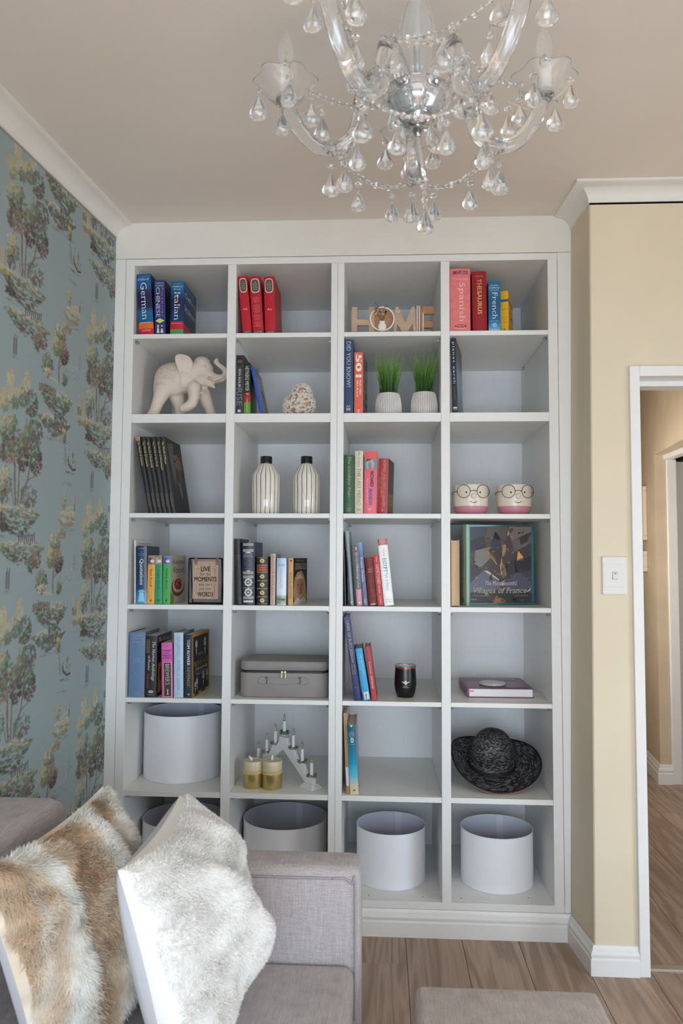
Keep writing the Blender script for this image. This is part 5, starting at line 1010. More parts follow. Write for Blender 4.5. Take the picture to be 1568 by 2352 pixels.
# --- shell-covered ornament
def shells():
    y0 = .09; c = at(689.5, 949, y=y0); z0 = RZ[1][0]; s = (at(726, 920, y=y0).x-at(652, 920, y=y0).x)/230.
    hid = at(689, 949, y=y0).z-z0
    e = empty('shell_ornament', (c.x, y0, z0), 'heart-shaped ornament covered in small white shells', 'ornament')
    B().ball((0, 0, 75*s+hid*.5), 100*s, 85*s, 75*s+hid*.5, n=24, m=16).ball((10*s, 0, 130*s+hid), 66*s, 60*s, 72*s, n=20, m=14).ball((-70*s, 0, 60*s+hid*.6), 46*s, 46*s, 55*s+hid*.5, n=16, m=12).build('core', mat('tan_core', (186, 148, 116), .7), e, smooth=True)
    rn = random.Random(8); b = B()
    def flower(p, n, r):
        n = Vector(n).normalized(); a = n.orthogonal().normalized(); c_ = n.cross(a)
        for k in range(6):
            t = k*PI/3+rn.uniform(0, 1); d = a*math.cos(t)+c_*math.sin(t); pt = Vector(p)+d*r*.6+n*.0015; w = n.cross(d)*r*.3
            b.add([Vector(p)+n*.001, pt+w, pt+d*r*.5+n*.0025, pt-w], [(0, 1, 2, 3)])
            b.tube([Vector(p)+n*.002, pt+d*r*.5+n*.004], .0011, 4)
    for cc, rx, ry, rz, n in (((0, 0, 75*s+hid*.5), 102*s, 88*s, 76*s+hid*.5, 520), ((10*s, 0, 130*s+hid), 68*s, 62*s, 74*s, 320), ((-70*s, 0, 60*s+hid*.6), 48*s, 48*s, 57*s+hid*.5, 190)):
        for _ in range(n):
            t = rn.uniform(-.9, 1); a = rn.uniform(0, 2*PI); r_ = math.sqrt(1-t*t); n_ = Vector((r_*math.cos(a), r_*math.sin(a), t)); flower((cc[0]+n_.x*rx, cc[1]+n_.y*ry, cc[2]+n_.z*rz), n_, rn.uniform(.0045, .0065))
    b.v = [(x, y, max(z, .0005)) for x, y, z in b.v]
    tag(b.build('shells', mat('white_shell', (232, 224, 214), .5), e), kind='stuff')
shells()
# --- two potted grasses
def grass_pot(cx, wpx, ytop, ybot, seed, label, lean, xlim):
    y0 = .1; z0 = RZ[1][0]+.0003; c = at(cx, ybot, y=y0); k = (at(cx+1, ybot, y=y0).x-c.x); r = wpx/2*k; h = at(cx, ytop, y=y0).z-z0
    e = empty('potted_grass', (c.x, y0, z0), label, 'plant', 'potted grasses')
    fn = lambda rr, z, a: rr*(1+(.022*math.cos(a*44) if .004 < z < h*.97 and rr > r*.6 else 0))
    prof = [(0, 0), (r*.86, 0), (r*.93, .003), (r*1.0, h*.2), (r*.99, h*.45), (r*.94, h*.7), (r*.86, h*.93), (r*.83, h), (r*.76, h), (r*.74, h*.9), (0, h*.9)]
    mg = bpy.data.materials.get('grooved_pot')
    if mg is None:
        mg = bpy.data.materials.new('grooved_pot'); mg.use_nodes = True; nt = mg.node_tree; b_ = nt.nodes['Principled BSDF']; b_.inputs['Roughness'].default_value = .6
        tc = nt.nodes.new('ShaderNodeTexCoord'); sp = nt.nodes.new('ShaderNodeSeparateXYZ'); nt.links.new(tc.outputs['Object'], sp.inputs[0]); a2 = nt.nodes.new('ShaderNodeMath'); a2.operation = 'ARCTAN2'; nt.links.new(sp.outputs[1], a2.inputs[0]); nt.links.new(sp.outputs[0], a2.inputs[1])
        mu = nt.nodes.new('ShaderNodeMath'); mu.operation = 'MULTIPLY'; mu.inputs[1].default_value = 44; nt.links.new(a2.outputs[0], mu.inputs[0]); co = nt.nodes.new('ShaderNodeMath'); co.operation = 'COSINE'; nt.links.new(mu.outputs[0], co.inputs[0])
        rp = nt.nodes.new('ShaderNodeValToRGB'); rp.color_ramp.elements[0].position = .0; rp.color_ramp.elements[0].color = lin((150, 144, 140)); rp.color_ramp.elements[1].position = .55; rp.color_ramp.elements[1].color = lin((228, 224, 220))
        mr = nt.nodes.new('ShaderNodeMapRange'); mr.inputs[1].default_value = -1; mr.inputs[2].default_value = 1; nt.links.new(co.outputs[0], mr.inputs[0]); nt.links.new(mr.outputs[0], rp.inputs[0]); nt.links.new(rp.outputs[0], b_.inputs['Base Color'])
    B().lathe(prof, 176, fn=fn).build('pot', mg, e, auto=.9)
    rn = random.Random(seed); gb = B(); xl0, xl1 = xlim[0]-c.x, xlim[1]-c.x
    ht = .205
    for q in range(330):
        a = rn.uniform(0, 2*PI); rr = r*.66*math.sqrt(rn.random()); bx, by = rr*math.cos(a), rr*math.sin(a)
        L = ht*rn.uniform(.6, 1.05); out = rn.uniform(.05, .62)**1.1; az = a+rn.uniform(-.8, .8)
        if q % 17 == 0: out = rn.uniform(.7, 1.0)
        dx, dy = math.cos(az)*out*L*.55+lean*L*.25, math.sin(az)*out*L*.45
        w = rn.uniform(.0007, .0014); wa = rn.uniform(0, PI); wx, wy = math.cos(wa)*w, math.sin(wa)*w; n = 5; v = []
        for i in range(n+1):
            t = i/n; px_, py_ = max(xl0+.002, min(xl1-.002, bx+dx*t**2.0)), by+dy*t**2.0; pz = h*.9+L*(t-.25*out*t*t); ww = (1-t**1.5)
            v += [(px_-wx*ww, py_-wy*ww, pz), (px_+wx*ww, py_+wy*ww, pz)]
        gb.add(v, [(2*i, 2*i+1, 2*i+3, 2*i+2) for i in range(n)])
    gm = bpy.data.materials.get('grass_blades')
    if gm is None:
        gm = bands('grass_blades', [(0, (40, 78, 30)), (.25, (66, 112, 38)), (.6, (110, 156, 48)), (1, (152, 184, 92))], .45, True)
    tag(gb.build('grass_blades', gm, e), kind='stuff')
grass_pot(891.5, 61, 906, 947.7, 3, 'left grass plant in a grooved white pot, beside the orange book', .1, (-.03, .115))
grass_pot(974, 62, 904, 947.7, 9, 'right grass plant in a grooved white pot, beside the divider', .12, (.095, .2245))
# --- striped vases
def striped_vase(cx, wpx, label):
    y0 = .1; z0 = RZ[2][0]+.0003; c = at(cx, 1179, y=y0); k = at(cx+1, 1179, y=y0).x-c.x; r = wpx/2*k
    Z = lambda v: at(cx, v, y=y0).z-z0
    e = empty('striped_vase', (c.x, y0, z0), label, 'vase', 'striped vases')
    mv = bpy.data.materials.get('striped_glaze')
    if mv is None:
        mv = bpy.data.materials.new('striped_glaze'); mv.use_nodes = True; nt = mv.node_tree; b_ = nt.nodes['Principled BSDF']; b_.inputs['Roughness'].default_value = .08
        N = lambda t: nt.nodes.new('ShaderNode'+t); L = nt.links.new
        tc = N('TexCoord'); sp = N('SeparateXYZ'); L(tc.outputs['Object'], sp.inputs[0]); nz = N('TexNoise'); nz.inputs['Scale'].default_value = 14; L(tc.outputs['Object'], nz.inputs['Vector'])
        a2 = N('Math'); a2.operation = 'ARCTAN2'; L(sp.outputs[1], a2.inputs[0]); L(sp.outputs[0], a2.inputs[1])
        wob = N('Math'); wob.operation = 'MULTIPLY_ADD'; wob.inputs[1].default_value = .12; L(nz.outputs['Fac'], wob.inputs[0]); L(a2.outputs[0], wob.inputs[2])
        mu = N('Math'); mu.operation = 'MULTIPLY'; mu.inputs[1].default_value = 9.0; L(wob.outputs[0], mu.inputs[0]); co = N('Math'); co.operation = 'SINE'; L(mu.outputs[0], co.inputs[0]); ab = N('Math'); ab.operation = 'ABSOLUTE'; L(co.outputs[0], ab.inputs[0])
        rp = N('ValToRGB'); rp.color_ramp.interpolation = 'LINEAR'; rp.color_ramp.elements[0].position = .17; rp.color_ramp.elements[0].color = lin((20, 20, 20)); rp.color_ramp.elements[1].position = .24; rp.color_ramp.elements[1].color = lin((226, 220, 208)); L(ab.outputs[0], rp.inputs[0]); L(rp.outputs[0], b_.inputs['Base Color'])
    zn, zs, ztop = Z(1066), Z(1089), Z(1049)
    prof = [(0, 0), (r*.93, 0), (r*.96, .003), (r*.99, zs*.35), (r*1.0, zs*.75), (r*.985, zs*.96), (r*.93, zs), (r*.62, zs+(zn-zs)*.72), (r*.43, zn), (r*.40, zn+.001)]
    B().lathe(prof, 108, fn=lambda rr, z, a: rr*(1-.018*abs(math.cos(a*9))**8)).build('body', mv, e, auto=1.2)
    rn = r*.405
    B().lathe([(rn, zn-.001), (rn*1.02, zn+.004), (rn*1.02, ztop-.003), (rn*.98, ztop), (rn*.85, ztop), (rn*.82, ztop-.003), (rn*.82, zn+.004), (0, zn+.004)], 40).build('neck', mat('black_glaze', (20, 20, 21), .12), e, smooth=False, auto=.7)
striped_vase(610, 64.5, 'left striped black and white vase')
striped_vase(703, 64.5, 'right striped black and white vase')
# --- planters with faces
def face_planter(cx, wpx, label, gx):
    y0 = .105; z0 = RZ[2][0]+.0003; c = at(cx, 1179, y=y0); k = at(cx+1, 1179, y=y0).x-c.x; r = wpx/2*k; zt = at(cx, 1112, y=y0-r).z-z0
    e = empty('face_planter', (c.x, y0, z0), label, 'planter', 'planters with faces')
    m = bands('two_tone_pot', [(0, (196, 132, 146)), (.275, (196, 132, 146)), (.285, (222, 210, 194))], .3)
    prof = [(0, 0), (r*.6, 0), (r*.82, .004), (r*.93, .016), (r*.985, .036), (r*1.0, zt*.6), (r*.985, zt*.97), (r*.97, zt), (r*.92, zt), (r*.915, zt*.9), (0, zt*.5)]
    B().lathe(prof, 56).build('pot', m, e, smooth=False, auto=.8)
    MWIRE = mat('black_wire', (30, 28, 28), .35, .6); MB2 = mat('black_paint', (24, 22, 22), .4)
    g = R(gx)
    def on(a, z, off=0): return Vector((math.sin(a)*(r+off), -math.cos(a)*(r+off), z))
    rr = r*.37; zg = zt*.76; n = 28
    b = B()
    for sx in (-1, 1):
        cc = on(g+sx*.5, zg, .010); tx = Vector((math.cos(g+sx*.28), math.sin(g+sx*.28), 0))
        b.tube([cc+tx*(rr*math.cos(2*PI*i/n))+Vector((0, 0, rr*math.sin(2*PI*i/n))) for i in range(n+1)], .0011, 6, cap=False)
        ex = cc+tx*rr*sx; b.tube([ex, on(g+sx*1.25, zg+.001, .006), on(g+sx*1.6, zg+.001, .004), on(g+sx*1.72, zg-.008, .003)], .0011, 6)
    i0 = on(g-.5, zg, .010)+Vector((math.cos(g-.28), math.sin(g-.28), 0))*rr; i1 = on(g+.5, zg, .010)-Vector((math.cos(g+.28), math.sin(g+.28), 0))*rr
    b.tube([i0, (i0+i1)/2+Vector((0, -.002, .004)), i1], .0011, 6); b.build('glasses', MWIRE, e, smooth=True)
    for sx in (-1, 1): B().ball(on(g+sx*.4, zg-.003, .0), .0035, .0025, .0035, n=10, m=6).build('eye', MB2, e, smooth=True)
    B().ball(on(g, zg-.018, -.002), .0105, .0085, .012, n=14, m=10).build('nose', mat('cream_glaze', (220, 208, 192), .3), e, smooth=True)
    B().tube([on(g+a, zg-.044+abs(a/.19)**2*.006, .0006) for a in (-.19, -.12, -.05, .05, .12, .19)], .0011, 6).build('mouth', MB2, e, smooth=True)
face_planter(1081, 80, 'left cream planter with a smiling face and wire glasses', 2)
face_planter(1180, 80, 'right cream planter with a smiling face and wire glasses', 4)
# --- framed plaque
def plaque():
    y0 = .045; z0 = RZ[3][0]+.0003; X = lambda u: at(270+u/3.0745, 1330, y=y0).x; Z = lambda v: at(470, 1180+v/3.0745, y=y0).z-z0
    x0, x1 = X(503), X(738); cx = (x0+x1)/2; hw = (x1-x0)/2; h = Z(316)
    e = empty('plaque_stand', (cx, y0, z0), 'wooden quotation plaque strapped in a black wire stand', 'sign')
    MW = mat('black_metal_rod', (34, 36, 40), .4, .7); r = .0025
    b = B()
    for x in (-hw, hw): b.tube([(x, 0, r), (x, 0, h)], r, 8); b.tube([(x*.93, .05, r), (x*.93, .004, h)], r*.9, 8); b.tube([(x, 0, r), (x*.93, .05, r)], r*.9, 8)
    b.tube([(-hw, 0, h), (hw, 0, h)], r, 8).tube([(-hw, 0, r), (hw, 0, r)], r, 8).tube([(-hw*.93, .05, r), (hw*.93, .05, r)], r*.9, 8)
    b.build('wire_stand', MW, e, smooth=True)
    px0, px1, pz0, pz1 = X(531)-cx, X(713)-cx, Z(602), Z(336)
    B().box(px0, px1, -.003, .003, pz0, pz1).build('wood_panel', mat('weathered_pine', (178, 152, 130), .7, noise=.14, nscale=14, stretch=(5, 1, .3)), e, bevel=.0006)
    D = (70, 64, 60); F = lambda u, v: (u, -.0034, v); W_ = px1-px0; H = pz1-pz0; mx = (px0+px1)/2
    for s, v, wd, ht in (('LIVE', .2, .36, .125), ('for the', .335, .4, .085), ('MOMENTS', .475, .86, .125), ("you can't", .62, .52, .095), ('put into', .735, .44, .085), ('WORDS', .875, .6, .125)): letter(e, s, F, mx, pz1-H*v, W_*wd, H*ht, D, bold=.012 if s.isupper() else 0, space=1.0)
    for sx in (-1, 1):
        a = mx+sx*W_*.36; q = sx*W_*.12
        for (u0, u1, v0, v1) in ((a-q, a, .2, .206), (a-.0004, a+.0004, .2, .40), (a-.0004, a+.0004, .6, .86), (a-q, a, .86, .866)): patch(e, F, [(min(u0, u1), pz1-H*v1), (max(u0, u1), pz1-H*v0)], D)
    for u in (545, 696):
        a = X(u+9)-cx; lt = mat('tan_leather', (140, 78, 44), .5)
        B().box(a-.0055, a+.0055, -.0062, -.0035, Z(360), h+.003).box(a-.0055, a+.0055, -.0062, .004, h+.0026, h+.0046).build('leather_strap', lt, e, bevel=.0006); B().ball((a, -.0066, Z(350)), .0024, .0014, .0024, n=10, m=6).build('rivet', mat('steel_rivet', (210, 206, 200), .25, .9), e, smooth=True)
plaque()
# --- vanity case
def vanity_case():
    yf = .05; z0 = RZ[4][0]+.0003; pl, pr = at(548, 1603, y=yf), at(754, 1603, y=yf); cx = (pl.x+pr.x)/2; hw = (pr.x-pl.x)/2-.001; h = at(650, 1521, y=yf).z-z0; d = .22; zs = at(650, 1390+472/3.0745, y=yf).z-z0
    e = empty('vanity_case', (cx, yf, z0), 'grey faux leather vanity case with a black zip', 'case')
    M = mat('grey_faux_leather', (136, 130, 126), .5, noise=.06, nscale=14, bump=.12, bscale=400)
    def rbox(x0, x1, y0, y1, za, zb, r, name, m, bev=.005):
        pts = []
        for (a, b_, t0) in ((x1-r, y0+r, -90), (x1-r, y1-r, 0), (x0+r, y1-r, 90), (x0+r, y0+r, 180)):
            for k in range(7): t = R(t0+15*k); pts.append((a+r*math.cos(t), b_+r*math.sin(t)))
        return B().prism(pts, lambda u, v, t: (u, v, t), za, zb).build(name, m, e, bevel=bev, auto=.5)
    rbox(-hw, hw, 0, d, 0, zs-.0032, .035, 'body', M); rbox(-hw, hw, 0, d, zs+.0032, h+.004, .035, 'lid', M, .009)
    rbox(-hw+.0015, hw-.0015, .0015, d-.0015, zs-.0035, zs+.0035, .034, 'zip_tape', mat('black_zip', (26, 25, 26), .5), 0)
    MS = mat('pale_stitch', (172, 166, 160), .7); sb_ = None
    for zz in (zs-.009, zs+.009):
        for q in range(46):
            x = -hw+.036+(2*hw-.072)*q/45
            if sb_ is None: ob = B().box(-.0013, .0013, -.0006, .0, -.0004, .0004).build('stitch', MS, e); sb_ = ob.data
            else: ob = link('stitch', sb_, e)
            ob.location = (x, 0, zz)
    zh = at(650, 1390+533/3.0745, y=yf).z-z0
    S = .00055*1.0
    pts = []
    for (u, v) in ((-180, 0), (-165, 22), (-130, 26), (-105, 14), (-70, 20), (70, 20), (105, 14), (130, 26), (165, 22), (180, 0), (165, -22), (130, -26), (105, -14), (70, -24), (-70, -24), (-105, -14), (-130, -26), (-165, -22)): pts.append((u*S, zh+v*S))
    B().prism(pts, lambda u, v, t: (u, t, v), -.005, -.0003).build('handle', M, e, bevel=.0015)
    b = B(); P2 = [Vector((p[0]*.965, -.0053, zh+(p[1]-zh)*.82)) for p in pts]; b.tube(P2+[P2[0]], .0005, 5, cap=False); b.build('handle_stitching', MS, e)
    for sx in (-1, 1):
        B().tube([(sx*118*S-.004, -.0066, zh+22*S), (sx*118*S+.002, -.0072, zh), (sx*118*S-.002, -.0066, zh-22*S)], .0014, 6).box(sx*118*S-.006, sx*118*S+.004, -.0074, -.005, zh+18*S, zh+26*S).build('handle_ring', mat('dark_bronze', (84, 72, 62), .35, .8), e)
        b = B().box(sx*.006-.0045, sx*.006+.0045, -.0055, 0, zs-.0045, zs+.0045).box(sx*.0075-.0028, sx*.0075+.0028, -.0075, -.005, zs-.023, zs-.004); b.build('zip_pull', mat('pale_gold', (206, 190, 158), .25, .9), e, bevel=.0012)
vanity_case()
# --- tumbler
def tumbler():
    z0 = RZ[4][0]+.0003; y0 = .115; c = at(930.5, 1598, y=y0); k = at(931.5, 1598, y=y0).x-c.x; h = at(930.5, 1531, y=y0).z-z0; r = 25.5*k
    e = empty('wine_tumbler', (c.x, y0, z0), 'black stemless tumbler with a clear lid and copper rim', 'tumbler')
    B().lathe([(0, 0), (r*.72, 0), (r*.76, .003), (r*.93, h*.22), (r*1.0, h*.42), (r*.97, h*.65), (r*.93, h*.92), (r*.925, h*.955)], 48).build('body', mat('satin_black', (22, 22, 23), .3), e, auto=.6)
    B().lathe([(r*.925, h*.955), (r*.93, h), (r*.89, h), (r*.88, h*.955)], 48, close=True).build('rim', mat('copper', (186, 116, 84), .25, .9), e, auto=.6)
    B().lathe([(0, h+.004), (r*.8, h+.003), (r*.86, h+.0005), (r*.955, h+.0005), (r*.965, h+.004), (r*.94, h+.0075), (r*.9, h+.006), (0, h+.0065)], 48).build('lid', glassmat('clear_lid', (245, 248, 250), .05), e, auto=.6)
    B().box(-.01, .01, -.004, .004, h+.0066, h+.0105).build('lid_slider', glassmat('clear_lid', (245, 248, 250), .05), e, bevel=.001)
    def fn(u, v):
        rr = r*(.985 if v > h*.3 else .97)+.0006; a = u/rr; return (math.sin(a)*rr, -math.cos(a)*rr, v)
    zc = h*.52; col = (214, 216, 216)
    for pts in ([(-.004, -.004), (.004, -.004), (.003, .003), (-.003, .003)], [(-.017, .004), (-.009, .003), (-.003, -.001), (-.003, -.004), (-.009, -.002)], [(.017, .004), (.009, .003), (.003, -.001), (.003, -.004), (.009, -.002)], [(-.003, .003), (.003, .003), (.0045, .008), (.001, .006), (0, .009), (-.001, .006), (-.0045, .008)], [(-.006, -.004), (.006, -.004), (.0, -.009)]): patch(e, lambda u, v: fn(u, zc+v), pts, col)
    letter(e, 'AQUILA', fn, 0, zc-.014, .018, .0028, col); letter(e, 'WINE CLUB', fn, 0, zc-.0185, .024, .0026, col)
tumbler()
# --- lampshades
M_SHADE = mat('white_linen_shade', (238, 240, 245), .75, noise=.02, nscale=300, bump=.15, bscale=900)
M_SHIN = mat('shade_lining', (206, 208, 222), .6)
def shade(r_, cx, y0, rad, h, label, z=None, taper=1.0):
    z0 = RZ[r_-1][0]+.0003
    e = empty('lampshade', (cx, y0, z0), label, 'lampshade', 'white drum lampshades')
    t = .0012; rb, rt = rad, rad*taper
    B().lathe([(rb, 0), (rt, h), (rt-t*.5, h), (rb-t*.5, 0)], 72, close=True).build('fabric_drum', M_SHADE, e, auto=.8)
    B().lathe([(rb-t*.55, .001), (rt-t*.55, h-.001), (rt-t, h-.001), (rb-t, .001)], 72, close=True).build('lining', M_SHIN, e, auto=.8)
    for z_, q in ((0.0022, rb), (h-.0004, rt)): B().tube([(q*math.cos(2*PI*i/72)-t*.4*math.cos(2*PI*i/72), q*math.sin(2*PI*i/72)-t*.4*math.sin(2*PI*i/72), z_) for i in range(73)], .0018, 6, cap=False).build('rim', M_SHADE, e, smooth=True)
    b = B()
    for k in range(3): a = R(40+120*k); b.tube([(math.cos(a)*.02, math.sin(a)*.02, .03), (math.cos(a)*(rb-t), math.sin(a)*(rb-t), .03)], .0015, 6)
    b.lathe([(.018, .028), (.022, .028), (.022, .032), (.018, .032)], 20, close=True); b.build('spider_ring', mat('white_wire', (220, 220, 220), .4), e)
    a = R(76); w = .045
    B().add([((rb-t-.0004)*math.cos(a+s*w/rb), (rb-t-.0004)*math.sin(a+s*w/rb), z_) for s in (-.3, .3) for z_ in (.002, h-.002)], [(0, 1, 3, 2)]).build('seam', mat('seam_tape', (222, 222, 232), .5), e)
    return e
SHLOG = []
def auto_shade(r_, pxl, pxr, ybot, ytop_front, label, cxpx=None):
    """place a drum so its sides and its front foot fall where the photo shows them"""
    z0 = RZ[r_-1][0]; mid = (pxl+pxr)/2 if cxpx is None else cxpx
    f = at(mid, ybot, z=z0); rad = .12
    for _ in range(12):
        y0 = f.y+rad; l = at(pxl, (ybot+ytop_front)/2, y=y0); rad = (at(mid, ybot, y=y0).x-l.x)*.99 if cxpx is not None else (at(pxr, 1900, y=y0).x-at(pxl, 1900, y=y0).x)/2*.985
    y0 = f.y+rad; cx = at(mid, (ybot+ytop_front)/2, y=y0).x; h = at(mid, ytop_front, y=y0-rad).z-z0
    SHLOG.append((r_, rad, h, y0, cx))
    return shade(r_, cx, y0, rad, h, label)
shade(6, -.824, .255, .1575, .259, 'largest white drum lampshade above the white fur cushion')
auto_shade(7, 817.5, 977, 2046.5, 1919, 'white drum lampshade beside the sofa arm, third cubby of the bottom row')
auto_shade(7, 1057, 1223.5, 2055.5, 1928, 'white drum lampshade in the bottom right cubby')
def hidden_shade(r_, pxl, pxr, ytop_front, h, label, cx=None):
    z0 = RZ[r_-1][0]; zt = z0+h; mid = (pxl+pxr)/2; f = at(mid, ytop_front, z=zt); rad = .13
    for _ in range(12): y0 = f.y+rad; rad = (at(pxr, 1880, y=y0).x-at(pxl, 1880, y=y0).x)/2*.985
    SHLOG.append((rad, f.y, at(mid, 1880, y=f.y+rad).x)); return shade(r_, at(mid, 1880, y=f.y+rad).x, f.y+rad, rad, h, label)
hidden_shade(7, 559, 751.5, 1908, .203, 'white drum lampshade half hidden behind the sofa arm')
hidden_shade(7, 330, 512, 1905, .207, 'white drum lampshade peeping out behind the white fur cushion')
# --- candle arch
def candle_arch():
    z0 = RZ[5][0]+.0003; th = R(41); cx, cy = at(270+1177/3.0745, 1700, y=.19).x, .19
    e = empty('candle_arch', (cx, cy, z0), 'white stepped candle arch with seven electric candles', 'candle arch', rz=-th)
    Y = lambda s: cy-s*math.sin(th)
    def Z(u, v, s): return at(270+u/3.0745, 1600+v/3.0745, y=Y(s)).z-z0
    S = [-.16, -.107, -.054, 0, .054, .107, .16]
    zc = {0: Z(1177, 262, 0), 1: Z(1243, 365, .054), 2: Z(1318, 462, .107), 3: Z(1385, 562, .16)}
    M = mat('white_painted_wood', (228, 228, 228), .4); t = .016
    half = [(0.022, zc[0]-.012), (.024, zc[0]-.028), (.03, zc[1]+.012), (.042, zc[1]-.006), (.066, zc[1]-.006), (.072, zc[1]-.02), (.08, zc[2]+.012), (.094, zc[2]-.006), (.12, zc[2]-.006), (.126, zc[2]-.02), (.134, zc[3]+.01), (.146, zc[3]-.006), (.176, zc[3]-.006), (.178, .016)]
    inner = [(.135, .016), (0.0, zc[1]-.004)]
    pts = [(-a, z) for a, z in half[::-1]]+half+inner+[(-.135, .016)]
    pts = [(-.178, .016)]+[(-a, z) for a, z in half[::-1][1:]]+half+[(.132, .016), (0, zc[1]-.012), (-.132, .016)]
    B().prism(pts, lambda u, v, q: (u, q, v), -t/2, t/2).build('arch', M, e, bevel=.0015)
    for sx in (-1, 1): B().box(sx*.155-.034, sx*.155+.034, -.026, .026, .0, .007).box(sx*.155-.03, sx*.155+.03, -.022, .022, .007, .012).box(sx*.155-.026, sx*.155+.026, -.018, .018, .012, .0175).build('foot', M, e, bevel=.0012)
    ML = [ink((66, 132, 118), .5), ink((58, 110, 84), .5), ink((176, 140, 84), .5)]; MG = glassmat('flame_bulb', (250, 248, 244), .05)
    MC = mat('candle_sleeve', (232, 232, 236), .45)
    rn = random.Random(2)
    for s in S:
        k_ = abs(S.index(s)-3); z = zc[k_]
        c = B().lathe([(.0, -.001), (.011, -.001), (.0125, .004), (.0085, .006), (.0072, .01), (.0066, .056), (.0056, .0575), (0, .0575)], 20).build('candle', MC, e, auto=.6, loc=(s, 0, z-.006))
        B().lathe([(0, .0575), (.0042, .058), (.0058, .066), (.0048, .074), (.002, .083), (.0004, .0865), (0, .087)], 16).build('bulb', MG, c, smooth=True)
        b = B(); b2 = B()
        for lv in range(2 if s else 3):
            for q in range(12):
                a = q*PI/6+lv*.3+rn.uniform(-.15, .15); r0 = .009; r1 = .0225+rn.uniform(-.002, .003); zz = .002+.0055*lv; up = .006+rn.uniform(0, .005)
                d = Vector((math.cos(a), math.sin(a), 0)); n_ = Vector((-d.y, d.x, 0)); bb = b if q % 3 else b2
                m1 = d*((r0+r1)/2); bb.add([d*r0+Vector((0, 0, zz)), m1+n_*.0052+Vector((0, 0, zz+up*.4)), d*r1+Vector((0, 0, zz+up)), m1-n_*.0052+Vector((0, 0, zz+up*.4)), m1+Vector((0, 0, zz+up*.4-.002))], [(0, 1, 4), (1, 2, 4), (2, 3, 4), (3, 0, 4), (0, 3, 2, 1)])
        b.build('wreath', ML[0], c); b2.build('gilded_leaves', ML[2], c)
candle_arch()
def gold_candle(u, ub, vb, label):
    z0 = RZ[5][0]+.0003; X, Yp = 270+u/3.0745, 1600+vb/3.0745; f = at(X, Yp, z=z0); r = .0385; y0 = f.y+r; cx = at(X, Yp-20, y=y0).x; h = at(X, 1600+447/3.0745, y=y0).z-z0
    e = empty('pillar_candle', (cx, y0, z0), label, 'candle', 'gold pillar candles')
    g = bands('gold_dipped_wax', [(0, (196, 176, 112)), (.52, (198, 178, 118)), (.62, (204, 190, 156)), (1, (208, 196, 166))], .3, True)
    b_ = g.node_tree.nodes['Principled BSDF']; nt = g.node_tree
    if not b_.inputs['Metallic'].is_linked:
        tc = nt.nodes.new('ShaderNodeTexCoord'); sp = nt.nodes.new('ShaderNodeSeparateXYZ'); nt.links.new(tc.outputs['Generated'], sp.inputs[0]); rp = nt.nodes.new('ShaderNodeValToRGB'); rp.color_ramp.elements[0].position = .5; rp.color_ramp.elements[0].color = (.75, .75, .75, 1); rp.color_ramp.elements[1].position = .58; rp.color_ramp.elements[1].color = (0, 0, 0, 1); nt.links.new(sp.outputs[2], rp.inputs[0]); nt.links.new(rp.outputs[0], b_.inputs['Metallic'])
    B().lathe([(0, 0), (r*.96, 0), (r, .003), (r, h-.004), (r*.96, h), (r*.9, h-.002), (0, h-.004)], 48).build('wax', g, e, auto=.6)
    for z_, tl in ((.56, .03), (.62, -.02), (.66, .01)): B().tube([(1.005*r*math.cos(2*PI*i/40), 1.005*r*math.sin(2*PI*i/40), h*z_+tl*.06*math.cos(2*PI*i/40)) for i in range(41)], .0022, 6, cap=False).build('raffia_tie', mat('raffia', (206, 186, 130), .7), e, smooth=True)
    tl = R(-35) if ub else R(6)
    B().lathe([(0, 0), (.003, .001), (.0055, .006), (.005, .014), (.0022, .021), (0, .025)], 14).build('flame_tip', mat('plastic_flame', (232, 230, 224), .4), e, smooth=True, loc=(-.002 if not ub else -.004, 0, h-.003), rot=(0, tl, 0))
    B().tube([(0, 0, h-.005), (.001, 0, h+.003)], .0009, 6).build('wick', mat('wick', (40, 36, 34), .8), e)
gold_candle(957, 1, 656, 'left gold-dipped pillar candle with a tilted flame tip')
gold_candle(1091, 0, 664, 'right gold-dipped pillar candle with an upright flame tip')
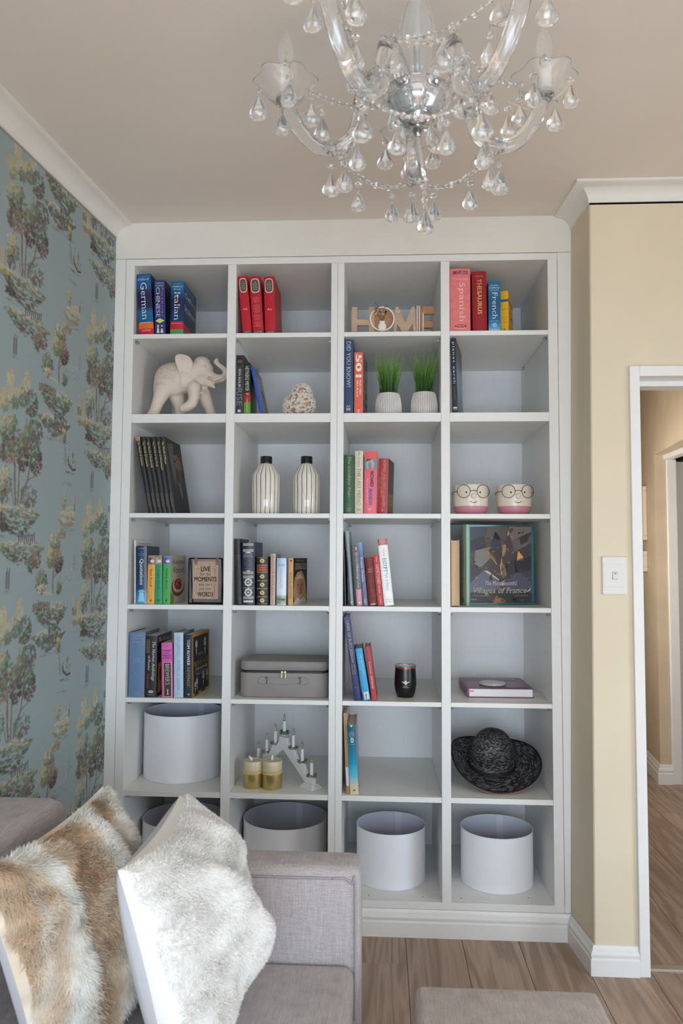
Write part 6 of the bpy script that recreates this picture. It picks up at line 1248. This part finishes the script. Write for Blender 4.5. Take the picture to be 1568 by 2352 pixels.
# --- straw hat
def hat():
    z0 = RZ[5][0]; y0 = .22; c = at(1129, 1760, y=y0)
    e = empty('sun_hat', (c.x, y0, z0+.0005), 'wide brimmed black straw sun hat with silvery flecks', 'hat')
    m = bpy.data.materials.new('black_straw'); m.use_nodes = True; nt = m.node_tree; b_ = nt.nodes['Principled BSDF']; N = lambda t: nt.nodes.new('ShaderNode'+t); L = nt.links.new
    uv = N('UVMap'); uv.uv_map = 'weave'; br = N('TexBrick'); br.inputs['Scale'].default_value = 1.0; br.inputs['Brick Width'].default_value = 1.0; br.inputs['Row Height'].default_value = .5; br.inputs['Mortar Size'].default_value = .11; br.inputs['Mortar Smooth'].default_value = .4; br.inputs['Bias'].default_value = -.42
    br.inputs['Color1'].default_value = lin((26, 26, 28)); br.inputs['Color2'].default_value = lin((196, 194, 198)); br.inputs['Mortar'].default_value = lin((12, 12, 13)); L(uv.outputs[0], br.inputs['Vector']); L(br.outputs['Color'], b_.inputs['Base Color']); b_.inputs['Roughness'].default_value = .5
    bp = N('Bump'); bp.inputs['Strength'].default_value = .6; bp.inputs['Distance'].default_value = .002; L(br.outputs['Fac'], bp.inputs['Height']); bp.invert = True; L(bp.outputs[0], b_.inputs['Normal'])
    n = 96; tilt = R(19)
    def brimz(r, a):
        # curled up at both sides, low in front and behind
        t = max(0, (r-.088)/.1); c_ = math.cos(a); s_ = math.sin(a)
        side = .050*max(0, -c_)**1.5+.028*max(0, c_)**2.0
        return t**1.25*(side+.012*max(0, s_)-.006*max(0, -s_)+.004*math.sin(3*a))
    rows = []
    for i in range(12): t = i/11; rows.append(('c', math.sin(t*PI/2)**.85*.082+ .006*t, .155*math.cos(t*PI/2)**.72))
    for i in range(1, 17): t = i/16; rows.append(('b', .088+.102*t, 0))
    v = []; uvs = []; sl = 0; prev = None
    for (k, r, z) in rows:
        for j in range(n):
            a = 2*PI*j/n; el = (1.0-.15*((r-.088)/.1)*max(0, -math.cos(a))**2) if k == 'b' else 1.0
            zz = z+.0 if k == 'c' else brimz(r, a)
            # dent in the crown
            if k == 'c' and r < .06: zz -= .006*math.exp(-((r*math.cos(a)-.012)**2)/.0006)*(1-r/.06)
            v.append((r*el*math.cos(a), r*el*math.sin(a)*.95, zz))
        sl += 0 if prev is None else math.hypot(r-prev[0], z-prev[1]); prev = (r, z); uvs.append(sl)
    f = []; fuv = []
    for i in range(len(rows)-1):
        for j in range(n):
            f.append((i*n+j, i*n+(j+1) % n, (i+1)*n+(j+1) % n, (i+1)*n+j)); k1, k2 = j*.62, (j+1)*.62; fuv += [(k1, uvs[i]/.0062), (k2, uvs[i]/.0062), (k2, uvs[i+1]/.0062), (k1, uvs[i+1]/.0062)]
    f.append(tuple(range(n))[::-1]); fuv += [(0, 0)]*n
    rx = Matrix.Rotation(tilt, 3, 'X'); v = [rx @ Vector(p) for p in v]; zm = min(p.z for p in v); lift = -zm+.005
    v = [p+Vector((0, 0, lift)) for p in v]
    me = bpy.data.meshes.new('straw'); me.from_pydata([tuple(p) for p in v], [], f); ul = me.uv_layers.new(name='weave'); ul.data.foreach_set('uv', [x for p in fuv for x in p]); me.materials.append(m); me.polygons.foreach_set('use_smooth', [True]*len(f)); me.update()
    o = link('straw', me, e); md = o.modifiers.new('thickness', 'SOLIDIFY'); md.thickness = .0025; md.offset = -1
    # plaited band and tan bound edge
    R0 = [v[11*n+j] for j in range(n)]; up = rx @ Vector((0, 0, 1))
    for q in range(3):
        b = B(); P = [Vector(p)+up*(.004+.0065*q)+Vector((0, 0, 0))+(rx @ Vector((math.cos(2*PI*j/n), math.sin(2*PI*j/n), 0)))*(.0035-.0008*q+.0012*math.sin(j*1.3+q*2)) for j, p in enumerate(R0)]; b.tube(P+[P[0]], .0038, 6, cap=False); b.build('plaited_band', mat('black_braid', (22, 22, 23), .5, bump=.8, bscale=300), e, smooth=True)
    E_ = [v[(len(rows)-1)*n+j] for j in range(n)]; b = B(); P = [Vector(p)+Vector((0, 0, -.0022)) for p in E_]; b.tube(P+[P[0]], .0026, 8, cap=False); b.build('edge_binding', mat('tan_binding', (172, 118, 74), .6), e, smooth=True)
    P = [Vector(p)+Vector((0, 0, .0015)) for p in E_]; b = B(); b.tube(P+[P[0]], .004, 8, cap=False); b.build('rolled_edge', mat('black_braid', (22, 22, 23), .5), e, smooth=True)
hat()
# ------------------------------------------------------------------ sofa, footstool, cushions
def fabric(name, col):
    m = bpy.data.materials.new(name); m.use_nodes = True; nt = m.node_tree; b = nt.nodes['Principled BSDF']; N = lambda t: nt.nodes.new('ShaderNode'+t); L = nt.links.new
    b.inputs['Roughness'].default_value = .85; b.inputs['Sheen Weight'].default_value = .15
    tc = N('TexCoord'); cols = []
    for sc in ((1, 1, .06), (.06, .06, 1), (1, .06, .5)):
        mp = N('Mapping'); mp.inputs['Scale'].default_value = sc; L(tc.outputs['Object'], mp.inputs[0]); n = N('TexNoise'); n.inputs['Scale'].default_value = 420; n.inputs['Detail'].default_value = 2; L(mp.outputs[0], n.inputs['Vector']); cols.append(n.outputs['Fac'])
    a = N('Math'); a.operation = 'ADD'; L(cols[0], a.inputs[0]); L(cols[1], a.inputs[1]); a2 = N('Math'); a2.operation = 'ADD'; L(a.outputs[0], a2.inputs[0]); L(cols[2], a2.inputs[1])
    mr = N('MapRange'); mr.inputs[1].default_value = 1.15; mr.inputs[2].default_value = 1.85; L(a2.outputs[0], mr.inputs[0])
    rp = N('ValToRGB'); c = lin(col); rp.color_ramp.elements[0].color = tuple(x*.80 for x in c[:3])+(1,); rp.color_ramp.elements[1].color = tuple(min(1, x*1.18) for x in c[:3])+(1,); L(mr.outputs[0], rp.inputs[0]); L(rp.outputs[0], b.inputs['Base Color'])
    bp = N('Bump'); bp.inputs['Strength'].default_value = .25; bp.inputs['Distance'].default_value = .001; L(mr.outputs[0], bp.inputs['Height']); L(bp.outputs[0], b.inputs['Normal'])
    return m
M_FAB = fabric('grey_linen_weave', (172, 165, 165)); M_FAB2 = fabric('warm_grey_weave', (178, 166, 160)); M_PIPE = mat('sofa_piping', (158, 152, 152), .85)
def sofa():
    e = empty('sofa', (-.6, -1.6, 0), 'light grey upholstered two-seat sofa along the papered wall', 'sofa')
    Z = Vector((.6, 1.6, 0))
    def bx(name, x0, x1, y0, y1, z0, z1, m=M_FAB, bev=.03, seg=4): return B().box(x0+.6, x1+.6, y0+1.6, y1+1.6, z0, z1).build(name, m, e, bevel=bev, seg=seg, auto=.9)
    bx('base', -1.1, -.062, -2.33, -.972, .1, .27, bev=.012)
    # far arm with a boxed top edge
    bx('armrest', -1.115, -.05, -.97, -.845, .1, .622, bev=.026)
    bx('armrest', -1.235, -.05, -2.46, -2.335, .1, .622, bev=.026)
    bx('seat_cushion', -.9, -.066, -1.65, -.972, .272, .398, bev=.028); bx('seat_cushion', -.9, -.066, -2.333, -1.654, .272, .398, bev=.028)
    # back following the wall
    b = B(); P = [(-.785, -.972), (-.93, -2.333), (-1.225, -2.333), (-1.125, -.972)]
    b.prism([(x+.6, y+1.6) for x, y in P], lambda u, v, t: (u, v, t), .1, .79); b.build('backrest', M_FAB, e, bevel=.045, seg=5, auto=.9)
    for x0, x1, y0, y1 in ((-1.09, -.05, -.97, -.97),):
        b = B(); za = .598; P = [(-.064, y0-.0015, .12), (-.064, y0-.0015, za-.03), (-.072, y0-.0015, za-.012), (-.09, y0-.0015, za), (-.12, y0-.0015, za), (-.16, y0-.0015, za), (-.5, y0-.0015, za), (-1.0, y0-.0015, za)]; b.tube([Vector(p)+Z for p in spline(P, 5)], .003, 6); b.build('piping', M_PIPE, e, smooth=True)
    for x in (-1.02, -.13):
        for y in (-.92, -2.38): B().lathe([(0, 0), (.016, 0), (.024, .1), (0, .1)], 16).build('foot', mat('dark_wood_foot', (60, 44, 34), .5), e, loc=(x+.6, y+1.6, 0.0005), auto=.6)
sofa()
def footstool():
    z = .425; f0, f1 = at(953, 2269, z=z), at(1372, 2275, z=z); x0, x1 = f0.x, f1.x; yf = (f0.y+f1.y)/2+.012
    e = empty('footstool', ((x0+x1)/2, yf-.22, 0), 'square warm grey upholstered footstool in front of the bookcase', 'footstool'); hw = (x1-x0)/2; hd = .22
    B().box(-hw, hw, -hd, hd, .09, z).build('upholstered_body', M_FAB2, e, bevel=.018, seg=4, auto=.9)
    b = B(); r = hw-.002; d = hd-.002; P = [(-r, -d, z-.075), (r, -d, z-.075), (r, d, z-.075), (-r, d, z-.075), (-r, -d, z-.075)]; b.tube(P, .003, 6, cap=False); b.build('seam', M_PIPE, e)
    for sx in (-1, 1):
        for sy in (-1, 1): B().lathe([(0, 0), (.014, 0), (.02, .09), (0, .09)], 14).build('foot', mat('dark_wood_foot', (60, 44, 34), .5), e, loc=(sx*(hw-.05), sy*(hd-.05), .0005), auto=.6)
footstool()
def vcol_mat(name, thru=.45):
    m = bpy.data.materials.new(name); m.use_nodes = True; nt = m.node_tree; N = lambda t: nt.nodes.new('ShaderNode'+t); L = nt.links.new
    nt.nodes.remove(nt.nodes['Principled BSDF']); out = nt.nodes['Material Output']
    a = N('Attribute'); a.attribute_name = 'pile'; d = N('BsdfDiffuse'); t = N('BsdfTranslucent'); mx = N('MixShader'); mx.inputs[0].default_value = thru
    L(a.outputs['Color'], d.inputs[0]); L(a.outputs['Color'], t.inputs[0]); L(d.outputs[0], mx.inputs[1]); L(t.outputs[0], mx.inputs[2]); L(mx.outputs[0], out.inputs[0])
    return m
def vnoise(seed):
    rs = np.random.RandomState(seed); G = rs.rand(64, 64)
    def f(x, y):
        xi = np.floor(x).astype(int); yi = np.floor(y).astype(int); a = x-xi; b = y-yi; a = a*a*(3-2*a); b = b*b*(3-2*b); g = lambda i, j: G[i % 64, j % 64]
        return (g(xi, yi)*(1-a)+g(xi+1, yi)*a)*(1-b)+(g(xi, yi+1)*(1-a)+g(xi+1, yi+1)*a)*b
    return f
def cushion(name, label, ft, nt_, fb, thick, kind, nstr, slen):
    """ft far top corner, nt_ near top corner, fb far bottom corner of a square cushion; the pile is on the side facing the room"""
    ft, nt_, fb = Vector(ft), Vector(nt_), Vector(fb); c = (nt_+fb)/2; U = (nt_-ft)/2; V = (ft-fb)/2; Nn = U.cross(V).normalized()
    if Nn.x < 0: Nn = -Nn
    nb = nt_+fb-ft; zmin = min(nb.z, fb.z)
    e = empty(name, (c.x, c.y, zmin), label, 'cushion'); org = Vector((c.x, c.y, zmin))
    noi = vnoise(3 if kind == 'w' else 9); n2 = vnoise(17)
    def surf(u, v, side):
        # pillow section, edges drawn in between the corners
        u = np.asarray(u, float); v = np.asarray(v, float); k = .085
        uu = u*(1-k*(1-v*v)); vv = v*(1-k*(1-u*u)); ex = .40 if kind == 'w' else .5; t = ((1-u**2).clip(0)**.5)*((1-v**2).clip(0)**ex)*thick
        wr = 0
        if side > 0:
            if kind == 'w':
                q = (u*.8-v*.55)*4.2+1.6*noi(u*2+9, v*2+5); wr = .027*np.sin(q*1.7)*(1-u**2)*(1-v**2).clip(0)+.02*(noi(u*3.5+20, v*3.5+3)-.5)
            else:
                q = (u*.95+.25*v)*5+1.2*noi(u*2+3, v*2+1); wr = .012*np.sin(q*2.2)*(1-u**2)+.012*(noi(u*4+20, v*4+3)-.5)
            wr = wr*np.minimum(1, (1-np.maximum(abs(u), abs(v)))*5)
        h = side*t*(1.0 if side > 0 else (.45 if kind == 'w' else .7))+wr
        P = np.array(c-org)[None]+uu[:, None]*np.array(U)[None]+vv[:, None]*np.array(V)[None]+h[:, None]*np.array(Nn)[None]
        return P
    n = 60; g = np.linspace(-1, 1, n+1); gu, gv = [a.ravel() for a in np.meshgrid(g, g)]
    def colour(u, v):
        if kind == 'w':
            a = .965+.03*(noi(u*6, v*6)-.5); a = np.where(u > .99, a*.8, a); return np.stack([a, a*.99, a*.97], -1)
        # tan and white pelts sewn in strips running down the cushion
        s = u*2.6+.30*v+.5*noi(u*2.5+4, v*2.5+8); st = .62*noi(s*2.6+7, v*1.1+2.5)+.38*(.5+.5*np.sin(s*3.4+1.0)); m = np.clip((st-.36)*4.5, 0, 1)
        m2 = n2(u*7+5, v*7); m = np.clip(m*.85+.1+(m2-.5)*.7, 0, 1)[:, None]
        dark = np.clip((v-.1), 0, 1)[:, None]*.0
        tan = np.array([230, 212, 188])/255.; wh = np.array([248, 247, 243])/255.; cc = tan*(1-m)+wh*m
        cc = cc*(.94+.12*noi(u*14, v*14))[:, None]
        return np.where(cc <= .04045, cc/12.92, ((cc+.055)/1.055)**2.4)
    def sheet(nm, side, m, parent):
        P = surf(gu, gv, side); i = (np.arange(n)[:, None]*(n+1)+np.arange(n)[None]).ravel(); q = np.stack([i, i+1, i+n+2, i+n+1], -1)
        me = bpy.data.meshes.new(nm); me.from_pydata(P.tolist(), [], q.tolist()); me.materials.append(m); me.polygons.foreach_set('use_smooth', [True]*len(q))
        if side > 0 or kind == 'w':
            a = me.color_attributes.new('pile', 'FLOAT_COLOR', 'POINT'); col = np.ones((len(P), 4)); col[:, :3] = colour(gu, gv); a.data.foreach_set('color', col.ravel())
        me.update(); return link(nm, me, parent)
    MF = vcol_mat('pile_'+kind)
    fr = sheet('pile_face', 1, vcol_mat('hide_'+kind, 0.0), e)
    bk = sheet('fabric_back', -1, mat('white_velveteen', (214, 215, 219), .8, noise=.02, nscale=30, bump=.1, bscale=60), e)
    # pile: fine tapered strands
    rs = np.random.RandomState(4 if kind == 'w' else 6); u = rs.uniform(-.985, .985, nstr); v = rs.uniform(-.985, .985, nstr)
    if kind == 'w':
        keep = u < (.99-.03*noi(v*4, v*0+3)); u, v = u[keep], v[keep]
    ns = len(u); eps = .01; P = surf(u, v, 1); du = surf(np.clip(u+eps, -1, 1), v, 1)-surf(np.clip(u-eps, -1, 1), v, 1); dv = surf(u, np.clip(v+eps, -1, 1), 1)-surf(u, np.clip(v-eps, -1, 1), 1)
    nn = np.cross(du, dv); nn /= np.linalg.norm(nn, axis=1)[:, None]+1e-9
    if (nn@np.array(Nn)).mean() < 0: nn = -nn
    tu = du/(np.linalg.norm(du, axis=1)[:, None]+1e-9); tv = dv/(np.linalg.norm(dv, axis=1)[:, None]+1e-9)
    a1 = (noi(u*5+1, v*5+2)-.5)*3.0; a2 = (n2(u*6+4, v*6+1)-.5)*3.0
    d = nn*(.5 if kind == 'w' else .42)+tu*(a1*.55+rs.normal(0, .25, ns))[:, None]+tv*(a2*.55-(.25 if kind == 'w' else .6)+rs.normal(0, .25, ns))[:, None]
    d /= np.linalg.norm(d, axis=1)[:, None]
    L = slen*rs.uniform(.55, 1.15, ns); sag = np.array([0, 0, -1])*(.25 if kind == 'w' else .35)
    w = np.cross(d, nn+rs.normal(0, .22, (ns, 3))); w /= np.linalg.norm(w, axis=1)[:, None]; w *= (.0011 if kind == 'w' else .0010)
    p0, p1, p2 = P-nn*.002, P+d*(L*.55)[:, None], P+d*L[:, None]+sag*(L*.45)[:, None]
    vv = np.stack([p0-w, p0+w, p1-w*.8, p1+w*.8, p2], 1).reshape(-1, 3); k5 = np.arange(ns)*5
    quads = np.stack([k5, k5+1, k5+3, k5+2], -1); tris = np.stack([k5+2, k5+3, k5+4], -1)
    me = bpy.data.meshes.new('fur'); me.vertices.add(len(vv)); me.vertices.foreach_set('co', vv.ravel()); me.loops.add(ns*7); me.loops.foreach_set('vertex_index', np.concatenate([quads.ravel(), tris.ravel()]).astype(np.int32)); me.polygons.add(ns*2)
    me.polygons.foreach_set('loop_start', np.concatenate([np.arange(ns)*4, ns*4+np.arange(ns)*3]).astype(np.int32)); me.polygons.foreach_set('loop_total', np.concatenate([np.full(ns, 4), np.full(ns, 3)]).astype(np.int32)); me.update(calc_edges=True)
    a = me.color_attributes.new('pile', 'FLOAT_COLOR', 'POINT'); col = np.ones((ns, 5, 4)); cc = colour(u, v)*rs.uniform(.92, 1.06, ns)[:, None]; col[:, :, :3] = np.clip(cc, 0, 1)[:, None]; a.data.foreach_set('color', col.reshape(-1))
    me.materials.append(MF); me.polygons.foreach_set('use_smooth', [True]*(ns*2)); tag(link('fur', me, e), kind='stuff')
    return e
cushion('fur_cushion', 'white faux fur cushion leaning on the sofa, nearest the arm', at(415, 1822, y=-1.02), at(270, 2000, y=-1.50), at(512, 2224, y=-1.02), .165, 'w', 110000, .012)
cushion('fur_cushion', 'tan and white striped fur cushion leaning on the sofa back', at(238, 1803, y=-.995), at(-60, 2003, y=-1.48), at(372, 2208, y=-1.03), .125, 't', 100000, .022)
# ------------------------------------------------------------------ crystal chandelier
def milky(name, ior, white):
    # clear glass; white diffuse mixed in to stand for bright reflections
    m = glassmat(name, (253, 254, 255), 0.0, ior); nt = m.node_tree; b = nt.nodes['Principled BSDF']; d = nt.nodes.new('ShaderNodeBsdfDiffuse'); d.inputs[0].default_value = (.9, .9, .88, 1); mx = nt.nodes.new('ShaderNodeMixShader'); mx.inputs[0].default_value = white
    nt.links.new(b.outputs[0], mx.inputs[1]); nt.links.new(d.outputs[0], mx.inputs[2]); nt.links.new(mx.outputs[0], nt.nodes['Material Output'].inputs[0]); return m
def chandelier():
    YC = -1.45; C = at(957, 236, y=YC)
    e = empty('chandelier', (C.x, C.y, C.z), 'crystal glass chandelier with five arms and teardrop pendants', 'chandelier')
    G = milky('chandelier_glass', 1.48, .05); CR = mat('chrome', (214, 216, 218), .07, 1.0); WHT = mat('candle_sleeve_glass', (222, 220, 214), .35); BG = milky('bulb_glass', 1.22, .10); GD = milky('dish_glass', 1.28, .08)
    WIRE = mat('pale_wire', (196, 190, 176), .3, .9)
    # central hub, finial rod and glass vase column
    B().lathe([(0, -.054), (.012, -.054), (.024, -.049), (.0305, -.041), (.030, -.035), (.026, -.031), (.036, -.027), (.048, -.014), (.053, .0), (.052, .012), (.045, .023), (.034, .03), (.02, .034), (0, .034)], 48).build('hub', CR, e, smooth=False, auto=.9)
    B().lathe([(.036, -.034), (.054, -.02), (.066, .002), (.068, .016), (.066, .016), (.064, .003), (.0525, -.017), (.036, -.031)], 48, close=True).build('hub_bowl', GD, e, smooth=True)
    B().tube([(0, 0, -.05), (.003, 0, -.085), (.009, -.002, -.125), (.0125, -.003, -.155)], [.0085, .0072, .0066, .0066], 16).build('finial_rod', CR, e, smooth=True)
    vp = [(.018, .034), (.026, .04), (.036, .062), (.0425, .09), (.0435, .112), (.039, .142), (.029, .18), (.018, .215), (.012, .24), (.014, .252)]
    B().lathe(vp+[(r-.003, z) for r, z in vp[::-1]], 96, close=True, fn=lambda r, z, a: r*(1+.03*math.cos(a*16) if .045 < z < .24 else 1)).build('column_vase', GD, e, smooth=True)
    B().tube([(0, 0, .03), (0, 0, .25)], .006, 12).build('column_core', milky('column_core_glass', 1.4, .3), e, smooth=True)
    top = ZC-C.z
    B().tube([(0, 0, .25), (0, 0, top-.03)], .006, 12).build('stem', CR, e, smooth=True)
    B().lathe([(0, top-.0005), (.055, top-.0005), (.055, top-.008), (.03, top-.03), (0, top-.034)], 32).build('ceiling_rose', CR, e, auto=.7)
    # shared pieces
    def drop_mesh():
        # faceted teardrop, unit height, hung from z = 0 downwards
        prof = [(0, 0), (.06, -.03), (.15, -.22), (.28, -.47), (.36, -.66), (.355, -.8), (.28, -.92), (.13, -.985), (0, -1.0)]; b = B(); b.lathe(prof, 16); o = b.build('tmp', G, auto=.42); md = o.data; bpy.data.objects.remove(o); return md
    def ico():
        b = B(); b.lathe([(0, -.5), (.32, -.38), (.5, 0), (.32, .38), (0, .5)], 8); o = b.build('tmp', G); md = o.data; bpy.data.objects.remove(o); return md
    def icicle():
        b = B(); b.lathe([(0, 0), (.09, -.04), (.1, -.2), (.075, -.75), (.09, -.93), (0, -1)], 6); o = b.build('tmp', G); md = o.data; bpy.data.objects.remove(o); return md
    def rosette():
        b = B(); n = 10
        for k in range(n):
            a = 2*PI*k/n; d = Vector((math.cos(a), math.sin(a), 0)); t = Vector((-d.y, d.x, 0)); b.add([d*.15, d*.6+t*.16+Vector((0, 0, .1)), d*1.0+Vector((0, 0, .32)), d*.6-t*.16+Vector((0, 0, .1)), d*.6+Vector((0, 0, -.08))], [(0, 1, 2, 3), (0, 4, 1), (1, 4, 2), (2, 4, 3), (3, 4, 0)])
        b.ball((0, 0, .08), .22, n=8, m=6); o = b.build('tmp', G); md = o.data; bpy.data.objects.remove(o); return md
    DM, BM, IM, RM = drop_mesh(), ico(), icicle(), rosette()
    def pendant(p, h, w=None, bead=True, parent=e, ice=False, rz=None):
        """teardrop with its top at local p; a small octagon bead and wire pins over it"""
        p = Vector(p); o = link('pendant', IM if ice else DM, parent); w = h*.78 if w is None else w; o.location = p; o.scale = (w/.74, w/.74*random.uniform(.55, .8), h); o.rotation_euler = (0, 0, random.uniform(-.5, .5) if rz is None else rz)
        if ice: o.scale = (.0045/.1, .0045/.1, h)
        if bead:
            q = link('bead', BM, parent); q.location = p+Vector((0, 0, .0135)); q.scale = (.0155, .011, .0155); q.rotation_euler = (R(90), 0, random.uniform(-.6, .6))
            b = B().tube([p+Vector((0, 0, -.003)), p+Vector((0, 0, .006))], .0006, 5).tube([p+Vector((0, 0, .021)), p+Vector((0, 0, .030))], .0006, 5); b.build('pin', WIRE, parent)
        return o
    prof_dish = [(.013, -.002), (.02, -.003), (.036, .006), (.052, .024), (.0625, .041), (.0638, .043), (.0615, .043), (.05, .0268), (.035, .0095), (.019, .0005), (.013, .001)]
    cups = []
    for k in range(5):
        a = R(90+72*k+1); d = Vector((math.cos(a), math.sin(a), 0)); up = Vector((0, 0, 1))
        path = [(.044, .016), (.07, .048), (.1, .066), (.113, .042), (.117, .0), (.132, -.042), (.168, -.062), (.208, -.052), (.243, -.018), (.268, .022), (.283, .060)]
        pts = spline([d*r+up*z for r, z in path], 6)
        tan = Vector((-d.y, d.x, 0)); n = 16; v = []
        m = len(pts)
        # glass arm: a round rope with shallow flutes twisted along it
        for i, p in enumerate(pts):
            t = (pts[min(i+1, m-1)]-pts[max(i-1, 0)]).normalized(); nx = tan; ny = t.cross(nx)
            for j in range(n):
                b_ = 2*PI*j/n; rr = .0148*(1+.055*(1 if j % 2 else -1)); bb = b_+i*.05; v.append(p+nx*rr*math.cos(bb)+ny*rr*math.sin(bb))
        f = [(i*n+j, i*n+(j+1) % n, (i+1)*n+(j+1) % n, (i+1)*n+j) for i in range(m-1) for j in range(n)]+[tuple(range(n))[::-1], tuple((m-1)*n+j for j in range(n))]
        arm = B().add(v, f).build('arm', G, e, smooth=True)
        B().tube([pts[0]-d*.006, pts[0]+(pts[3]-pts[0])*.5], .0162, 14).build('arm_socket', CR, arm, smooth=True)
        c = d*.285+up*.062; cups.append((c, d, tan))
        B().lathe([(0, -.006), (.012, -.006), (.0195, -.001), (.0205, .008), (.019, .012), (.0155, .012), (0, .011)], 28).build('candle_cup', CR, arm, loc=c, auto=.7)
        B().lathe(prof_dish, 60, close=True, fn=lambda r, z, t: r*(1+(.10*max(0, r-.03)/.034)*math.cos(6*t))).build('drip_dish', GD, arm, smooth=True, loc=c+up*.002)
        B().lathe([(.0135, .008), (.0148, .012), (.0148, .058), (.0125, .062), (0, .062)], 24).build('candle_tube', WHT, arm, loc=c, auto=.6)
        B().lathe([(0, .058), (.0095, .059), (.0115, .075), (.0165, .098), (.0168, .112), (.0135, .13), (.007, .147), (0, .156)], 24).build('bulb', BG, arm, smooth=True, loc=c)
        B().tube([c+up*.06, c+up*.09], .003, 6).tube([c+up*.09+d*.004, c+up*.105-d*.004, c+up*.105+tan*.004], .0005, 4).build('filament', WIRE, arm)
        # ring of pendants below each dish
        for q in range(4):
            t = a+2*PI*(q+.35*k)/4; r_ = .056; p = c+Vector((math.cos(t)*r_, math.sin(t)*r_, .004))
            pendant(p, .047+.005*((q+k) % 2), parent=arm)
        # rosettes and drop at the foot of the arm and along it
        for (r_, z_) in ((.178, -.062), (.117, .0)):
            o = link('rosette', RM, arm); o.location = d*r_+up*(z_); o.scale = (.021,)*3; o.rotation_euler = (0, R(90), a) if r_ < .15 else (0, 0, a)
        pendant(d*.18+up*(-.112), .05, parent=arm)
        o = link('rosette', RM, arm); o.location = d*.102+up*.078; o.scale = (.015,)*3
        pendant(d*.106+up*.048+tan*.02, .05, parent=arm, bead=False)
        # drop in the eye of the arm
        pendant(d*.2+up*.008, .048, parent=arm); B().tube([d*.2+up*.038, d*.262+up*.026], .0006, 4).build('pin', WIRE, arm)
    # swags of beads between neighbouring arms, low ones and high ones
    def swag(p0, p1, sag, n, drop=None):
        p0, p1 = Vector(p0), Vector(p1); s = None; pts = []
        for i in range(n+1):
            t = i/n; pts.append(p0.lerp(p1, t)+Vector((0, 0, -sag*4*t*(1-t))))
        s = B().tube(pts, .0006, 5).build('bead_string', WIRE, e)
        for i in range(1, n):
            o = link('bead', BM, s); o.location = pts[i]; big = i % 3 == 0; k_ = .0135 if big else .0085; dd = (pts[i+1]-pts[i-1]).normalized()
            o.scale = (k_, k_, k_*(1.0 if big else 1.5)); o.rotation_euler = dd.to_track_quat('Z', 'Y').to_euler()
        if drop:
            for t, h in drop: i = int(round(t*n)); pendant(pts[i]+Vector((0, 0, -.032)), h, parent=s)
    for k in range(5):
        (c0, d0, t0), (c1, d1, t1) = cups[k], cups[(k+1) % 5]; up = Vector((0, 0, 1))
        swag(d0*.168+up*(-.072), d1*.168+up*(-.072), .04, 18, [(.3, .044), (.7, .044)])
        swag(d0*.104+up*.074, c1-d1*.045+up*.02, .03, 16, [(.5, .045)])
        swag(d0*.104+up*.074, d1*.104+up*.074, .012, 9)
    # icicles round the hub and the bottom drop of the rod
    for k in range(5):
        a = R(54+72*k); p = Vector((math.cos(a)*.05, math.sin(a)*.05, -.018)); pendant(p, .052, w=.02, bead=False, ice=False)
    B().lathe([(0, -.006), (.007, -.006), (.012, 0), (.007, .004), (0, .004)], 12).build('rod_cap', G, e, loc=(.0125, -.003, -.160))
    for i, z in enumerate((-.172, -.186, -.199, -.213)):
        o = link('bead', BM, e); o.location = (.0135+.0006*i, -.003, z); k_ = .013 if i % 2 == 0 else .0085; o.scale = (k_, k_, .0135)
    B().tube([(.0128, -.003, -.16), (.016, -.003, -.226)], .0006, 5).build('pin', WIRE, e)
    pendant((.016, -.003, -.222), .046, bead=False)
chandelier()
